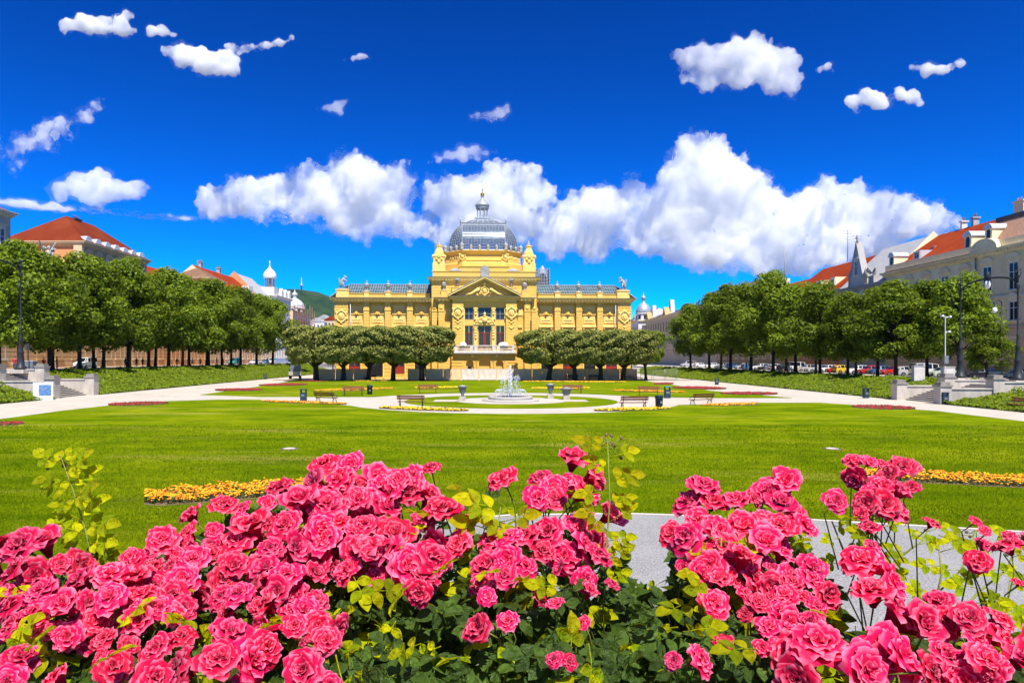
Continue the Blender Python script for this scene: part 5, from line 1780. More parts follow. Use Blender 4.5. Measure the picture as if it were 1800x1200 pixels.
def arch_lamp(label, x, z, ya, yb, H, rise):
    """two cast-iron posts joined by an arch carrying a hanging lantern"""
    ym = (ya + yb) / 2
    root = thing('arch_lamp', label, 'street lamp', (x, ym, z))
    hw = (yb - ya) / 2
    for y in (-hw, hw):
        lamp_post(root, y, H)
    pts = [(0, -hw * math.cos(math.pi * k / 16), H - 0.3 + rise * math.sin(math.pi * k / 16) ** 0.8) for k in range(17)]
    a = MB().tube(pts, 0.10, 7).build('arch', M['iron'], root)
    mb = MB().lathe([(0.05, 0.7), (0.22, 0.62), (0.16, 0.4), (0.3, 0.25), (0.12, 0.0), (0.12, -0.3)], (0, 0, H - 0.3 + rise), 9)
    mb.build('lantern_mount', M['iron'], root)
    MB().lathe([(0.02, 0), (0.22, 0.12), (0.28, 0.45), (0.2, 0.8), (0.1, 0.85)], (0, 0, H - 1.4 + rise), 10).build('lantern_glass', M['lamp_globe'], root)
    return root


arch_lamp('black arched double lamp post spanning the right stairs', 52.6, ZR, 67.2, 75.3, 9.9, 1.25)
arch_lamp('black arched lamp post beside the left stairs', -52.0, ZL, 66.5, 76.7, 11.3, 1.25)


def pole(label, x, y, z, H, kind):
    root = thing('camera_pole' if kind == 'cam' else 'street_lamp', label, 'pole' if kind == 'cam' else 'street lamp', (x, y, z))
    mb = MB().lathe([(0.12, 0), (0.12, 0.4), (0.06, 0.45), (0.05, H)], (0, 0, 0), 8)
    mb.build('post', M['pole_grey'] if kind == 'cam' else M['iron'], root)
    if kind == 'cam':
        for dx, dz in ((-0.35, 0), (0.35, -0.1), (0.25, -1.6)):
            m = MB().tube([(0, 0, H + dz), (dx, 0, H + dz + 0.1)], 0.04, 5)
            m.cbox((dx * 1.1, -0.1, H + dz + 0.12), (0.2, 0.3, 0.15))
            m.build('camera_head', M['white_paint'], root)
        MB().box(-0.2, 0.2, -0.2, 0.1, 2.6, 3.4).build('control_box', M['pole_grey'], root)
    else:
        mb = MB().tube([(0, 0, H - 0.2), (0, 0, H + 0.4), (-0.5, 0, H + 0.7), (-0.9, 0, H + 0.3), (-0.8, 0, H - 0.3)], 0.05, 6)
        mb.tube([(-0.3 - 0.28 * math.cos(a), 0, H + 0.15 + 0.28 * math.sin(a)) for a in [k * 0.5 for k in range(13)]], 0.03, 5)
        mb.build('scroll_arm', M['iron'], root)
        MB().lathe([(0.03, 0.5), (0.2, 0.4), (0.28, 0.1), (0.2, -0.12), (0.05, -0.2)], (-0.8, 0, H - 0.7), 9).build('lantern_glass', M['lamp_globe'], root)
    return root


pole('grey camera pole beside the right stairs', 46.6, 68.9, 1.0, 7.3, 'cam')
pole('grey camera pole behind the left arched lamp', -55.5, 83.2, ZL, 6.5, 'cam')
pole('black street lamp with scroll bracket on the right street', 59.5, 78.4, ZR, 8.6, 'lamp')


def bench_meshes():
    out = []
    for k in range(3):                      # seat slats
        out.append(('slat', MB().box(-1.05, 1.05, -0.22 + k * 0.16, -0.09 + k * 0.16, 0.42, 0.46), 'bench_wood'))
    for k in range(2):                      # back slats
        z = 0.62 + k * 0.17
        out.append(('slat', MB().prism([(-1.05, 0.27 + k * 0.05, z), (1.05, 0.27 + k * 0.05, z), (1.05, 0.31 + k * 0.05, z + 0.13), (-1.05, 0.31 + k * 0.05, z + 0.13)], (0, 0.035, 0)), 'bench_wood'))
    for s in (-0.85, 0.85):
        m = MB()
        m.tube([(s, -0.24, 0.0), (s, -0.2, 0.2), (s, -0.1, 0.40), (s, 0.24, 0.40), (s, 0.42, 0.95)], 0.028, 5)
        m.tube([(s, 0.36, 0.0), (s, 0.28, 0.2), (s, 0.15, 0.40)], 0.028, 5)
        m.tube([(s, 0.05 + 0.12 * math.cos(a), 0.2 + 0.12 * math.sin(a)) for a in [k * 0.7 for k in range(10)]], 0.015, 4)
        m.tube([(s, -0.24, 0.42), (s, -0.28, 0.62), (s, -0.1, 0.68), (s, 0.28, 0.64)], 0.022, 5)
        out.append(('leg_frame', m, 'iron'))
    return [(n, m.mesh(n, M[k])) for n, m, k in out]


BENCH = bench_meshes()


def bench(px, py, rz, label, z=0.0, xy=None):
    p = G(px, py, z)
    if xy:
        p = Vector((*xy, z))
    t = thing('park_bench', label, 'bench', p, rz, 'park benches round the fountain')
    t.scale = (1.12, 1.12, 1.1)
    for n, me in BENCH:
        put(n, me, t)


PI = math.pi
bench(723, 715.5, PI - 0.04, 'dark red bench on the near edge of the ring path, left of the fountain')
bench(1113, 717.5, PI + 0.12, 'dark red bench on the near edge of the ring path, right of the fountain')
bench(574, 707.8, PI - 0.45, 'small dark bench next to the square bin, left of the ring path')
bench(1232, 711.5, PI + 0.4, 'bench at the right end of the ring path, beyond the blue bins')
bench(621, 695.2, 0.25, 'reddish bench on the far lawn edge beside the bin with open lid')
bench(752, 690.8, 0.08, 'reddish bench on the far lawn directly left of the fountain')
bench(1007, 691.6, -0.08, 'reddish bench on the far lawn directly right of the fountain jet')
bench(1140, 695.4, -0.25, 'reddish bench on the far lawn left of the tall blue bin')
bench(1795, 722, -1.45, 'red bench at the foot of the right bank by the picture edge')
bench(0, 0, 0.03, 'dark bench against the fence below the right clipped trees', xy=(16.6, 127.8))
bench(0, 0, 0.03, 'dark bench against the fence near the pavilion right corner', xy=(20.9, 127.9))
bench(0, 0, 0.03, 'dark bench against the fence behind the left clipped trees', xy=(-21.2, 127.4))


def bin_(px, py, label, kind, s=1.0):
    p = G(px, py)
    t = thing('litter_bin', label, 'litter bin', p, random.uniform(-0.2, 0.2), 'litter bins in the park')
    t.scale = (s, s, s)
    if kind == 'square':
        b = MB().box(-0.26, 0.26, -0.22, 0.22, 0.02, 0.78)
        b.build('body', M['bin_blue'], t)
        f = MB().box(-0.26, -0.2, -0.22, 0.22, 0.78, 1.02).box(0.2, 0.26, -0.22, 0.22, 0.78, 1.02)
        f.build('hood_side', M['bin_blue'], t)
        MB().box(-0.28, 0.28, -0.24, 0.24, 1.02, 1.1).build('hood', M['bin_top'] if 'tall blue' in label else M['bin_blue'], t)
        MB().box(-0.15, 0.15, -0.232, -0.222, 0.45, 0.62).build('badge', M['pole_grey'], t)
    else:
        b = MB().lathe([(0.24, 0.02), (0.29, 0.1), (0.31, 0.8), (0.35, 0.84), (0.35, 0.9)], (0, 0, 0), 14)
        b.build('body', M['bin_blue'], t)
        m = MB().lathe([(0.30, 0.9), (0.36, 1.0), (0.36, 1.04), (0.1, 1.08)], (0, 0, 0), 14)
        if 'open lid' in label:
            m.cbox((-0.2, 0, 1.15), (0.4, 0.5, 0.06), 0, 0.3)
        m.build('lid', M['bin_blue'], t)
        MB().cbox((0.05, -0.315, 0.5), (0.16, 0.02, 0.2)).build('badge', M['pole_grey'], t)


bin_(533.5, 704.5, 'square dark bin left of the small dark bench', 'square', 1.05)
bin_(650, 693.5, 'round dark bin with open lid beside the far left bench', 'round', 1.0)
bin_(1158.5, 717, 'round dark blue bin on the ring path right of the near bench', 'round', 1.0)
bin_(1173, 699.5, 'tall blue topped square bin on the right edge of the far lawn', 'square', 1.1)
bin_(1522, 699.5, 'dark bin at the foot of the right bank before the stairs', 'square', 0.95)
bin_(1660, 710.5, 'dark blue bin against the near wall of the right stairs', 'square', 1.0)
bin_(1260, 676, 'grey bin at the foot of the right bank far along the path', 'square', 1.0)
bin_(466, 666.5, 'dark bin at the foot of the left bank far along the path', 'square', 1.0)

# ---- fountain
M['water'] = surf('fountain_water', (0.30, 0.42, 0.46), (0.22, 0.34, 0.38), 3, 0.08, 0.02, 9, spec=0.8)


def watermat():
    m, n, l = mat_new('water_spray')
    out = n.new('ShaderNodeOutputMaterial')
    d = n.new('ShaderNodeBsdfPrincipled')
    d.inputs['Base Color'].default_value = (0.86, 0.89, 0.92, 1)
    d.inputs['Roughness'].default_value = 0.3
    t = n.new('ShaderNodeBsdfTranslucent')
    t.inputs['Color'].default_value = (0.9, 0.95, 1.0, 1)
    s = n.new('ShaderNodeMixShader')
    s.inputs[0].default_value = 0.35
    l.new(d.outputs[0], s.inputs[1])
    l.new(t.outputs[0], s.inputs[2])
    l.new(s.outputs[0], out.inputs[0])
    return m


M['spray'] = watermat()
sheet('fountain_paving', arc(FCX, FCY, 5.4, 0, 352, 46), 0.05, M['gravel'])
for s in (-1, 1):
    sheet('fountain_paving', [(FCX + s * 4.9, FCY - 1.5), (FCX + s * 7.4, FCY - 1.5), (FCX + s * 7.4, FCY + 1.5), (FCX + s * 4.9, FCY + 1.5)], 0.044, M['gravel'])
fo = thing('fountain', 'round stone fountain basin with tall white water jet', 'fountain', (FCX, FCY, 0.05))
BR = 2.15
MB().lathe([(BR + 0.6, 0), (BR + 0.6, 0.08), (BR + 0.42, 0.1), (BR + 0.4, 0.14), (BR + 0.0, 0.15)], (0, 0, 0), 40).build('apron', M['marble'], fo)
MB().lathe([(BR, 0.05), (BR, 0.38), (BR - 0.05, 0.43), (BR - 0.3, 0.43), (BR - 0.32, 0.25), (0.0, 0.25)], (0, 0, 0), 40).build('basin', M['marble'], fo)
MB().lathe([(BR - 0.31, 0.36), (0, 0.36)], (0, 0, 0), 40).build('water', M['water'], fo)


def jets():
    rng = np.random.default_rng(3)
    P, S = [], []
    def drop(p, s):
        P.append(p)
        S.append(s)
    for k in range(620):                           # central plume
        t = rng.random() ** 0.8
        z = 0.4 + 2.9 * t
        r = (0.05 + 0.22 * (1 - t) ** 0.7) * rng.normal() * 0.55
        a = rng.random() * 6.283
        drop((r * math.cos(a), r * math.sin(a), z), rng.uniform(0.016, 0.042))
    for j in range(10):                             # ring of tall side jets
        a0 = j * 0.628 + 0.2
        for k in range(46):
            t = rng.random()
            q = 0.55 + 0.5 * t
            z = 0.4 + 1.85 * 4 * (0.12 + t * 0.8) * (1 - (0.12 + t * 0.8)) * (1 + rng.normal() * 0.04)
            if rng.random() < 0.4:
                z = 0.4 + (z - 0.4) * rng.random()
            drop(((q + rng.normal() * 0.05) * math.cos(a0 + rng.normal() * 0.06), (q + rng.normal() * 0.05) * math.sin(a0 + rng.normal() * 0.06), z), rng.uniform(0.011, 0.026))
    for j in range(40):                             # low curtain round the rim
        a0 = j * 0.157
        for k in range(26):
            t = rng.random()
            q = BR - 0.5 - 0.75 * t
            z = 0.42 + 0.62 * 4 * t * (1 - t)
            drop((q * math.cos(a0) + rng.normal() * 0.02, q * math.sin(a0) + rng.normal() * 0.02, z), rng.uniform(0.010, 0.020))
    P, S = np.array(P), np.array(S)
    n = len(P)
    base = np.array([(1, 0, 0), (-1, 0, 0), (0, 1, 0), (0, -1, 0), (0, 0, 3.2), (0, 0, -3.2)], float)
    tri = np.array([(0, 2, 4), (2, 1, 4), (1, 3, 4), (3, 0, 4), (2, 0, 5), (1, 2, 5), (3, 1, 5), (0, 3, 5)])
    v = P[:, None, :] + base[None] * S[:, None, None]
    f = (np.arange(n) * 6)[:, None, None] + tri[None]
    o = put('water_jets', big_mesh('water_jets', v.reshape(-1, 3), f.reshape(-1, 3), 3, M['spray']), fo)
    o['kind'] = 'stuff'
    MB().tube([(0, 0, 0.4), (0.01, 0, 1.8), (0, 0.01, 3.2)], [0.07, 0.055, 0.02], 7).build('jet_core', M['spray'], fo)


jets()


def stone_vase(x, y, label, low=False):
    t = thing('stone_urn', label, 'urn', (x, y, 0.05), 0, 'stone urns round the fountain')
    MB().cbox((0, 0, 0.2), (0.62, 0.62, 0.4)).cbox((0, 0, 0.43), (0.5, 0.5, 0.08)).build('pedestal', M['stone'], t)
    pr = [(0.16, 0.47), (0.12, 0.6), (0.3, 0.95), (0.36, 1.25), (0.46, 1.34), (0.46, 1.42), (0.38, 1.42), (0.34, 1.3), (0, 1.3)]
    if low:
        pr = [(0.3, 0.0), (0.36, 0.1), (0.5, 0.5), (0.62, 0.56), (0.62, 0.64), (0.52, 0.64), (0.48, 0.55), (0, 0.55)]
        pr = [(r, z + 0.47) for r, z in pr]
    MB().lathe(pr, (0, 0, 0), 14).build('vase', M['planter'] if not low else M['planter'], t)
    MB().lathe([(0.2 if not low else 0.3, 0), (0.34 if not low else 0.5, 0.08), (0.2, 0.14), (0, 0.16)], (0, 0, 1.36 if not low else 1.06), 12).build('rim', M['marble'], t)


stone_vase(FCX - 4.6, FCY - 1.0, 'footed stone urn left of the fountain jet')
stone_vase(FCX + 4.2, FCY + 3.4, 'footed stone urn just right of the fountain jet')
stone_vase(FCX + 5.6, FCY + 1.6, 'squat stone planter farthest right of the fountain', True)

# ---- manhole covers in the lawn
for x, y, lab in ((-8.75, 30.75, 'round concrete cover in the lawn, left of the middle'), (15.7, 30.75, 'round concrete cover in the lawn, on the right')):
    t = thing('manhole_cover', lab, 'manhole cover', (x, y, 0.036), 0, 'covers in the lawn')
    MB().lathe([(0.45, -0.01), (0.43, 0.012), (0, 0.012)], (0, 0, 0), 20).build('soil_ring', M['earth'], t)
    MB().lathe([(0.27, 0.0), (0.27, 0.03), (0.23, 0.035), (0.23, 0.028), (0, 0.028)], (0, 0, 0), 20).build('lid', M['stone'], t)

# ---- construction fence before the pavilion
M['cloth'] = surf('fence_cloth', (0.92, 0.54, 0.27), (0.76, 0.43, 0.21), 0.9, 0.9, 0.05, 2.5, c3=(0.60, 0.54, 0.46), s3=0.5, amt3=0.6)
M['cloth_pale'] = surf('fence_cloth_pale', (0.66, 0.58, 0.48), (0.56, 0.48, 0.39), 0.9, 0.9, 0.05, 2.5)
YF = 128.6
fx = -31.0
k = 0
while fx < 27.5:
    w = 3.3
    mid = fx + w / 2
    if not (-20.5 < mid < -15.0):
        pale = -5.5 < mid < 5.0
        t = thing('fence_panel', ('pale cloth-covered building fence panel below the pavilion balcony, %s from the left' if pale else 'grey-brown cloth-covered building fence panel under the clipped trees, %s from the left') % ORD[k if not pale else k % 18],
                  'fence', (mid, YF + mid * 0.042, 0.02), 0.042, 'fence panels before the pavilion')
        rows = []
        n = 10
        vs, fs = [], []
        for i in range(n + 1):
            for j in range(5):
                x = -w / 2 + 0.04 + (w - 0.08) * i / n
                vs.append((x, 0.06 * math.sin(i * 1.9 + j * 0.8 + k) * (1 if 0 < i < n else 0.2), 0.12 + 2.0 * j / 4 - (0.03 * math.sin(i * 1.1 + k) if j == 4 else 0)))
        for i in range(n):
            for j in range(4):
                fs.append((i * 5 + j, (i + 1) * 5 + j, (i + 1) * 5 + j + 1, i * 5 + j + 1))
        MB().add(vs, fs, 0, True).build('cloth', M['cloth_pale'] if pale else M['cloth'], t)
        m = MB()
        for s in (-1, 1):
            m.tube([(s * (w / 2 - 0.05), 0.09, 0), (s * (w / 2 - 0.05), 0.09, 2.2)], 0.03, 5)
        m.tube([(-w / 2 + 0.05, 0.09, 2.16), (w / 2 - 0.05, 0.09, 2.16)], 0.025, 5)
        m.build('frame', M['pole_grey'], t)
        MB().cbox((-w / 2, 0.1, 0.07), (0.3, 0.7, 0.14)).build('foot', M['kerb'], t)
    fx += w + 0.05
    k += 1
# open wire gates right of the pavilion
for i in range(3):
    t = thing('wire_fence', '%s open wire fence section right of the pavilion' % ORD[i], 'fence', (30.5 + i * 2.3, 128.0 - i * 0.2, 0.02), 0.0, 'wire fence sections by the right path')
    m = MB()
    for s in (-1, 1):
        m.tube([(s * 1.05, 0, 0), (s * 1.05, 0, 2.1)], 0.04, 5)
    for z in (0.2, 1.1, 2.05):
        m.tube([(-1.05, 0, z), (1.05, 0, z)], 0.03, 4)
    m.build('frame', M['pole_grey'], t)
    m = MB()
    for q in range(12):
        m.tube([(-0.95 + q * 0.172, 0, 0.2), (-0.95 + q * 0.172, 0, 2.05)], 0.012, 3)
    m.build('wire', M['pole_grey'], t)
# rubble and planks by the right pavilion corner
rr = random.Random(8)
t = thing('timber_pile', 'pile of reddish timber boards by the pavilion right corner', 'timber', (28.6, 129.3, 0.0), 0.3)
for q in range(7):
    m = MB().cbox((0, 0, 0), (3.0, 0.22, 0.08), 0, rr.uniform(-0.2, 0.2))
    o = m.build('board', M['terracotta'], t)
    o.location = (rr.uniform(-0.3, 0.3), rr.uniform(-0.5, 0.5), 0.1 + q * 0.1)
    o.rotation_euler = (0, 0.22, 0)

# ---- info board, cabinets and stone blocks by the stairs
t = thing('info_board', 'white information board with blue panel below the left stairs', 'board', (-43.6, 67.6, 0.0), math.radians(20))
MB().box(-0.85, 0.85, -0.12, 0.12, 0.0, 1.75).build('body', M['white_paint'], t)
mb = MB().box(-0.35, 0.72, -0.135, -0.12, 0.45, 1.5)
mb.build('panel', surf('blue_print', (0.05, 0.13, 0.32), (0.18, 0.30, 0.50), 5, 0.4), t)
t = thing('utility_cabinet', 'grey utility cabinet beside the left arched lamp', 'cabinet', (-53.0, 79.6, ZL))
MB().box(-0.7, 0.7, -0.4, 0.4, 0, 1.25).build('body', M['pole_grey'], t)
MB().box(-0.75, 0.75, -0.45, 0.45, 1.25, 1.33).build('lid', M['zinc'], t)
for x, y, h, lab in ((49.2, 77.3, 2.6, 'tall grey marble-faced block behind the right stairs'), (50.6, 74.4, 2.5, 'second grey stone block behind the right stairs, nearer the lamp')):
    t = thing('stone_block', lab, 'monument', (x, y, 1.35), -0.2, 'stone blocks by the right stairs')
    MB().box(-0.55, 0.55, -0.4, 0.4, -0.6, h - 0.7).build('body', M['white_stone'], t)
    MB().box(-0.6, 0.6, -0.45, 0.45, h - 0.7, h - 0.62).build('coping', M['stone'], t)
t = thing('flower_box', 'blue-grey box planter at the foot of the right lamp post', 'planter', (54.6, 66.0, ZR))
MB().box(-0.8, 0.8, -0.5, 0.5, 0, 0.6).build('box', M['planter'], t)
MB().box(-0.7, 0.7, -0.4, 0.4, 0.6, 0.66).build('soil', M['earth'], t)

# ---- flower beds
M['marigold'] = leafmat('marigold_flowers', (0.66, 0.12, 0.003), (0.86, 0.50, 0.012), (0.8, 0.4, 0.01), 0.15, rough=0.7)
M['yellow_flower'] = leafmat('yellow_flowers', (0.85, 0.42, 0.01), (0.88, 0.62, 0.02), (0.8, 0.5, 0.01), 0.15, rough=0.7)
M['red_flower'] = leafmat('red_flowers', (0.22, 0.010, 0.018), (0.36, 0.03, 0.04), (0.3, 0.02, 0.03), 0.15, rough=0.7)
M['bed_leaf'] = leafmat('bed_leaves', (0.03, 0.07, 0.008), (0.07, 0.12, 0.012), (0.1, 0.18, 0.01), 0.25)
M['bed_soil'] = surf('bed_soil', (0.22, 0.15, 0.09), (0.13, 0.09, 0.055), 6, 0.95, 0.03, 12)


def flower_bed(label, bed, n, size, flower, high=0.16, lens=False, z=0.035):
    bx, by, hl, hw, an = bed
    rng = np.random.default_rng(int(abs(bx * 10)) + n)
    root = thing('flower_bed', label, 'flower bed', (bx, by, z), an, 'flower beds in the lawn')
    def shape(u):
        return hw * np.sqrt(np.maximum(0.02, 1 - u * u)) if lens else hw * (1 - 0.5 * np.abs(u) ** 8)
    m = 26
    us = np.linspace(-1, 1, m)
    top = [(u * hl, float(shape(u)) + 0.12) for u in us]
    bot = [(u * hl, -float(shape(u)) - 0.12) for u in us[::-1]]
    pts = top + bot
    MB().add([(x, y, 0.008) for x, y in pts], [tuple(range(len(pts)))[::-1]]).build('soil', M['bed_soil'], root)
    u = rng.uniform(-1, 1, n)
    x, y = u * hl, rng.uniform(-1, 1, n) * shape(u)
    zz = high * (0.5 + 0.75 * rng.random(n)) * (1 + 0.25 * np.sin(x * 5 + y * 3))
    # blossoms: small domes of eight faces
    s = size * rng.uniform(0.7, 1.2, n)
    base = np.array([(math.cos(k * math.pi / 3), math.sin(k * math.pi / 3), 0.0) for k in range(6)] + [(0.55 * math.cos(k * math.pi / 3 + 0.5), 0.55 * math.sin(k * math.pi / 3 + 0.5), 0.55) for k in range(6)] + [(0, 0, 0.75)])
    tri = []
    for k in range(6):
        k2 = (k + 1) % 6
        tri += [(k, k2, 6 + k), (k2, 6 + k2, 6 + k), (6 + k, 6 + k2, 12)]
    tri = np.array(tri)
    P = np.stack([x, y, zz], 1)
    v = P[:, None, :] + base[None] * s[:, None, None] * (1 + rng.normal(0, 0.12, (n, 13, 1)))
    f = (np.arange(n) * 13)[:, None, None] + tri[None]
    o = put('blossoms', big_mesh('blossoms', v.reshape(-1, 3), f.reshape(-1, 3), 3, M[flower]), root)
    o['kind'] = 'stuff'
    k = n * 3
    u = rng.uniform(-1, 1, k)
    P = np.stack([u * hl, rng.uniform(-1, 1, k) * shape(u) * 1.04, 0.01 + high * rng.random(k)], 1)
    v, f = leaf_quads(P, rng.normal(0, 0.6, (k, 3)) + np.array([0, -0.2, 0.8]), rng.uniform(size * 1.2, size * 2.4, k), 0.5, rng)
    o = put('leaves', big_mesh('leaves', v, f, 4, M['bed_leaf']), root)
    o['kind'] = 'stuff'


flower_bed('orange marigold bed in the lawn left of the rose bushes', NEAR_BEDS[0], 1500, 0.042, 'marigold', 0.17)
flower_bed('small scrap of orange marigold bed seen just above the middle roses', NEAR_BEDS[2], 120, 0.045, 'marigold', 0.17)
flower_bed('orange marigold bed in the lawn at the right behind the roses', NEAR_BEDS[1], 1500, 0.042, 'marigold', 0.17)
for lab, b, n, fl in (('long orange flower strip by the square bin left of the ring path', bed_xy(462, 705.5, 608, 710.5, 0.45), 520, 'marigold'),
                      ('yellow flower strip before the near left bench', bed_xy(668, 716.5, 822, 722, 0.42), 520, 'yellow_flower'),
                      ('yellow flower strip before the near right bench', bed_xy(1046, 722, 1178, 718, 0.42), 480, 'yellow_flower'),
                      ('short orange flower strip at the right end of the ring path', bed_xy(1236, 713.5, 1330, 710, 0.4), 320, 'marigold'),
                      ('orange flower strip behind the far left bench', bed_xy(552, 687.5, 690, 682.8, 0.6), 420, 'marigold'),
                      ('thin yellow flower strip behind the bench left of the fountain', bed_xy(730, 682, 815, 681.5, 0.5), 260, 'yellow_flower'),
                      ('thin yellow flower strip right of the fountain jet', bed_xy(935, 683, 1035, 682.5, 0.5), 300, 'yellow_flower'),
                      ('orange flower strip behind the far right bench', bed_xy(1078, 686.5, 1205, 690, 0.6), 400, 'marigold'),
                      ('yellow flower strip at the foot of the left clipped trees', bed_xy(602, 669.8, 705, 669.8, 0.6), 300, 'yellow_flower'),
                      ('yellow flower strip at the foot of the right clipped trees', bed_xy(920, 671, 1100, 671.8, 0.6), 420, 'yellow_flower'),
                      ('dark red flower bed on the left lawn edge', bed_xy(192, 712.5, 294, 708.5, 0.75), 520, 'red_flower'),
                      ('dark red flower bed cut by the left picture edge', bed_xy(-40, 749, 40, 744, 0.6), 420, 'red_flower'),
                      ('red flower bed on the far left lawn, nearer the fountain', bed_xy(386, 687, 452, 684.5, 0.8), 300, 'red_flower'),
                      ('red flower bed on the far left lawn, nearer the parked truck', bed_xy(478, 678.5, 518, 675, 0.8), 220, 'red_flower'),
                      ('small red flower bed next to the parked truck', bed_xy(534, 670.5, 562, 669.5, 0.8), 160, 'red_flower'),
                      ('dark red flower bed on the right lawn edge', bed_xy(1508, 714, 1600, 720, 0.5), 520, 'red_flower'),
                      ('red flower bed on the far right lawn, nearer the pavilion', bed_xy(1208, 680.5, 1250, 684.5, 0.8), 220, 'red_flower'),
                      ('red flower bed on the far right lawn, nearer the path tip', bed_xy(1292, 690.5, 1342, 694, 0.7), 260, 'red_flower'),
                      ('red flower strip by the wire fence right of the pavilion', bed_xy(1152, 674.5, 1182, 675, 0.7), 160, 'red_flower')):
    hw = (2.3 if fl == 'red_flower' else 1.05) * (1.5 if b[1] > 75 else 1.0)
    if b[1] < 50:
        hw = 1.3
    flower_bed(lab, (b[0], b[1], b[2], hw, b[4]), int(b[2] * hw * 4 * 20), 0.10 if b[1] > 75 else 0.08, fl, 0.07, True, 0.035)
# ---------------------------------------------------------------- vehicles
def paint(name, c, metal=0.0):
    return surf(name, c, tuple(x * 0.93 for x in c), 0.6, 0.28, 0.0, spec=0.5, metal=metal, coat=0.6)


for nm, c in (('white', (0.72, 0.72, 0.70)), ('silver', (0.42, 0.43, 0.44)), ('black', (0.014, 0.014, 0.016)), ('red', (0.52, 0.018, 0.014)), ('blue', (0.045, 0.12, 0.26)), ('pale green', (0.42, 0.47, 0.36)), ('yellow', (0.68, 0.42, 0.03)),
              ('grey', (0.14, 0.15, 0.16)), ('beige', (0.40, 0.36, 0.29)), ('teal', (0.02, 0.20, 0.18))):
    M['car_' + nm] = paint('car_paint_' + nm.replace(' ', '_'), c)
M['car_glass'] = glassmat('car_glass', (0.012, 0.015, 0.018), 0.05, 0.8)
M['tyre'] = surf('tyre_rubber', (0.018, 0.018, 0.018), (0.012, 0.012, 0.012), 8, 0.85)
M['rim'] = surf('alloy_rim', (0.45, 0.45, 0.46), (0.38, 0.38, 0.39), 6, 0.3, metal=0.8)
M['light_red'] = surf('tail_lens', (0.35, 0.01, 0.01), (0.28, 0.01, 0.01), 6, 0.2)
M['light_white'] = surf('head_lens', (0.75, 0.76, 0.78), (0.6, 0.6, 0.62), 6, 0.1)


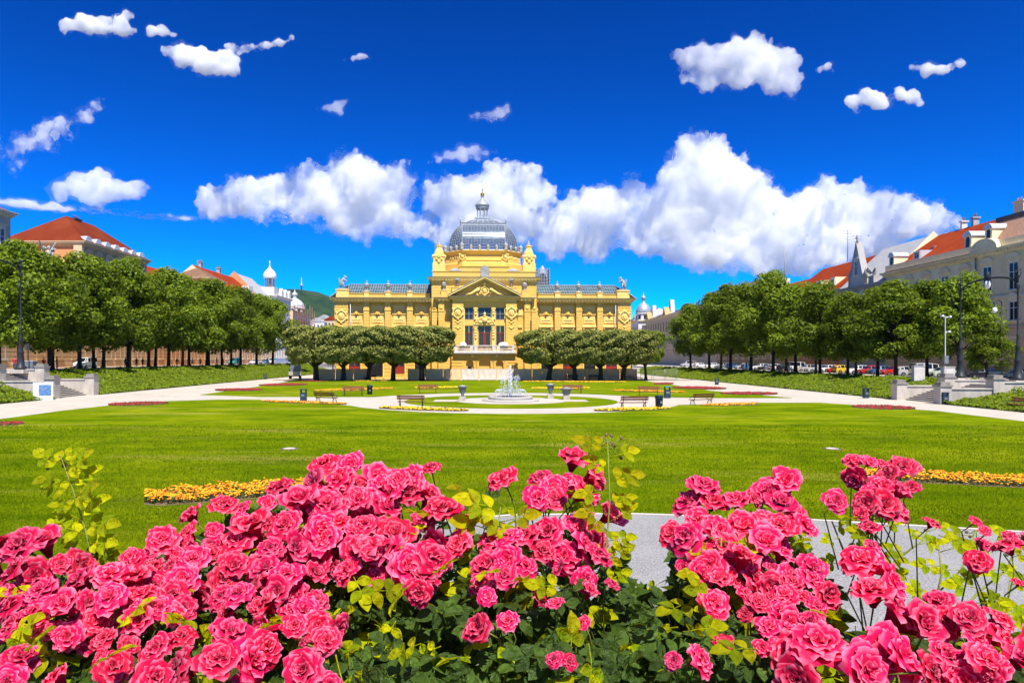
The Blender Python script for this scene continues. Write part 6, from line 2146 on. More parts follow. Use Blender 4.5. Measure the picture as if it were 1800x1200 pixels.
def car_meshes(kind):
    """hatchback, estate or van as lofted cross sections; front towards -x"""
    if kind == 'van':
        st = [(-2.3, 0.75, 0.75), (-2.15, 0.95, 0.97), (-1.55, 1.1, 1.12), (-0.85, 1.15, 1.85), (0.0, 1.15, 1.95), (1.2, 1.15, 1.97), (2.2, 1.15, 1.93), (2.35, 1.1, 1.15)]
    elif kind == 'estate':
        st = [(-2.25, 0.6, 0.6), (-2.1, 0.78, 0.8), (-1.0, 0.92, 0.94), (-0.25, 0.95, 1.40), (0.4, 0.95, 1.47), (1.3, 0.97, 1.43), (1.95, 1.0, 1.25), (2.2, 0.95, 0.97), (2.28, 0.6, 0.62)]
    else:
        st = [(-1.9, 0.6, 0.6), (-1.78, 0.78, 0.8), (-0.95, 0.92, 0.94), (-0.3, 0.95, 1.40), (0.3, 0.95, 1.50), (1.0, 0.97, 1.46), (1.6, 1.0, 1.2), (1.8, 0.9, 0.92), (1.86, 0.6, 0.62)]
    body, glass = MB(), MB()
    ring = []
    for i, (x, zb, zr) in enumerate(st):
        e = 0.86 if i in (0, len(st) - 1) else 1.0
        w = (0.86 if kind != 'van' else 0.94) * e
        cab = zr > zb + 0.1
        wr = w * (0.74 if kind != 'van' else 0.9) if cab else w * 0.86
        ring.append([(x, -w * 0.95, 0.22), (x, -w, 0.5), (x, -w * 0.985, zb), (x, -wr, zr - 0.03 * cab), (x, -wr * 0.8, zr), (x, wr * 0.8, zr), (x, wr, zr - 0.03 * cab), (x, w * 0.985, zb), (x, w, 0.5), (x, w * 0.95, 0.22)])
    n = 10
    vs = [p for r in ring for p in r]
    for i in range(len(st) - 1):
        cabA, cabB = st[i][2] > st[i][1] + 0.1, st[i + 1][2] > st[i + 1][1] + 0.1
        for k in range(n):
            k2 = (k + 1) % n
            f = (i * n + k, i * n + k2, (i + 1) * n + k2, (i + 1) * n + k)
            q = [vs[j] for j in f]
            slope = cabA != cabB
            if (k in (2, 6) and (cabA or cabB)) or (k in (3, 4, 5) and slope):
                c = sum((Vector(p) for p in q), Vector()) / 4
                nn = (Vector(q[1]) - Vector(q[0])).cross(Vector(q[3]) - Vector(q[0]))
                if nn.length > 1e-6:
                    nn.normalize()
                glass.add([c + (Vector(p) - c) * 0.88 - nn * 0.012 for p in q], [(0, 1, 2, 3)])
                glass.add([c + (Vector(p) - c) * 0.88 + nn * 0.012 for p in q], [(0, 1, 2, 3)])
            body.add(q, [(0, 1, 2, 3)], 0, True)
    body.add(ring[0], [tuple(range(n))])
    body.add(ring[-1], [tuple(range(n))[::-1]])
    out = {'body': body.mesh('body', M['car_white']), 'windows': glass.mesh('windows', M['car_glass'])}
    hw = 0.86 if kind != 'van' else 0.94
    L0, L1 = st[0][0], st[-1][0]
    wl = []
    for x in (L0 + 0.75, L1 - 0.72):
        for s in (-1, 1):
            wl.append((x, s * (hw - 0.06), 0.31))
    t = MB()
    pr = [(0.19, -0.1), (0.30, -0.1), (0.32, -0.06), (0.32, 0.06), (0.30, 0.1), (0.19, 0.1)]
    for rads in (pr,):
        vs = []
        seg = 16
        for r, z in rads:
            for k in range(seg):
                a = 2 * math.pi * k / seg
                vs.append((r * math.cos(a), z, r * math.sin(a)))
        fs = [(i * seg + k, i * seg + (k + 1) % seg, (i + 1) * seg + (k + 1) % seg, (i + 1) * seg + k) for i in range(len(rads) - 1) for k in range(seg)]
        t.add(vs, fs, 0, True)
    rim = MB()
    rim.add([(0.2 * math.cos(2 * math.pi * k / 14), y, 0.2 * math.sin(2 * math.pi * k / 14)) for y in (-0.085, 0.085) for k in range(14)], [tuple(range(14)), tuple(range(14, 28))[::-1]])
    out['tyre'], out['rim'] = t.mesh('tyre', M['tyre']), rim.mesh('rim', M['rim'])
    out['wheels'] = wl
    out['headlight'] = MB().cbox((0, 0, 0), (0.14, 0.32, 0.16)).mesh('headlight', M['light_white'])
    out['tail_light'] = MB().cbox((0, 0, 0), (0.10, 0.2, 0.26)).mesh('tail_light', M['light_red'])
    out['bumper'] = MB().cbox((0, 0, 0), (0.12, hw * 1.72, 0.2)).mesh('bumper', M['tyre'])
    out['plate'] = MB().cbox((0, 0, 0), (0.03, 0.5, 0.11)).mesh('number_plate', M['white_paint'])
    out['ends'] = (L0, L1, hw)
    return out


CARS = {k: car_meshes(k) for k in ('hatch', 'estate', 'van')}
_bodies = {}


def car(kind, col, x, y, z, rz, label, group):
    c = CARS[kind]
    t = thing('parked_car' if kind != 'van' else 'parked_van', label, 'car' if kind != 'van' else 'van', (x, y, z), rz, group)
    if (kind, col) not in _bodies:
        me = c['body'].copy()
        me.materials[0] = M['car_' + col]
        _bodies[(kind, col)] = me
    put('body', _bodies[(kind, col)], t)
    put('windows', c['windows'], t)
    for w in c['wheels']:
        o = put('wheel', c['tyre'], t, w)
        put('rim', c['rim'], o)
    L0, L1, hw = c['ends']
    for s in (-1, 1):
        put('headlight', c['headlight'], t, (L0 + 0.10, s * hw * 0.66, 0.66 if kind != 'van' else 0.8))
        put('tail_light', c['tail_light'], t, (L1 - 0.04, s * hw * 0.78, 0.78 if kind != 'van' else 0.95))
    put('bumper', c['bumper'], t, (L0 + 0.02, 0, 0.36))
    put('bumper', c['bumper'], t, (L1 - 0.02, 0, 0.36))
    put('number_plate', c['plate'], t, (L0 - 0.05, 0, 0.45))


rc = random.Random(4)
lst = [(1794, 'black', 'estate', 'black car at the right edge behind the arched lamp'), (1728, 'black', 'estate', 'long black car parked between the two right lamp posts'), (1657, 'pale green', 'hatch', 'small pale green hatchback parked beside the right camera pole'),
       (1632, 'white', 'van', 'white van parked behind the grey stone blocks'), (1597, 'silver', 'hatch', 'silver hatchback parked left of the stone blocks'), (1573, 'red', 'estate', 'bright red car parked left of the silver hatchback'),
       (1548, 'blue', 'hatch', 'blue hatchback parked between two red cars'), (1530, 'red', 'hatch', 'red hatchback parked left of the blue hatchback'), (1509, 'white', 'hatch', 'white hatchback parked right of the yellow car'),
       (1484, 'yellow', 'hatch', 'small yellow car on the right street'), (1472, 'red', 'hatch', 'dark-shaded red car left of the yellow car'), (1455, 'white', 'estate', 'white car left of the yellow and red pair'),
       (1437, 'silver', 'estate', 'silver car below the second tall right tree'), (1418, 'beige', 'estate', 'beige car before the white van'), (1404, 'white', 'van', 'white van far along the right street'),
       (1386, 'black', 'estate', 'black car left of the far white van'), (1367, 'white', 'hatch', 'white hatchback left of the far black car'), (1351, 'grey', 'estate', 'grey car below the tallest right trees'),
       (1337, 'white', 'estate', 'white car below the tallest right trees'), (1321, 'blue', 'estate', 'blue car below the tallest right trees'), (1306, 'silver', 'hatch', 'silver hatchback far along the right street'),
       (1290, 'blue', 'hatch', 'small blue hatchback far along the right street'), (1272, 'grey', 'estate', 'grey estate car far along the right street'), (1252, 'white', 'hatch', 'white hatchback near the far end of the right street'),
       (1234, 'white', 'estate', 'white estate car, second from the far end of the right street'), (1210, 'silver', 'van', 'silver van at the far end of the right street')]
for px, col, kind, lab in lst:
    X = 63.6 + rc.uniform(-0.3, 0.3)
    car(kind, col, X, X * FPX / (px - VX), ZR - 0.12, rc.uniform(-0.1, 0.1) + (math.pi if rc.random() < 0.3 else 0), lab, 'cars parked along the right street')
for px, col, kind, lab in ((478, 'white', 'van', 'white van at the far end of the left street'), (466, 'blue', 'estate', 'blue car at the far end of the left street'), (448, 'white', 'estate', 'white car under the last left trees'),
                           (412, 'teal', 'van', 'teal van under the left trees'), (150, 'white', 'van', 'white van behind the first left trees')):
    X = -68.6
    car(kind, col, X, X * FPX / (px - VX), ZL - 0.12, math.pi / 2 + rc.uniform(-0.06, 0.06), lab, 'vehicles on the left street')

# small works truck on the left path
t = thing('works_truck', 'small grey works truck with dark windscreen parked on the left path', 'truck', (-38.3, 139.0, 0.0), math.radians(-78))
mb = MB().box(-2.3, -1.3, -1.05, 1.05, 0.5, 1.35)
mb.prism([(-1.3, -1.05, 0.5), (0.1, -1.05, 0.5), (0.1, -1.05, 2.75), (-0.75, -1.05, 2.75), (-1.3, -1.05, 1.45)], (0, 2.1, 0))
mb.build('cab', M['car_grey'], t)
MB().prism([(-1.33, -0.95, 1.5), (-1.33, 0.95, 1.5), (-0.8, 0.95, 2.65), (-0.8, -0.95, 2.65)], (-0.03, 0, 0)).build('windscreen', M['car_glass'], t)
for s in (-1, 1):
    MB().prism([(-1.0, s * 1.06, 1.5), (-0.1, s * 1.06, 1.5), (-0.1, s * 1.06, 2.55), (-0.6, s * 1.06, 2.55)], (0, s * 0.02, 0)).build('side_window', M['car_glass'], t)
    MB().cbox((-1.4, s * 1.25, 1.7), (0.1, 0.2, 0.4)).build('mirror', M['tyre'], t)
    MB().cbox((-2.32, s * 0.75, 0.9), (0.08, 0.35, 0.25)).build('headlight', M['light_white'], t)
mb = MB().box(0.2, 3.6, -1.1, 1.1, 0.75, 0.9)
for a, b, c, d in ((0.2, 3.6, -1.1, -1.04), (0.2, 3.6, 1.04, 1.1), (3.54, 3.6, -1.04, 1.04), (0.2, 0.26, -1.04, 1.04)):
    mb.box(a, b, c, d, 0.9, 1.5)
mb.build('load_bed', M['car_beige'], t)
MB().box(-2.45, -2.3, -1.05, 1.05, 0.4, 0.7).build('bumper', M['tyre'], t)
for x in (-1.5, 2.6):
    for s in (-1, 1):
        o = put('wheel', CARS['van']['tyre'], t, (x, s * 0.95, 0.4), None, 1.3)
        put('rim', CARS['van']['rim'], o)

# ---------------------------------------------------------------- people
for nm, c in (('skin', (0.55, 0.33, 0.23)), ('hair', (0.035, 0.022, 0.015)), ('cloth_black', (0.02, 0.02, 0.022)), ('cloth_white', (0.65, 0.65, 0.63)), ('cloth_red', (0.42, 0.03, 0.03)), ('cloth_blue', (0.05, 0.12, 0.32)),
              ('cloth_grey', (0.16, 0.16, 0.17)), ('cloth_sand', (0.40, 0.32, 0.22)), ('cloth_denim', (0.05, 0.075, 0.14)), ('cloth_green', (0.06, 0.16, 0.08))):
    M[nm] = surf(nm, c, tuple(x * 0.85 for x in c), 12, 0.85)


def body_mesh(stride, arm, lean=0.0):
    """one continuous figure grown over a joint skeleton; faces coloured by garment"""
    J = {'pelvis': (0, 0, 0.95, 0.155, 0.11), 'waist': (0, lean * 0.3, 1.12, 0.135, 0.10), 'chest': (0, lean * 0.7, 1.32, 0.165, 0.11), 'collar': (0, lean, 1.45, 0.10, 0.08), 'neck': (0, lean + 0.01, 1.53, 0.055, 0.055), 'head': (0, lean - 0.01, 1.63, 0.078, 0.092), 'crown': (0, lean, 1.73, 0.06, 0.07)}
    E = [('pelvis', 'waist'), ('waist', 'chest'), ('chest', 'collar'), ('collar', 'neck'), ('neck', 'head'), ('head', 'crown')]
    for s, n in ((-1, 'l'), (1, 'r')):
        k = stride * s
        J['hip' + n] = (s * 0.095, k * 0.05, 0.86, 0.095, 0.095)
        J['knee' + n] = (s * 0.10, -k * 0.5 - 0.02, 0.49, 0.06, 0.06)
        J['ankle' + n] = (s * 0.10, -k * 0.9 + max(0.0, k) * 0.1, 0.09, 0.042, 0.045)
        J['toe' + n] = (s * 0.11, -k * 0.9 - 0.15, 0.04, 0.04, 0.03)
        J['shoulder' + n] = (s * 0.19, lean, 1.40, 0.06, 0.06)
        J['elbow' + n] = (s * 0.25, lean + k * arm * 0.5 + 0.03, 1.13, 0.045, 0.045)
        J['wrist' + n] = (s * 0.25, lean + k * arm - 0.10, 0.90, 0.030, 0.032)
        J['hand' + n] = (s * 0.245, lean + k * arm - 0.13, 0.80, 0.035, 0.022)
        E += [('pelvis', 'hip' + n), ('hip' + n, 'knee' + n), ('knee' + n, 'ankle' + n), ('ankle' + n, 'toe' + n), ('collar', 'shoulder' + n), ('shoulder' + n, 'elbow' + n), ('elbow' + n, 'wrist' + n), ('wrist' + n, 'hand' + n)]
    names = list(J)
    me = bpy.data.meshes.new('body')
    me.from_pydata([J[n][:3] for n in names], [(names.index(a), names.index(b)) for a, b in E], [])
    o = put('body', me)
    sk = o.modifiers.new('skin', 'SKIN')
    for i, n in enumerate(names):
        me.skin_vertices[0].data[i].radius = J[n][3:5]
        me.skin_vertices[0].data[i].use_root = (n == 'pelvis')
    o.modifiers.new('smooth', 'SUBSURF').levels = 1
    dg = bpy.context.evaluated_depsgraph_get()
    out = bpy.data.meshes.new_from_object(o.evaluated_get(dg))
    bpy.data.objects.remove(o)
    out.materials.clear()
    for m in ('skin', 'cloth_white', 'cloth_denim', 'cloth_black'):
        out.materials.append(M[m])
    for p in out.polygons:
        c = p.center
        far = abs(c.x) > 0.19
        if c.z < 0.10:
            p.material_index = 3
        elif c.z < 0.98 and not far:
            p.material_index = 2
        elif c.z > 1.49 or (far and c.z < 1.2):
            p.material_index = 0
        else:
            p.material_index = 1
        p.use_smooth = True
    return out


POSES = [body_mesh(0.28, 0.5), body_mesh(0.08, 0.1), body_mesh(-0.3, 0.5, -0.03)]
hb = MB().ball((0, 0.02, 1.685), (0.092, 0.105, 0.085), 10, 7)
HAIR_SHORT = hb.mesh('hair', M['hair'])
hb = MB().ball((0, 0.025, 1.68), (0.096, 0.108, 0.09), 10, 7)
hb.tube([(0, 0.08, 1.68), (0, 0.11, 1.55), (0, 0.12, 1.40)], [0.08, 0.085, 0.05], 8)
HAIR_LONG = hb.mesh('hair', M['hair'])


def person(px, X, z, pose, top, legs, rz, label, long=False, s=1.0):
    Y = X * FPX / (px - VX)
    t = thing('person', label, 'person', (X, Y, z), rz, 'people under the trees')
    t.scale = (s, s, s)
    me = POSES[pose].copy()
    me.materials[1] = M['cloth_' + top]
    me.materials[2] = M['cloth_' + legs]
    put('body', me, t)
    put('hair', HAIR_LONG if long else HAIR_SHORT, t)


for a in ((26, -54.6, ZL, 1, 'red', 'denim', 0.5, 'person in red top and jeans standing beside the left arched lamp'), (77, -60.5, ZL, 0, 'red', 'black', 1.2, 'person in red top and black trousers walking behind the first left tree'),
          (100, -59.0, ZL, 1, 'black', 'grey', 2.0, 'person in black top and grey trousers under the first left trees'), (141, -61.0, ZL, 0, 'grey', 'black', 1.6, 'person in grey top walking near the white van'),
          (220, -60.5, ZL, 2, 'blue', 'denim', 1.5, 'person in blue top walking under the fourth left tree'), (240, -58.8, ZL, 1, 'black', 'denim', 0.2, 'person in black top and jeans under the left trees'),
          (251, -58.9, ZL, 0, 'black', 'black', 3.0, 'person all in black walking under the left trees'), (311, -59.5, ZL, 0, 'black', 'sand', 0.1, 'person in black top and sand trousers on the left promenade'),
          (338, -60.0, ZL, 2, 'white', 'denim', 2.9, 'person in white top and jeans on the left promenade'), (352, -60.5, ZL, 1, 'sand', 'black', 1.0, 'person in sand coloured top on the left promenade'),
          (366, -60.2, ZL, 0, 'white', 'black', 0.4, 'person in white top and black trousers on the left promenade'), (381, -60.8, ZL, 2, 'red', 'denim', 2.5, 'person in red top walking far along the left promenade'),
          (392, -60.0, ZL, 1, 'grey', 'denim', 0.6, 'person in grey top and jeans far along the left promenade'), (418, -60.6, ZL, 0, 'green', 'black', 0.5, 'person in green top far along the left promenade'),
          (479, -56.0, ZL, 0, 'red', 'grey', 2.8, 'person in red top and grey trousers at the far end of the left promenade'), (470, -56.5, ZL, 1, 'blue', 'sand', 0.3, 'person in blue top at the far end of the left promenade'),
          (1222, 60.0, ZR, 0, 'sand', 'black', 0.2, 'person in sand coloured top at the far end of the right promenade'), (1240, 60.2, ZR, 1, 'black', 'denim', 1.4, 'person in black top at the far end of the right promenade'),
          (1312, 60.4, ZR, 2, 'black', 'black', 2.9, 'person all in black under the tallest right trees')):
    person(*a, long=(int(a[0]) % 3 == 0), s=rc.uniform(0.97, 1.06))
# ---------------------------------------------------------------- rose bushes in the foreground
def petalmat():
    m, n, l = mat_new('rose_petal')
    out = n.new('ShaderNodeOutputMaterial')
    p = n.new('ShaderNodeBsdfPrincipled')
    p.inputs['Roughness'].default_value = 0.55
    p.inputs['Specular IOR Level'].default_value = 0.1
    p.inputs['Sheen Weight'].default_value = 0.08
    p.inputs['Sheen Tint'].default_value = (1.0, 0.7, 0.8, 1)
    t = n.new('ShaderNodeBsdfTranslucent')
    mix = n.new('ShaderNodeMixShader')
    mix.inputs[0].default_value = 0.36
    at = n.new('ShaderNodeAttribute')
    at.attribute_name = 'tip'
    cr = n.new('ShaderNodeValToRGB')
    e = cr.color_ramp.elements
    e[0].position, e[0].color = 0.0, (0.50, 0.001, 0.040, 1)
    e[1].position, e[1].color = 1.0, (0.98, 0.27, 0.41, 1)  # pale petal margin, raised further to paint in lit rim highlights
    q = e.new(0.74)
    q.color = (0.84, 0.006, 0.082, 1)
    l.new(at.outputs['Fac'], cr.inputs[0])
    oi = n.new('ShaderNodeObjectInfo')
    hs = n.new('ShaderNodeHueSaturation')
    rr = n.new('ShaderNodeMapRange')
    rr.inputs['To Min'].default_value = 0.494
    rr.inputs['To Max'].default_value = 0.505
    l.new(oi.outputs['Random'], rr.inputs[0])
    l.new(rr.outputs[0], hs.inputs['Hue'])
    l.new(cr.outputs[0], hs.inputs['Color'])
    r3 = n.new('ShaderNodeMath')
    r3.operation = 'MULTIPLY_ADD'
    r3.inputs[1].default_value = 7.31
    r3.inputs[2].default_value = 0.0
    l.new(oi.outputs['Random'], r3.inputs[0])
    r4 = n.new('ShaderNodeMath')
    r4.operation = 'FRACT'
    l.new(r3.outputs[0], r4.inputs[0])
    r5 = n.new('ShaderNodeMapRange')
    r5.inputs['To Min'].default_value = 0.68
    r5.inputs['To Max'].default_value = 1.12
    l.new(r4.outputs[0], r5.inputs[0])
    l.new(r5.outputs[0], hs.inputs['Value'])
    l.new(hs.outputs[0], p.inputs['Base Color'])
    t2 = n.new('ShaderNodeHueSaturation')
    t2.inputs['Saturation'].default_value = 1.12
    t2.inputs['Value'].default_value = 1.15
    l.new(hs.outputs[0], t2.inputs['Color'])
    l.new(t2.outputs[0], t.inputs['Color'])
    l.new(p.outputs[0], mix.inputs[1])
    l.new(t.outputs[0], mix.inputs[2])
    l.new(mix.outputs[0], out.inputs[0])
    return m


M['petal'] = petalmat()
M['rose_lit'] = leafmat('lit_rose_leaf', (0.20, 0.30, 0.002), (0.52, 0.50, 0.002), (0.80, 0.78, 0.002), 0.45, rough=0.5, rand=0.35, mottle=3.5, spec=0.12)  # yellow-green leaves; the yellow paints in sunlight on them
M['rose_shaded'] = leafmat('shaded_rose_leaf', (0.035, 0.070, 0.010), (0.070, 0.125, 0.014), (0.24, 0.32, 0.010), 0.28, rough=0.42, rand=0.35, spec=0.25, mottle=3.5)  # dark green counterpart, leaves coloured as if in shade
M['rose_stem'] = surf('rose_stem', (0.20, 0.26, 0.03), (0.16, 0.15, 0.04), 30, 0.6)
M['rose_bud'] = surf('rose_bud', (0.13, 0.12, 0.04), (0.20, 0.10, 0.05), 60, 0.6)


def rose_mesh(seed, n=34, opening=1.0):
    """double rose: petals wound in a spiral, inner ones closed, outer ones spread"""
    rnd = random.Random(seed)
    NS, NT = 6, 6
    V, F, T = [], [], []
    for i in range(n):
        f = (i + 0.5) / n
        th = i * 2.39996 + rnd.uniform(-0.25, 0.25)
        phi0 = math.radians(4 + (68 * opening) * f ** 1.25) + rnd.uniform(-0.08, 0.08)
        Lp = (0.50 + 0.34 * f) * rnd.uniform(0.9, 1.08)
        Wp = (0.34 + 0.30 * f) * rnd.uniform(0.88, 1.12)
        r, z = 0.03 + 0.05 * f, -0.08 - 0.12 * f
        curl = (0.35 + 0.75 * f) * rnd.uniform(0.3, 1.2)
        ph1, ph2 = rnd.uniform(0, 6.28), rnd.uniform(0, 6.28)
        o = len(V)
        for a in range(NS + 1):
            s = a / NS
            ang = phi0 * (0.35 + 0.75 * s) - 0.35 * (1 - f) * math.sin(math.pi * s) * 0.6
            if s > 0.72:
                ang += curl * (s - 0.72) / 0.28
            if a:
                r += math.sin(ang) * Lp / NS
                z += math.cos(ang) * Lp / NS
            wd = Wp * (math.sin(math.pi * min(1, 0.12 + 0.80 * s)) ** 0.7)
            if s > 0.9:
                wd *= 0.90
            for b in range(NT + 1):
                t = -1 + 2 * b / NT
                wrap = t * wd / max(r, 0.17)
                wrap = max(-1.35, min(1.35, wrap))
                rr_ = r * (1 + 0.06 * t * t * (1 - f)) + 0.030 * math.sin(4.1 * t + ph1 + 4 * s) * s
                zz = z + 0.034 * math.sin(5.3 * t + ph2) * s * s - 0.10 * f * t * t * s + (-0.05 if abs(t) > 0.9 and s > 0.9 else 0)
                V.append((rr_ * math.cos(th + wrap), rr_ * math.sin(th + wrap), zz))
                T.append(min(1.0, max(s ** 2.2, 0.55 * abs(t) ** 4 * s) * rnd.uniform(0.82, 1.1)))
        for a in range(NS):
            for b in range(NT):
                k = o + a * (NT + 1) + b
                F.append((k, k + 1, k + NT + 2, k + NT + 1))
    m = max(math.hypot(v[0], v[1]) for v in V)
    V = [(v[0] / m, v[1] / m, v[2] / m) for v in V]
    me = big_mesh('rose', np.array(V), np.array(F), 4, M['petal'], True)
    at = me.attributes.new('tip', 'FLOAT', 'POINT')
    at.data.foreach_set('value', np.array(T, np.float32))
    return me


ROSES = [rose_mesh(1, 34, 0.86), rose_mesh(2, 38, 0.74), rose_mesh(3, 32, 1.02), rose_mesh(4, 28, 0.60), rose_mesh(5, 38, 0.8), rose_mesh(6, 18, 0.28), rose_mesh(7, 30, 0.68), rose_mesh(8, 26, 1.2), rose_mesh(9, 24, 0.42), rose_mesh(10, 36, 0.92)]


def leaflet(mb, base, direction, normal, L, wd, bend):
    d = Vector(direction).normalized()
    nn = Vector(normal)
    nn = (nn - d * nn.dot(d)).normalized()
    b = d.cross(nn)
    NS = 6
    prof = [0.0, 0.62, 0.95, 1.0, 0.86, 0.52, 0.0]
    rows = []
    for i in range(NS + 1):
        s = i / NS
        c = Vector(base) + d * (L * s) - nn * (bend * L * s * s)
        w = wd * prof[i] * 0.5
        rows.append([c - b * w + nn * (w * 0.32), c - b * w * 0.5 + nn * (w * 0.07), c, c + b * w * 0.5 + nn * (w * 0.07), c + b * w + nn * (w * 0.32)])
    vs = [p for r in rows for p in r]
    fs = [(i * 5 + k, i * 5 + k + 1, (i + 1) * 5 + k + 1, (i + 1) * 5 + k) for i in range(NS) for k in range(4)]
    mb.add(vs, fs, 0, True)


def leaf_mesh(mat, seed, n=5):
    """compound rose leaf: leaflets on one stalk, along +y, facing +z; about one unit long"""
    rnd = random.Random(seed)
    mb = MB()
    mb.tube([(0, 0, 0), (0.01, 0.35, 0.03), (0, 0.62, 0.0)], [0.016, 0.013, 0.010], 4)
    leaflet(mb, (0, 0.60, 0), (rnd.uniform(-0.15, 0.15), 1, rnd.uniform(-0.3, 0.1)), (0, 0, 1), 0.48, 0.33, rnd.uniform(0.05, 0.35))
    for k in range((n - 1) // 2):
        y = 0.52 - 0.30 * k
        for s in (-1, 1):
            leaflet(mb, (0, y, 0.01), (s, rnd.uniform(0.35, 0.75), rnd.uniform(-0.35, 0.2)), (rnd.uniform(-0.3, 0.3), rnd.uniform(-0.3, 0.3), 1), 0.40 * rnd.uniform(0.85, 1.1), 0.27, rnd.uniform(0.05, 0.4))
    return mb.mesh('leaf', mat)


LEAF_LIT = [leaf_mesh(M['rose_lit'], s, 3 if s % 2 else 5) for s in range(4)]
LEAF_SHADED = [leaf_mesh(M['rose_shaded'], s + 10, 5) for s in range(4)]
BUD = MB().lathe([(0.18, -0.6), (0.5, -0.35), (0.6, 0.0), (0.45, 0.4), (0.15, 0.75), (0, 0.9)], (0, 0, 0), 8).mesh('bud', M['rose_bud'])

rz_ = random.Random(2024)


def orient(axis, spin):
    return (Vector(axis).to_track_quat('Z', 'Y').to_matrix() @ Matrix.Rotation(spin, 3, 'Z')).to_euler()


class Bush:
    def __init__(s, label, px):
        s.root = thing('rose_bush', label, 'rose bush', (W(px, 1100, 1.5).x, 1.5, 2.35), 0, 'pink rose bushes in the foreground')
        s.o = Vector(s.root.location)
        s.stems = MB()
        s.roses = []

    def rose(s, px, py, dia, d=None, k=None, axis=None):
        d = d or bush_d(py)
        p = W(px, py, d)
        r = dia * d / FPX / 2
        a = axis or (rz_.gauss(0, 0.5), rz_.gauss(-0.55, 0.35), rz_.uniform(0.35, 1.0))
        put('rose', ROSES[k if k is not None else rz_.choice((0, 1, 2, 4, 6, 7, 9, 3, 8, 0, 1, 4, 9, 3))], s.root, p - s.o, orient(a, rz_.uniform(0, 6.28)), r * 1.07)
        s.roses.append((p, r))
        q = Vector(a).normalized()
        foot = p + Vector((rz_.uniform(-0.05, 0.05), rz_.uniform(-0.02, 0.03), -rz_.uniform(0.12, 0.2)))
        s.stems.tube([p - q * r * 0.3 - s.o, p - q * r * 1.4 + Vector((0, 0.02, -0.01)) - s.o, foot - s.o], [0.0018, 0.0015, 0.0018], 4)

    def cluster(s, cx, cy, rx, ry, dia):
        """a truss of roses filling an ellipse of the picture, domed towards the viewer"""
        got = []
        want = max(1, int(rx * ry * 3.14 / (dia * dia * 0.245)))
        for _ in range(want * 14):
            a, q = rz_.uniform(0, 6.283), math.sqrt(rz_.random())
            x, y = cx + rx * q * math.cos(a), cy + ry * q * math.sin(a)
            if all(math.hypot(x - g[0], y - g[1]) > dia * 0.44 for g in got):
                got.append((x, y, q))
            if len(got) >= want:
                break
        base = bush_d(cy) - 0.06
        for x, y, q in got:
            dd = base * rz_.uniform(0.90, 1.10)
            d = base - 0.05 * (1 - q * q) + 0.03 * (cy - y) / max(ry, 1) + rz_.uniform(-0.015, 0.03)
            sx, sy = (x - cx) / max(rx, 1), (y - cy) / max(ry, 1)
            s.rose(x, y, dia * rz_.choice((0.66, 0.88, 1.0, 1.06, 1.12, 1.2)) * rz_.uniform(0.93, 1.07), d, None, (sx * 0.8 + rz_.gauss(0, 0.3), -0.55 + rz_.gauss(0, 0.25), 0.75 - sy * 0.55 + rz_.gauss(0, 0.2)))

    def leaf(s, px, py, d, size, young, direction=None, up=None):
        me = rz_.choice(LEAF_LIT if young else LEAF_SHADED)  # young picks the leaves coloured as sunlit, otherwise the shade-coloured ones
        dr = Vector(direction) if direction is not None else Vector((rz_.gauss(0, 1), rz_.gauss(-0.4, 0.6), rz_.gauss(0.1, 0.5)))
        dr.normalize()
        upv = Vector(up) if up is not None else Vector((rz_.gauss(0, 0.4), rz_.gauss(-0.55, 0.4), 1.0))
        z = (upv - dr * upv.dot(dr)).normalized()
        x = dr.cross(z)
        rot = Matrix((x, dr, z)).transposed().to_euler()
        put('leaf', me, s.root, W(px, py, d) - s.o, rot, size)

    def shoot(s, pts, d, n, size, young=True, buds=0, r=0.003):
        """a long cane with leaves on both sides; pts in picture pixels from the foot to the tip"""
        P = [W(a, b, d + 0.02 * i) for i, (a, b) in enumerate(pts)]
        s2 = MB().tube([p - s.o for p in P], [r * (1 - 0.5 * i / (len(P) - 1)) for i in range(len(P))], 6)
        s2.build('cane', M['rose_stem'], s.root)
        for k in range(n):
            t = (k + 0.6) / n * (len(pts) - 1)
            i = min(int(t), len(pts) - 2)
            f = t - i
            a = pts[i][0] * (1 - f) + pts[i + 1][0] * f
            b = pts[i][1] * (1 - f) + pts[i + 1][1] * f
            sd = 1 if k % 2 else -1
            s.leaf(a, b, d + 0.02 * t, size * 1.4 * rz_.uniform(0.7, 1.15), young, (sd * 1.0, rz_.uniform(-0.5, 0.3), rz_.uniform(-0.1, 0.7)), (rz_.gauss(0, 0.3), -0.75, 0.75))
        for k in range(buds):
            q = W(pts[-1][0] + rz_.uniform(-26, 26), pts[-1][1] + rz_.uniform(-14, 30), d + 0.02 * len(pts))
            put('bud', BUD, s.root, q - s.o, (rz_.uniform(-0.5, 0.5), rz_.uniform(-0.5, 0.5), 0), 0.0062)
            s.stems.tube([P[-1] - s.o, (P[-1] + q) / 2 + Vector((0, 0, -0.006)) - s.o, q - s.o], 0.0011, 4)

    def fill(s, poly, n, young, size=(0.055, 0.085), back=(0.06, 0.3), dmin=None):
        """leaves over an area of the picture at the depth of the bush surface"""
        xs, ys = [p[0] for p in poly], [p[1] for p in poly]
        k = 0
        for _ in range(n * 20):
            x, y = rz_.uniform(min(xs), max(xs)), rz_.uniform(min(ys), max(ys))
            if in_poly(np.array([x]), np.array([y]), poly)[0]:
                s.leaf(x, y, bush_d(y) + rz_.uniform(*back), rz_.uniform(*size), rz_.random() < young)
                k += 1
                if k >= n:
                    break

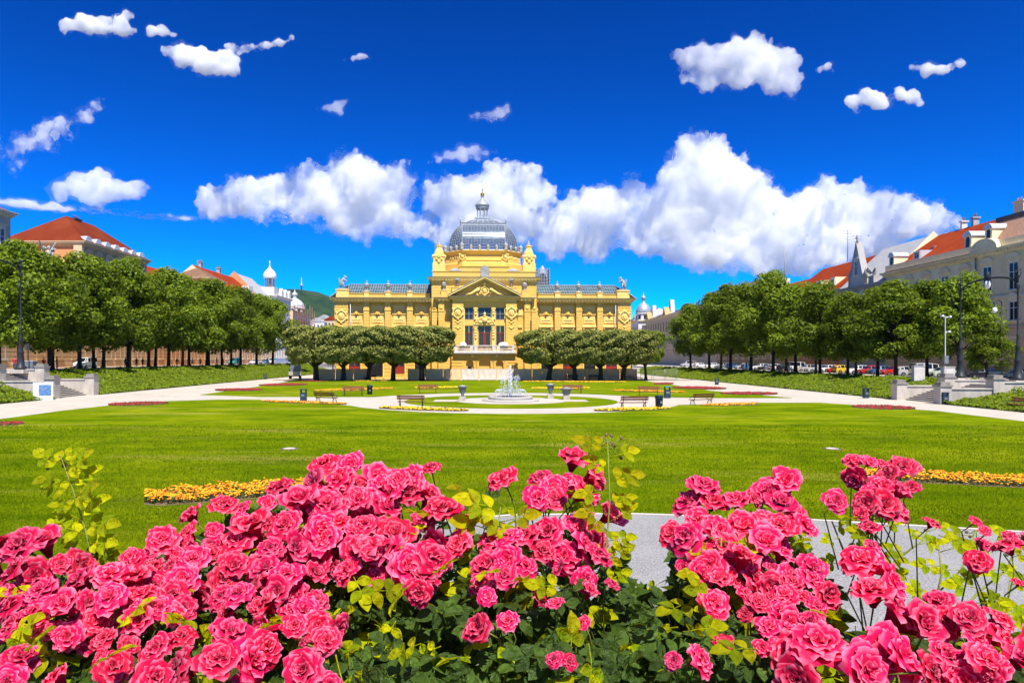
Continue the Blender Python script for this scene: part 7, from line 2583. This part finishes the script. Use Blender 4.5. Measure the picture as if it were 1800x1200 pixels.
    def mass(s, poly, n, seed, back=(0.12, 0.75)):
        """the inner foliage that closes the bush behind its blossoms"""
        rng = np.random.default_rng(seed)
        xs, ys = [p[0] for p in poly], [p[1] for p in poly]
        x, y = rng.uniform(min(xs), max(xs), n * 3), rng.uniform(min(ys), max(ys), n * 3)
        k = in_poly(x, y, poly)
        x, y = x[k][:n], y[k][:n]
        d = np.array([bush_d(v) for v in y]) + rng.uniform(back[0], back[1], len(x))
        P = np.stack([(x - VX) * d / FPX, d, EYE - (y - VY) * d / FPX], 1) - np.array(s.o)
        N = rng.normal(0, 0.6, (len(x), 3)) + np.array([0, -0.5, 0.8])
        v, f = leaf_quads(P, N, rng.uniform(0.028, 0.052, len(x)), 0.62, rng)
        o = put('foliage', big_mesh('foliage', v, f, 4, M['rose_shaded']), s.root)
        o['kind'] = 'stuff'

    def done(s):
        o = s.stems.build('stems', M['rose_stem'], s.root)
        o['kind'] = 'stuff'


def bush_d(py):
    return float(np.interp(py, [800, 900, 1000, 1100, 1200, 1260], [1.72, 1.55, 1.38, 1.18, 0.98, 0.9]))


# left bush
b = LEFT = Bush('pink rose bush filling the lower left, with one tall leafy shoot', 320)
for c in ((62, 1000, 80, 50, 66), (595, 850, 42, 42, 60), (640, 880, 45, 40, 58), (490, 892, 66, 22, 54), (385, 932, 62, 40, 58), (300, 962, 34, 20, 50), (240, 992, 36, 22, 50), (540, 935, 78, 50, 64), (455, 975, 60, 38, 62),
          (340, 1012, 80, 34, 58), (205, 1060, 85, 46, 62), (95, 1092, 80, 48, 62), (275, 1082, 55, 36, 60), (500, 1030, 56, 38, 62), (596, 965, 45, 45, 58), (530, 1085, 66, 30, 54), (375, 1158, 100, 44, 88), (565, 1185, 55, 24, 76),
          (190, 1152, 40, 26, 56), (22, 1185, 40, 24, 62), (560, 1130, 26, 20, 48), (430, 1060, 40, 26, 54), (15, 1050, 24, 20, 52), (255, 1190, 30, 20, 70), (110, 1190, 26, 16, 58)):
    b.cluster(*c)
LP = [(-40, 1060), (120, 1000), (260, 990), (420, 900), (600, 860), (650, 920), (650, 1240), (-40, 1240)]
b.fill(LP, 230, 0.45, (0.05, 0.078), (0.02, 0.25))
b.fill([(-30, 1090), (640, 1060), (640, 1230), (-30, 1230)], 70, 0.25, (0.05, 0.075), (0.0, 0.1))
b.mass(LP, 4200, 1)
b.shoot([(168, 1010), (150, 930), (128, 860), (106, 800)], 1.36, 16, 0.052, True, 9, 0.0022)
for x, y in ((470, 935), (560, 878), (385, 1000), (300, 1030), (640, 1040), (70, 1040), (300, 1120), (200, 1110), (60, 1130), (20, 1110), (100, 1150), (460, 960), (620, 1010), (150, 1180), (330, 1090), (450, 1110), (40, 1160), (590, 1150)):
    b.leaf(x, y, bush_d(y) - 0.09, rz_.uniform(0.055, 0.08), True)
b.done()
# middle bush
b = MIDDLE = Bush('pink rose bush in the lower middle, with a tall budding shoot', 890)
for c in ((760, 846, 40, 22, 66), (702, 852, 22, 20, 52), (720, 890, 36, 24, 58), (790, 920, 50, 34, 72), (824, 955, 26, 22, 70), (890, 850, 4, 4, 58), (945, 865, 40, 24, 58), (1005, 842, 38, 24, 62), (985, 880, 40, 20, 60), (700, 985, 64, 42, 68), (742, 965, 36, 24, 64),
          (735, 1036, 4, 4, 50), (640, 1000, 26, 34, 56), (1000, 958, 46, 30, 62), (1040, 922, 30, 34, 56), (1030, 1000, 46, 22, 56), (852, 1106, 3, 3, 58), (896, 1098, 3, 3, 58), (941, 1062, 3, 3, 44), (976, 1066, 3, 3, 42), (856, 1046, 3, 3, 38),
          (1032, 1050, 14, 10, 42), (1062, 1032, 14, 10, 42), (905, 985, 54, 40, 56), (985, 1165, 22, 14, 44), (640, 930, 30, 30, 58), (660, 875, 26, 22, 56), (870, 1020, 30, 20, 48), (1035, 1098, 10, 8, 40)):
    b.cluster(*c)
MP = [(600, 900), (700, 860), (800, 880), (1000, 880), (1090, 960), (1130, 1020), (1190, 1060), (1190, 1240), (600, 1240)]
b.fill([(600, 1020), (900, 1000), (1140, 1030), (1200, 1070), (1200, 1235), (600, 1235)], 190, 0.16, (0.055, 0.085), (-0.02, 0.2))
b.fill([(640, 890), (1000, 870), (1080, 980), (640, 1010)], 50, 0.55)
b.mass([(600, 960), (1000, 930), (1110, 1020), (1190, 1060), (1190, 1240), (600, 1240)], 4200, 2)
b.shoot([(1062, 1050), (1066, 960), (1072, 880), (1068, 775)], 1.34, 15, 0.050, True, 10, 0.0022)
b.shoot([(860, 1060), (868, 980), (880, 890)], 1.36, 9, 0.062, True, 0)
for x, y in ((720, 900), (830, 870), (700, 945), (930, 1010), (905, 940), (855, 905), (990, 1030), (760, 1010), (690, 1060), (1010, 870), (880, 1000), (940, 940), (740, 1130), (1035, 1130)):
    b.leaf(x, y, bush_d(y) - 0.11, rz_.uniform(0.055, 0.08), True)
b.done()
# right middle bush
b = Bush('pink rose bush right of the middle, beside the gap with gravel', 1300)
for c in ((1246, 880, 36, 26, 58), (1372, 882, 38, 30, 62), (1312, 905, 38, 28, 58), (1235, 945, 62, 36, 66), (1310, 960, 54, 36, 64), (1222, 996, 26, 30, 56), (1335, 1010, 56, 50, 60), (1270, 1046, 44, 22, 54), (1402, 1066, 44, 44, 56), (1385, 930, 30, 24, 54),
          (1375, 1130, 46, 28, 52), (1205, 1166, 26, 26, 60), (1260, 1130, 18, 14, 44), (1345, 1080, 44, 30, 52), (1290, 1000, 46, 34, 60), (1440, 1110, 24, 22, 50), (1420, 1020, 20, 22, 54)):
    b.cluster(*c)
RP = [(1170, 1000), (1200, 900), (1400, 880), (1430, 1000), (1480, 1090), (1480, 1240), (1170, 1240)]
b.fill(RP, 110, 0.5)
b.fill([(1170, 1060), (1470, 1090), (1470, 1235), (1170, 1235)], 110, 0.22, (0.055, 0.08), (0.0, 0.2))
b.mass([(1180, 960), (1420, 960), (1470, 1090), (1480, 1240), (1170, 1240)], 3200, 3)
b.shoot([(1262, 1090), (1266, 1030), (1268, 945)], 1.28, 12, 0.055, True, 2)
b.shoot([(1370, 1000), (1395, 960), (1404, 930)], 1.5, 4, 0.035, True, 6)
for x, y in ((1215, 1060), (1240, 1080), (1200, 1110), (1290, 985), (1330, 1140)):
    b.leaf(x, y, bush_d(y) - 0.1, 0.07, True)
b.done()
# right bush
b = Bush('pink rose bush at the lower right, loose stems over grey gravel', 1620)
for c in ((1530, 828, 36, 22, 50), (1592, 848, 30, 22, 50), (1560, 882, 42, 24, 48), (1478, 878, 22, 12, 42), (1530, 906, 34, 12, 44), (1536, 936, 10, 12, 40), (1530, 962, 3, 3, 36), (1632, 925, 3, 3, 32), (1714, 914, 14, 16, 40), (1735, 938, 14, 14, 38),
          (1718, 976, 20, 18, 40), (1782, 968, 22, 26, 44), (1790, 1036, 14, 14, 40), (1446, 1036, 22, 18, 66), (1530, 1012, 52, 22, 78), (1528, 1060, 26, 22, 80), (1602, 1088, 40, 30, 90), (1530, 1114, 46, 34, 92), (1480, 1176, 110, 34, 92), (1722, 1110, 44, 34, 60),
          (1784, 1122, 26, 26, 60), (1620, 1172, 56, 28, 70), (1744, 1184, 60, 24, 64), (1660, 1080, 24, 24, 54), (1560, 868, 22, 16, 46), (1690, 1160, 30, 24, 62)):
    b.cluster(*c)
b.fill([(1440, 1090), (1640, 1110), (1820, 1110), (1820, 1240), (1440, 1240)], 120, 0.25)
b.mass([(1440, 1110), (1640, 1130), (1820, 1130), (1820, 1245), (1440, 1245)], 2200, 4)
b.shoot([(1560, 1050), (1545, 980), (1535, 900)], 1.6, 7, 0.05, True, 0)
b.shoot([(1620, 1110), (1640, 1050), (1690, 1000), (1716, 930)], 1.6, 7, 0.05, True, 4)
b.shoot([(1650, 1120), (1720, 1040), (1770, 1000), (1790, 950)], 1.5, 7, 0.05, True, 5)
b.shoot([(1760, 1130), (1770, 1070), (1775, 1020)], 1.45, 4, 0.045, True, 0)
b.shoot([(1500, 1010), (1480, 960), (1462, 915)], 1.6, 4, 0.05, True, 0)
b.shoot([(1580, 980), (1620, 950), (1632, 930)], 1.7, 4, 0.048, True, 3)
b.shoot([(1640, 1080), (1655, 1010), (1650, 960)], 1.55, 4, 0.048, True, 0)
for x, y in ((1460, 905), (1500, 925), (1600, 940), (1650, 940), (1590, 1010), (1450, 1090), (1700, 1060), (1740, 1070), (1560, 985)):
    b.leaf(x, y, bush_d(y) - 0.06, 0.068, True)
b.done()

# the hedge of roses goes on at both sides of the picture
for src, dx, lab in ((LEFT, 3.35, 'pink rose bush going on past the right edge of the picture'), (MIDDLE, -2.2, 'pink rose bush going on past the left edge of the picture')):
    c = copy_tree(src.root)
    c.location.x += dx
    c['label'] = lab
# ---------------------------------------------------------------- thin summer haze between here and the mountain
def haze():
    m, n, l = mat_new('haze_air')
    out = n.new('ShaderNodeOutputMaterial')
    v = n.new('ShaderNodeVolumePrincipled')
    v.inputs['Color'].default_value = (0.15, 0.45, 1.0, 1)
    v.inputs['Density'].default_value = 0.000015
    l.new(v.outputs[0], out.inputs['Volume'])
    m.cycles.homogeneous_volume = True
    o = MB().box(-2600, 2600, -250, 2750, -30, 420).build('haze', m)
    tag(o, 'thin bluish haze in front of the far mountain', 'haze', kind='stuff')


haze()
# ---------------------------------------------------------------- clouds: solid billowing masses far behind the town
def volmat(name, dens):
    m, n, l = mat_new(name)
    out = n.new('ShaderNodeOutputMaterial')
    v = n.new('ShaderNodeVolumeScatter')
    v.inputs['Color'].default_value = (1, 1, 1, 1)
    v.inputs['Density'].default_value = dens
    v.inputs['Anisotropy'].default_value = -0.4
    l.new(v.outputs[0], out.inputs['Volume'])
    m.cycles.homogeneous_volume = True
    return m


M['vapour'], M['veil'], M['thin'] = volmat('cloud_vapour', 0.021), volmat('cloud_veil', 0.002), volmat('cloud_thin', 0.022)
M['small'] = volmat('small_cloud_vapour', 0.05)
CD = 3000.0          # distance of the clouds
CS = CD / FPX        # metres for one photograph pixel at that distance


def tex(name, kind, size, depth=3):
    t = bpy.data.textures.new(name, kind)
    if kind == 'CLOUDS':
        t.noise_scale = size
        t.noise_depth = depth
        t.noise_basis = 'ORIGINAL_PERLIN'
    else:
        t.noise_scale = size
    return t


TX_BIG = tex('billow_big', 'VORONOI', 42 * CS)
TX_MID = tex('billow_mid', 'VORONOI', 17 * CS)
TX_FINE = tex('billow_fine', 'VORONOI', 7 * CS)
TX_PUFF = tex('puff', 'CLOUDS', 30 * CS, 5)


def cloud(label, puffs, voxel=3.2, k=1.0, depth=0.65, wisp=False, flat=None, d=CD):
    """puffs: (px, py, r) in photograph pixels"""
    rnd = random.Random(len(puffs) * 31 + int(puffs[0][0]))
    cs = d / FPX
    cx = sum(p[0] for p in puffs) / len(puffs)
    cy = sum(p[1] for p in puffs) / len(puffs)
    base = W(cx, cy, d)
    root = thing('cloud', label, 'cloud', base, group='clouds in the sky')
    shells = [('mass', 1.2, M['vapour']), ('veil', 1.34, M['veil'])]
    if k < 0.6:
        shells = [('mass', 1.16, M['small']), ('veil', 1.34, M['veil'])]
    if wisp:
        shells = [('mass', 0.8, M['thin']), ('veil', 1.15, M['veil'])]
    for name, grow, mt in shells:
        mb = MB()
        for (px, py, r) in puffs:
            c = W(px, py, d) - base
            r = r if hasattr(r, '__len__') else (r, r * 0.9)
            mb.ball((c.x, c.y + rnd.uniform(-0.3, 0.3) * r[0] * cs, c.z),
                    (r[0] * cs * grow, r[0] * cs * depth * grow, r[1] * cs * grow), 14, 9)
        o = mb.build(name, mt, root)
        rm = o.modifiers.new('remesh', 'REMESH')
        rm.mode = 'VOXEL'
        rm.voxel_size = voxel * cs
        rm.use_smooth_shade = True
        for tx, st, mid in ((TX_PUFF, 18, 0.5), (TX_BIG, -20, 0.3), (TX_MID, -13, 0.3), (TX_FINE, -6, 0.3)):
            dm = o.modifiers.new('billow', 'DISPLACE')
            dm.texture = tx
            dm.texture_coords = 'GLOBAL'
            dm.strength = st * cs * k * (1.25 if name == 'veil' else 1.0)
            dm.mid_level = mid
    return root


cloud('largest towering white cumulus right of the domed pavilion', [
    (1230, 300, (52, 62)), (1190, 330, 40), (1270, 330, 55), (1310, 330, 42), (1235, 262, 28), (1300, 290, 22), (1175, 300, 14),
    (1330, 370, 55), (1260, 390, 70), (1180, 380, 55), (1370, 400, 55), (1420, 380, 45), (1460, 360, 48), (1465, 328, 22), (1500, 350, 30),
    (1530, 380, 50), (1580, 385, 45), (1560, 350, 24), (1600, 365, 26), (1640, 395, 35), (1652, 366, 10), (1675, 392, 18), (1440, 430, 50),
    (1350, 440, 45), (1270, 440, 45), (1200, 425, 45), (1130, 410, 45), (1100, 360, 35), (1110, 325, 24), (1060, 370, 45), (1025, 355, 30),
    (1040, 415, 45), (975, 420, 38), (960, 395, 36), (1010, 390, 45), (1330, 462, 30), (1410, 460, 32), (1230, 452, 30), (1490, 420, 45), (1550, 430, 36), (1380, 440, 45), (1480, 455, 26)])
cloud('long white cumulus bank left of the dome', [
    (385, 355, (38, 30)), (370, 375, 18), (430, 345, 38), (480, 335, 36), (520, 320, 32), (545, 300, 22), (560, 340, 45), (610, 300, 36),
    (600, 270, 14), (640, 320, 46), (690, 320, 38), (705, 295, 20), (720, 340, 20), (660, 360, 45), (600, 375, 40), (520, 365, 34), (460, 370, 28),
    (690, 385, 40), (640, 405, 28), (720, 405, 28), (560, 398, 14), (745, 395, 26), (505, 388, 14)])
cloud('white cumulus rising directly behind the dome', [
    (770, 345, 34), (800, 335, 34), (840, 340, 40), (890, 320, 44), (905, 292, 18), (930, 315, 30), (940, 350, 38), (880, 360, 44), (760, 370, 26),
    (810, 375, 40), (960, 345, 20), (850, 385, 40), (920, 385, 40), (775, 410, 28), (820, 410, 30), (900, 410, 30)])
cloud('plump white cloud high in the upper right sky', [
    (1190, 98, 16), (1215, 105, 24), (1250, 110, 34), (1295, 100, 34), (1330, 80, 22), (1340, 110, 38), (1375, 110, 30), (1385, 150, 24), (1360, 140, 28),
    (1300, 135, 30), (1240, 140, 26), (1205, 135, 16), (1355, 75, 12)], voxel=3, k=0.75)
cloud('tiny round cloud beside the plump upper right cloud', [(1440, 122, 10), (1455, 118, 11), (1462, 124, 7)], voxel=2, k=0.35)
cloud('small flat cloud near the top right corner', [(1605, 118, 12), (1630, 122, 15), (1655, 125, 14), (1685, 110, 11), (1670, 118, 9)], voxel=2, k=0.45)
cloud('ragged small cloud below the flat corner cloud', [(1500, 178, 14), (1525, 172, 18), (1550, 180, 18), (1580, 165, 14), (1605, 168, 15), (1615, 182, 9), (1505, 195, 9)], voxel=2, k=0.5)
cloud('white cloud nearest the top left corner', [(120, 48, 17), (150, 42, 22), (180, 45, 22), (215, 48, 20), (225, 26, 13), (205, 32, 12), (235, 55, 10)], voxel=2.5, k=0.55)
cloud('small puff beside the top left corner cloud', [(265, 55, 13), (285, 55, 14), (305, 62, 8)], voxel=2, k=0.4)
cloud('elongated cloud below the top left puff', [(295, 92, 14), (325, 100, 24), (360, 108, 26), (395, 112, 26), (410, 125, 14), (345, 120, 14), (405, 95, 12)], voxel=2.5, k=0.55)
cloud('thin streak of cloud trailing off the elongated cloud', [(405, 84, 12), (420, 88, 10), (434, 83, 13), (448, 86, 9), (462, 82, 12), (476, 80, 8), (490, 77, 11), (502, 75, 7), (511, 71, 8)], voxel=2, k=0.55)
cloud('small isolated white cloud in the upper middle sky', [(605, 106, 5), (622, 104, 8), (638, 100, 11), (648, 102, 7)], voxel=2, k=0.35)
cloud('faint cloud scrap in the upper middle sky', [(560, 193, 9), (575, 190, 13), (590, 187, 15), (602, 180, 12), (612, 174, 8), (598, 199, 9)], voxel=2.2, k=0.4, wisp=True)
cloud('small cloud high over the dome', [(830, 204, 9), (843, 205, 14), (860, 204, 18), (876, 198, 17), (890, 190, 12), (868, 217, 9)], voxel=2, k=0.4, wisp=True)
cloud('low thin cloud just above the dome bank', [(755, 285, 9), (770, 280, 13), (790, 274, 17), (812, 268, 19), (834, 265, 19), (854, 265, 15), (870, 267, 9), (815, 280, 14), (838, 278, 12)], voxel=2.2, k=0.4, wisp=True)
cloud('wispy diagonal cloud at the left edge', [(10, 270, 20), (40, 250, 28), (75, 235, 28), (110, 225, 28), (145, 205, 24), (170, 190, 18), (182, 176, 9), (40, 288, 20), (20, 300, 14), (0, 250, 14), (90, 255, 22), (125, 240, 20), (60, 222, 14)], voxel=3, k=0.8, wisp=True)
cloud('soft rounded cloud above the left town roofs', [(105, 335, 22), (140, 325, 26), (175, 318, 24), (200, 335, 26), (235, 335, 22), (160, 345, 26), (255, 332, 10)], voxel=3, k=0.6)
cloud('long thin veil of cloud over the left roofs', [(x, 350 + (x + 60) * 0.09 + 4 * math.sin(x), (30, 10 + 5 * math.sin(x * 0.3))) for x in range(-60, 320, 22)], voxel=3, k=0.5, wisp=True)
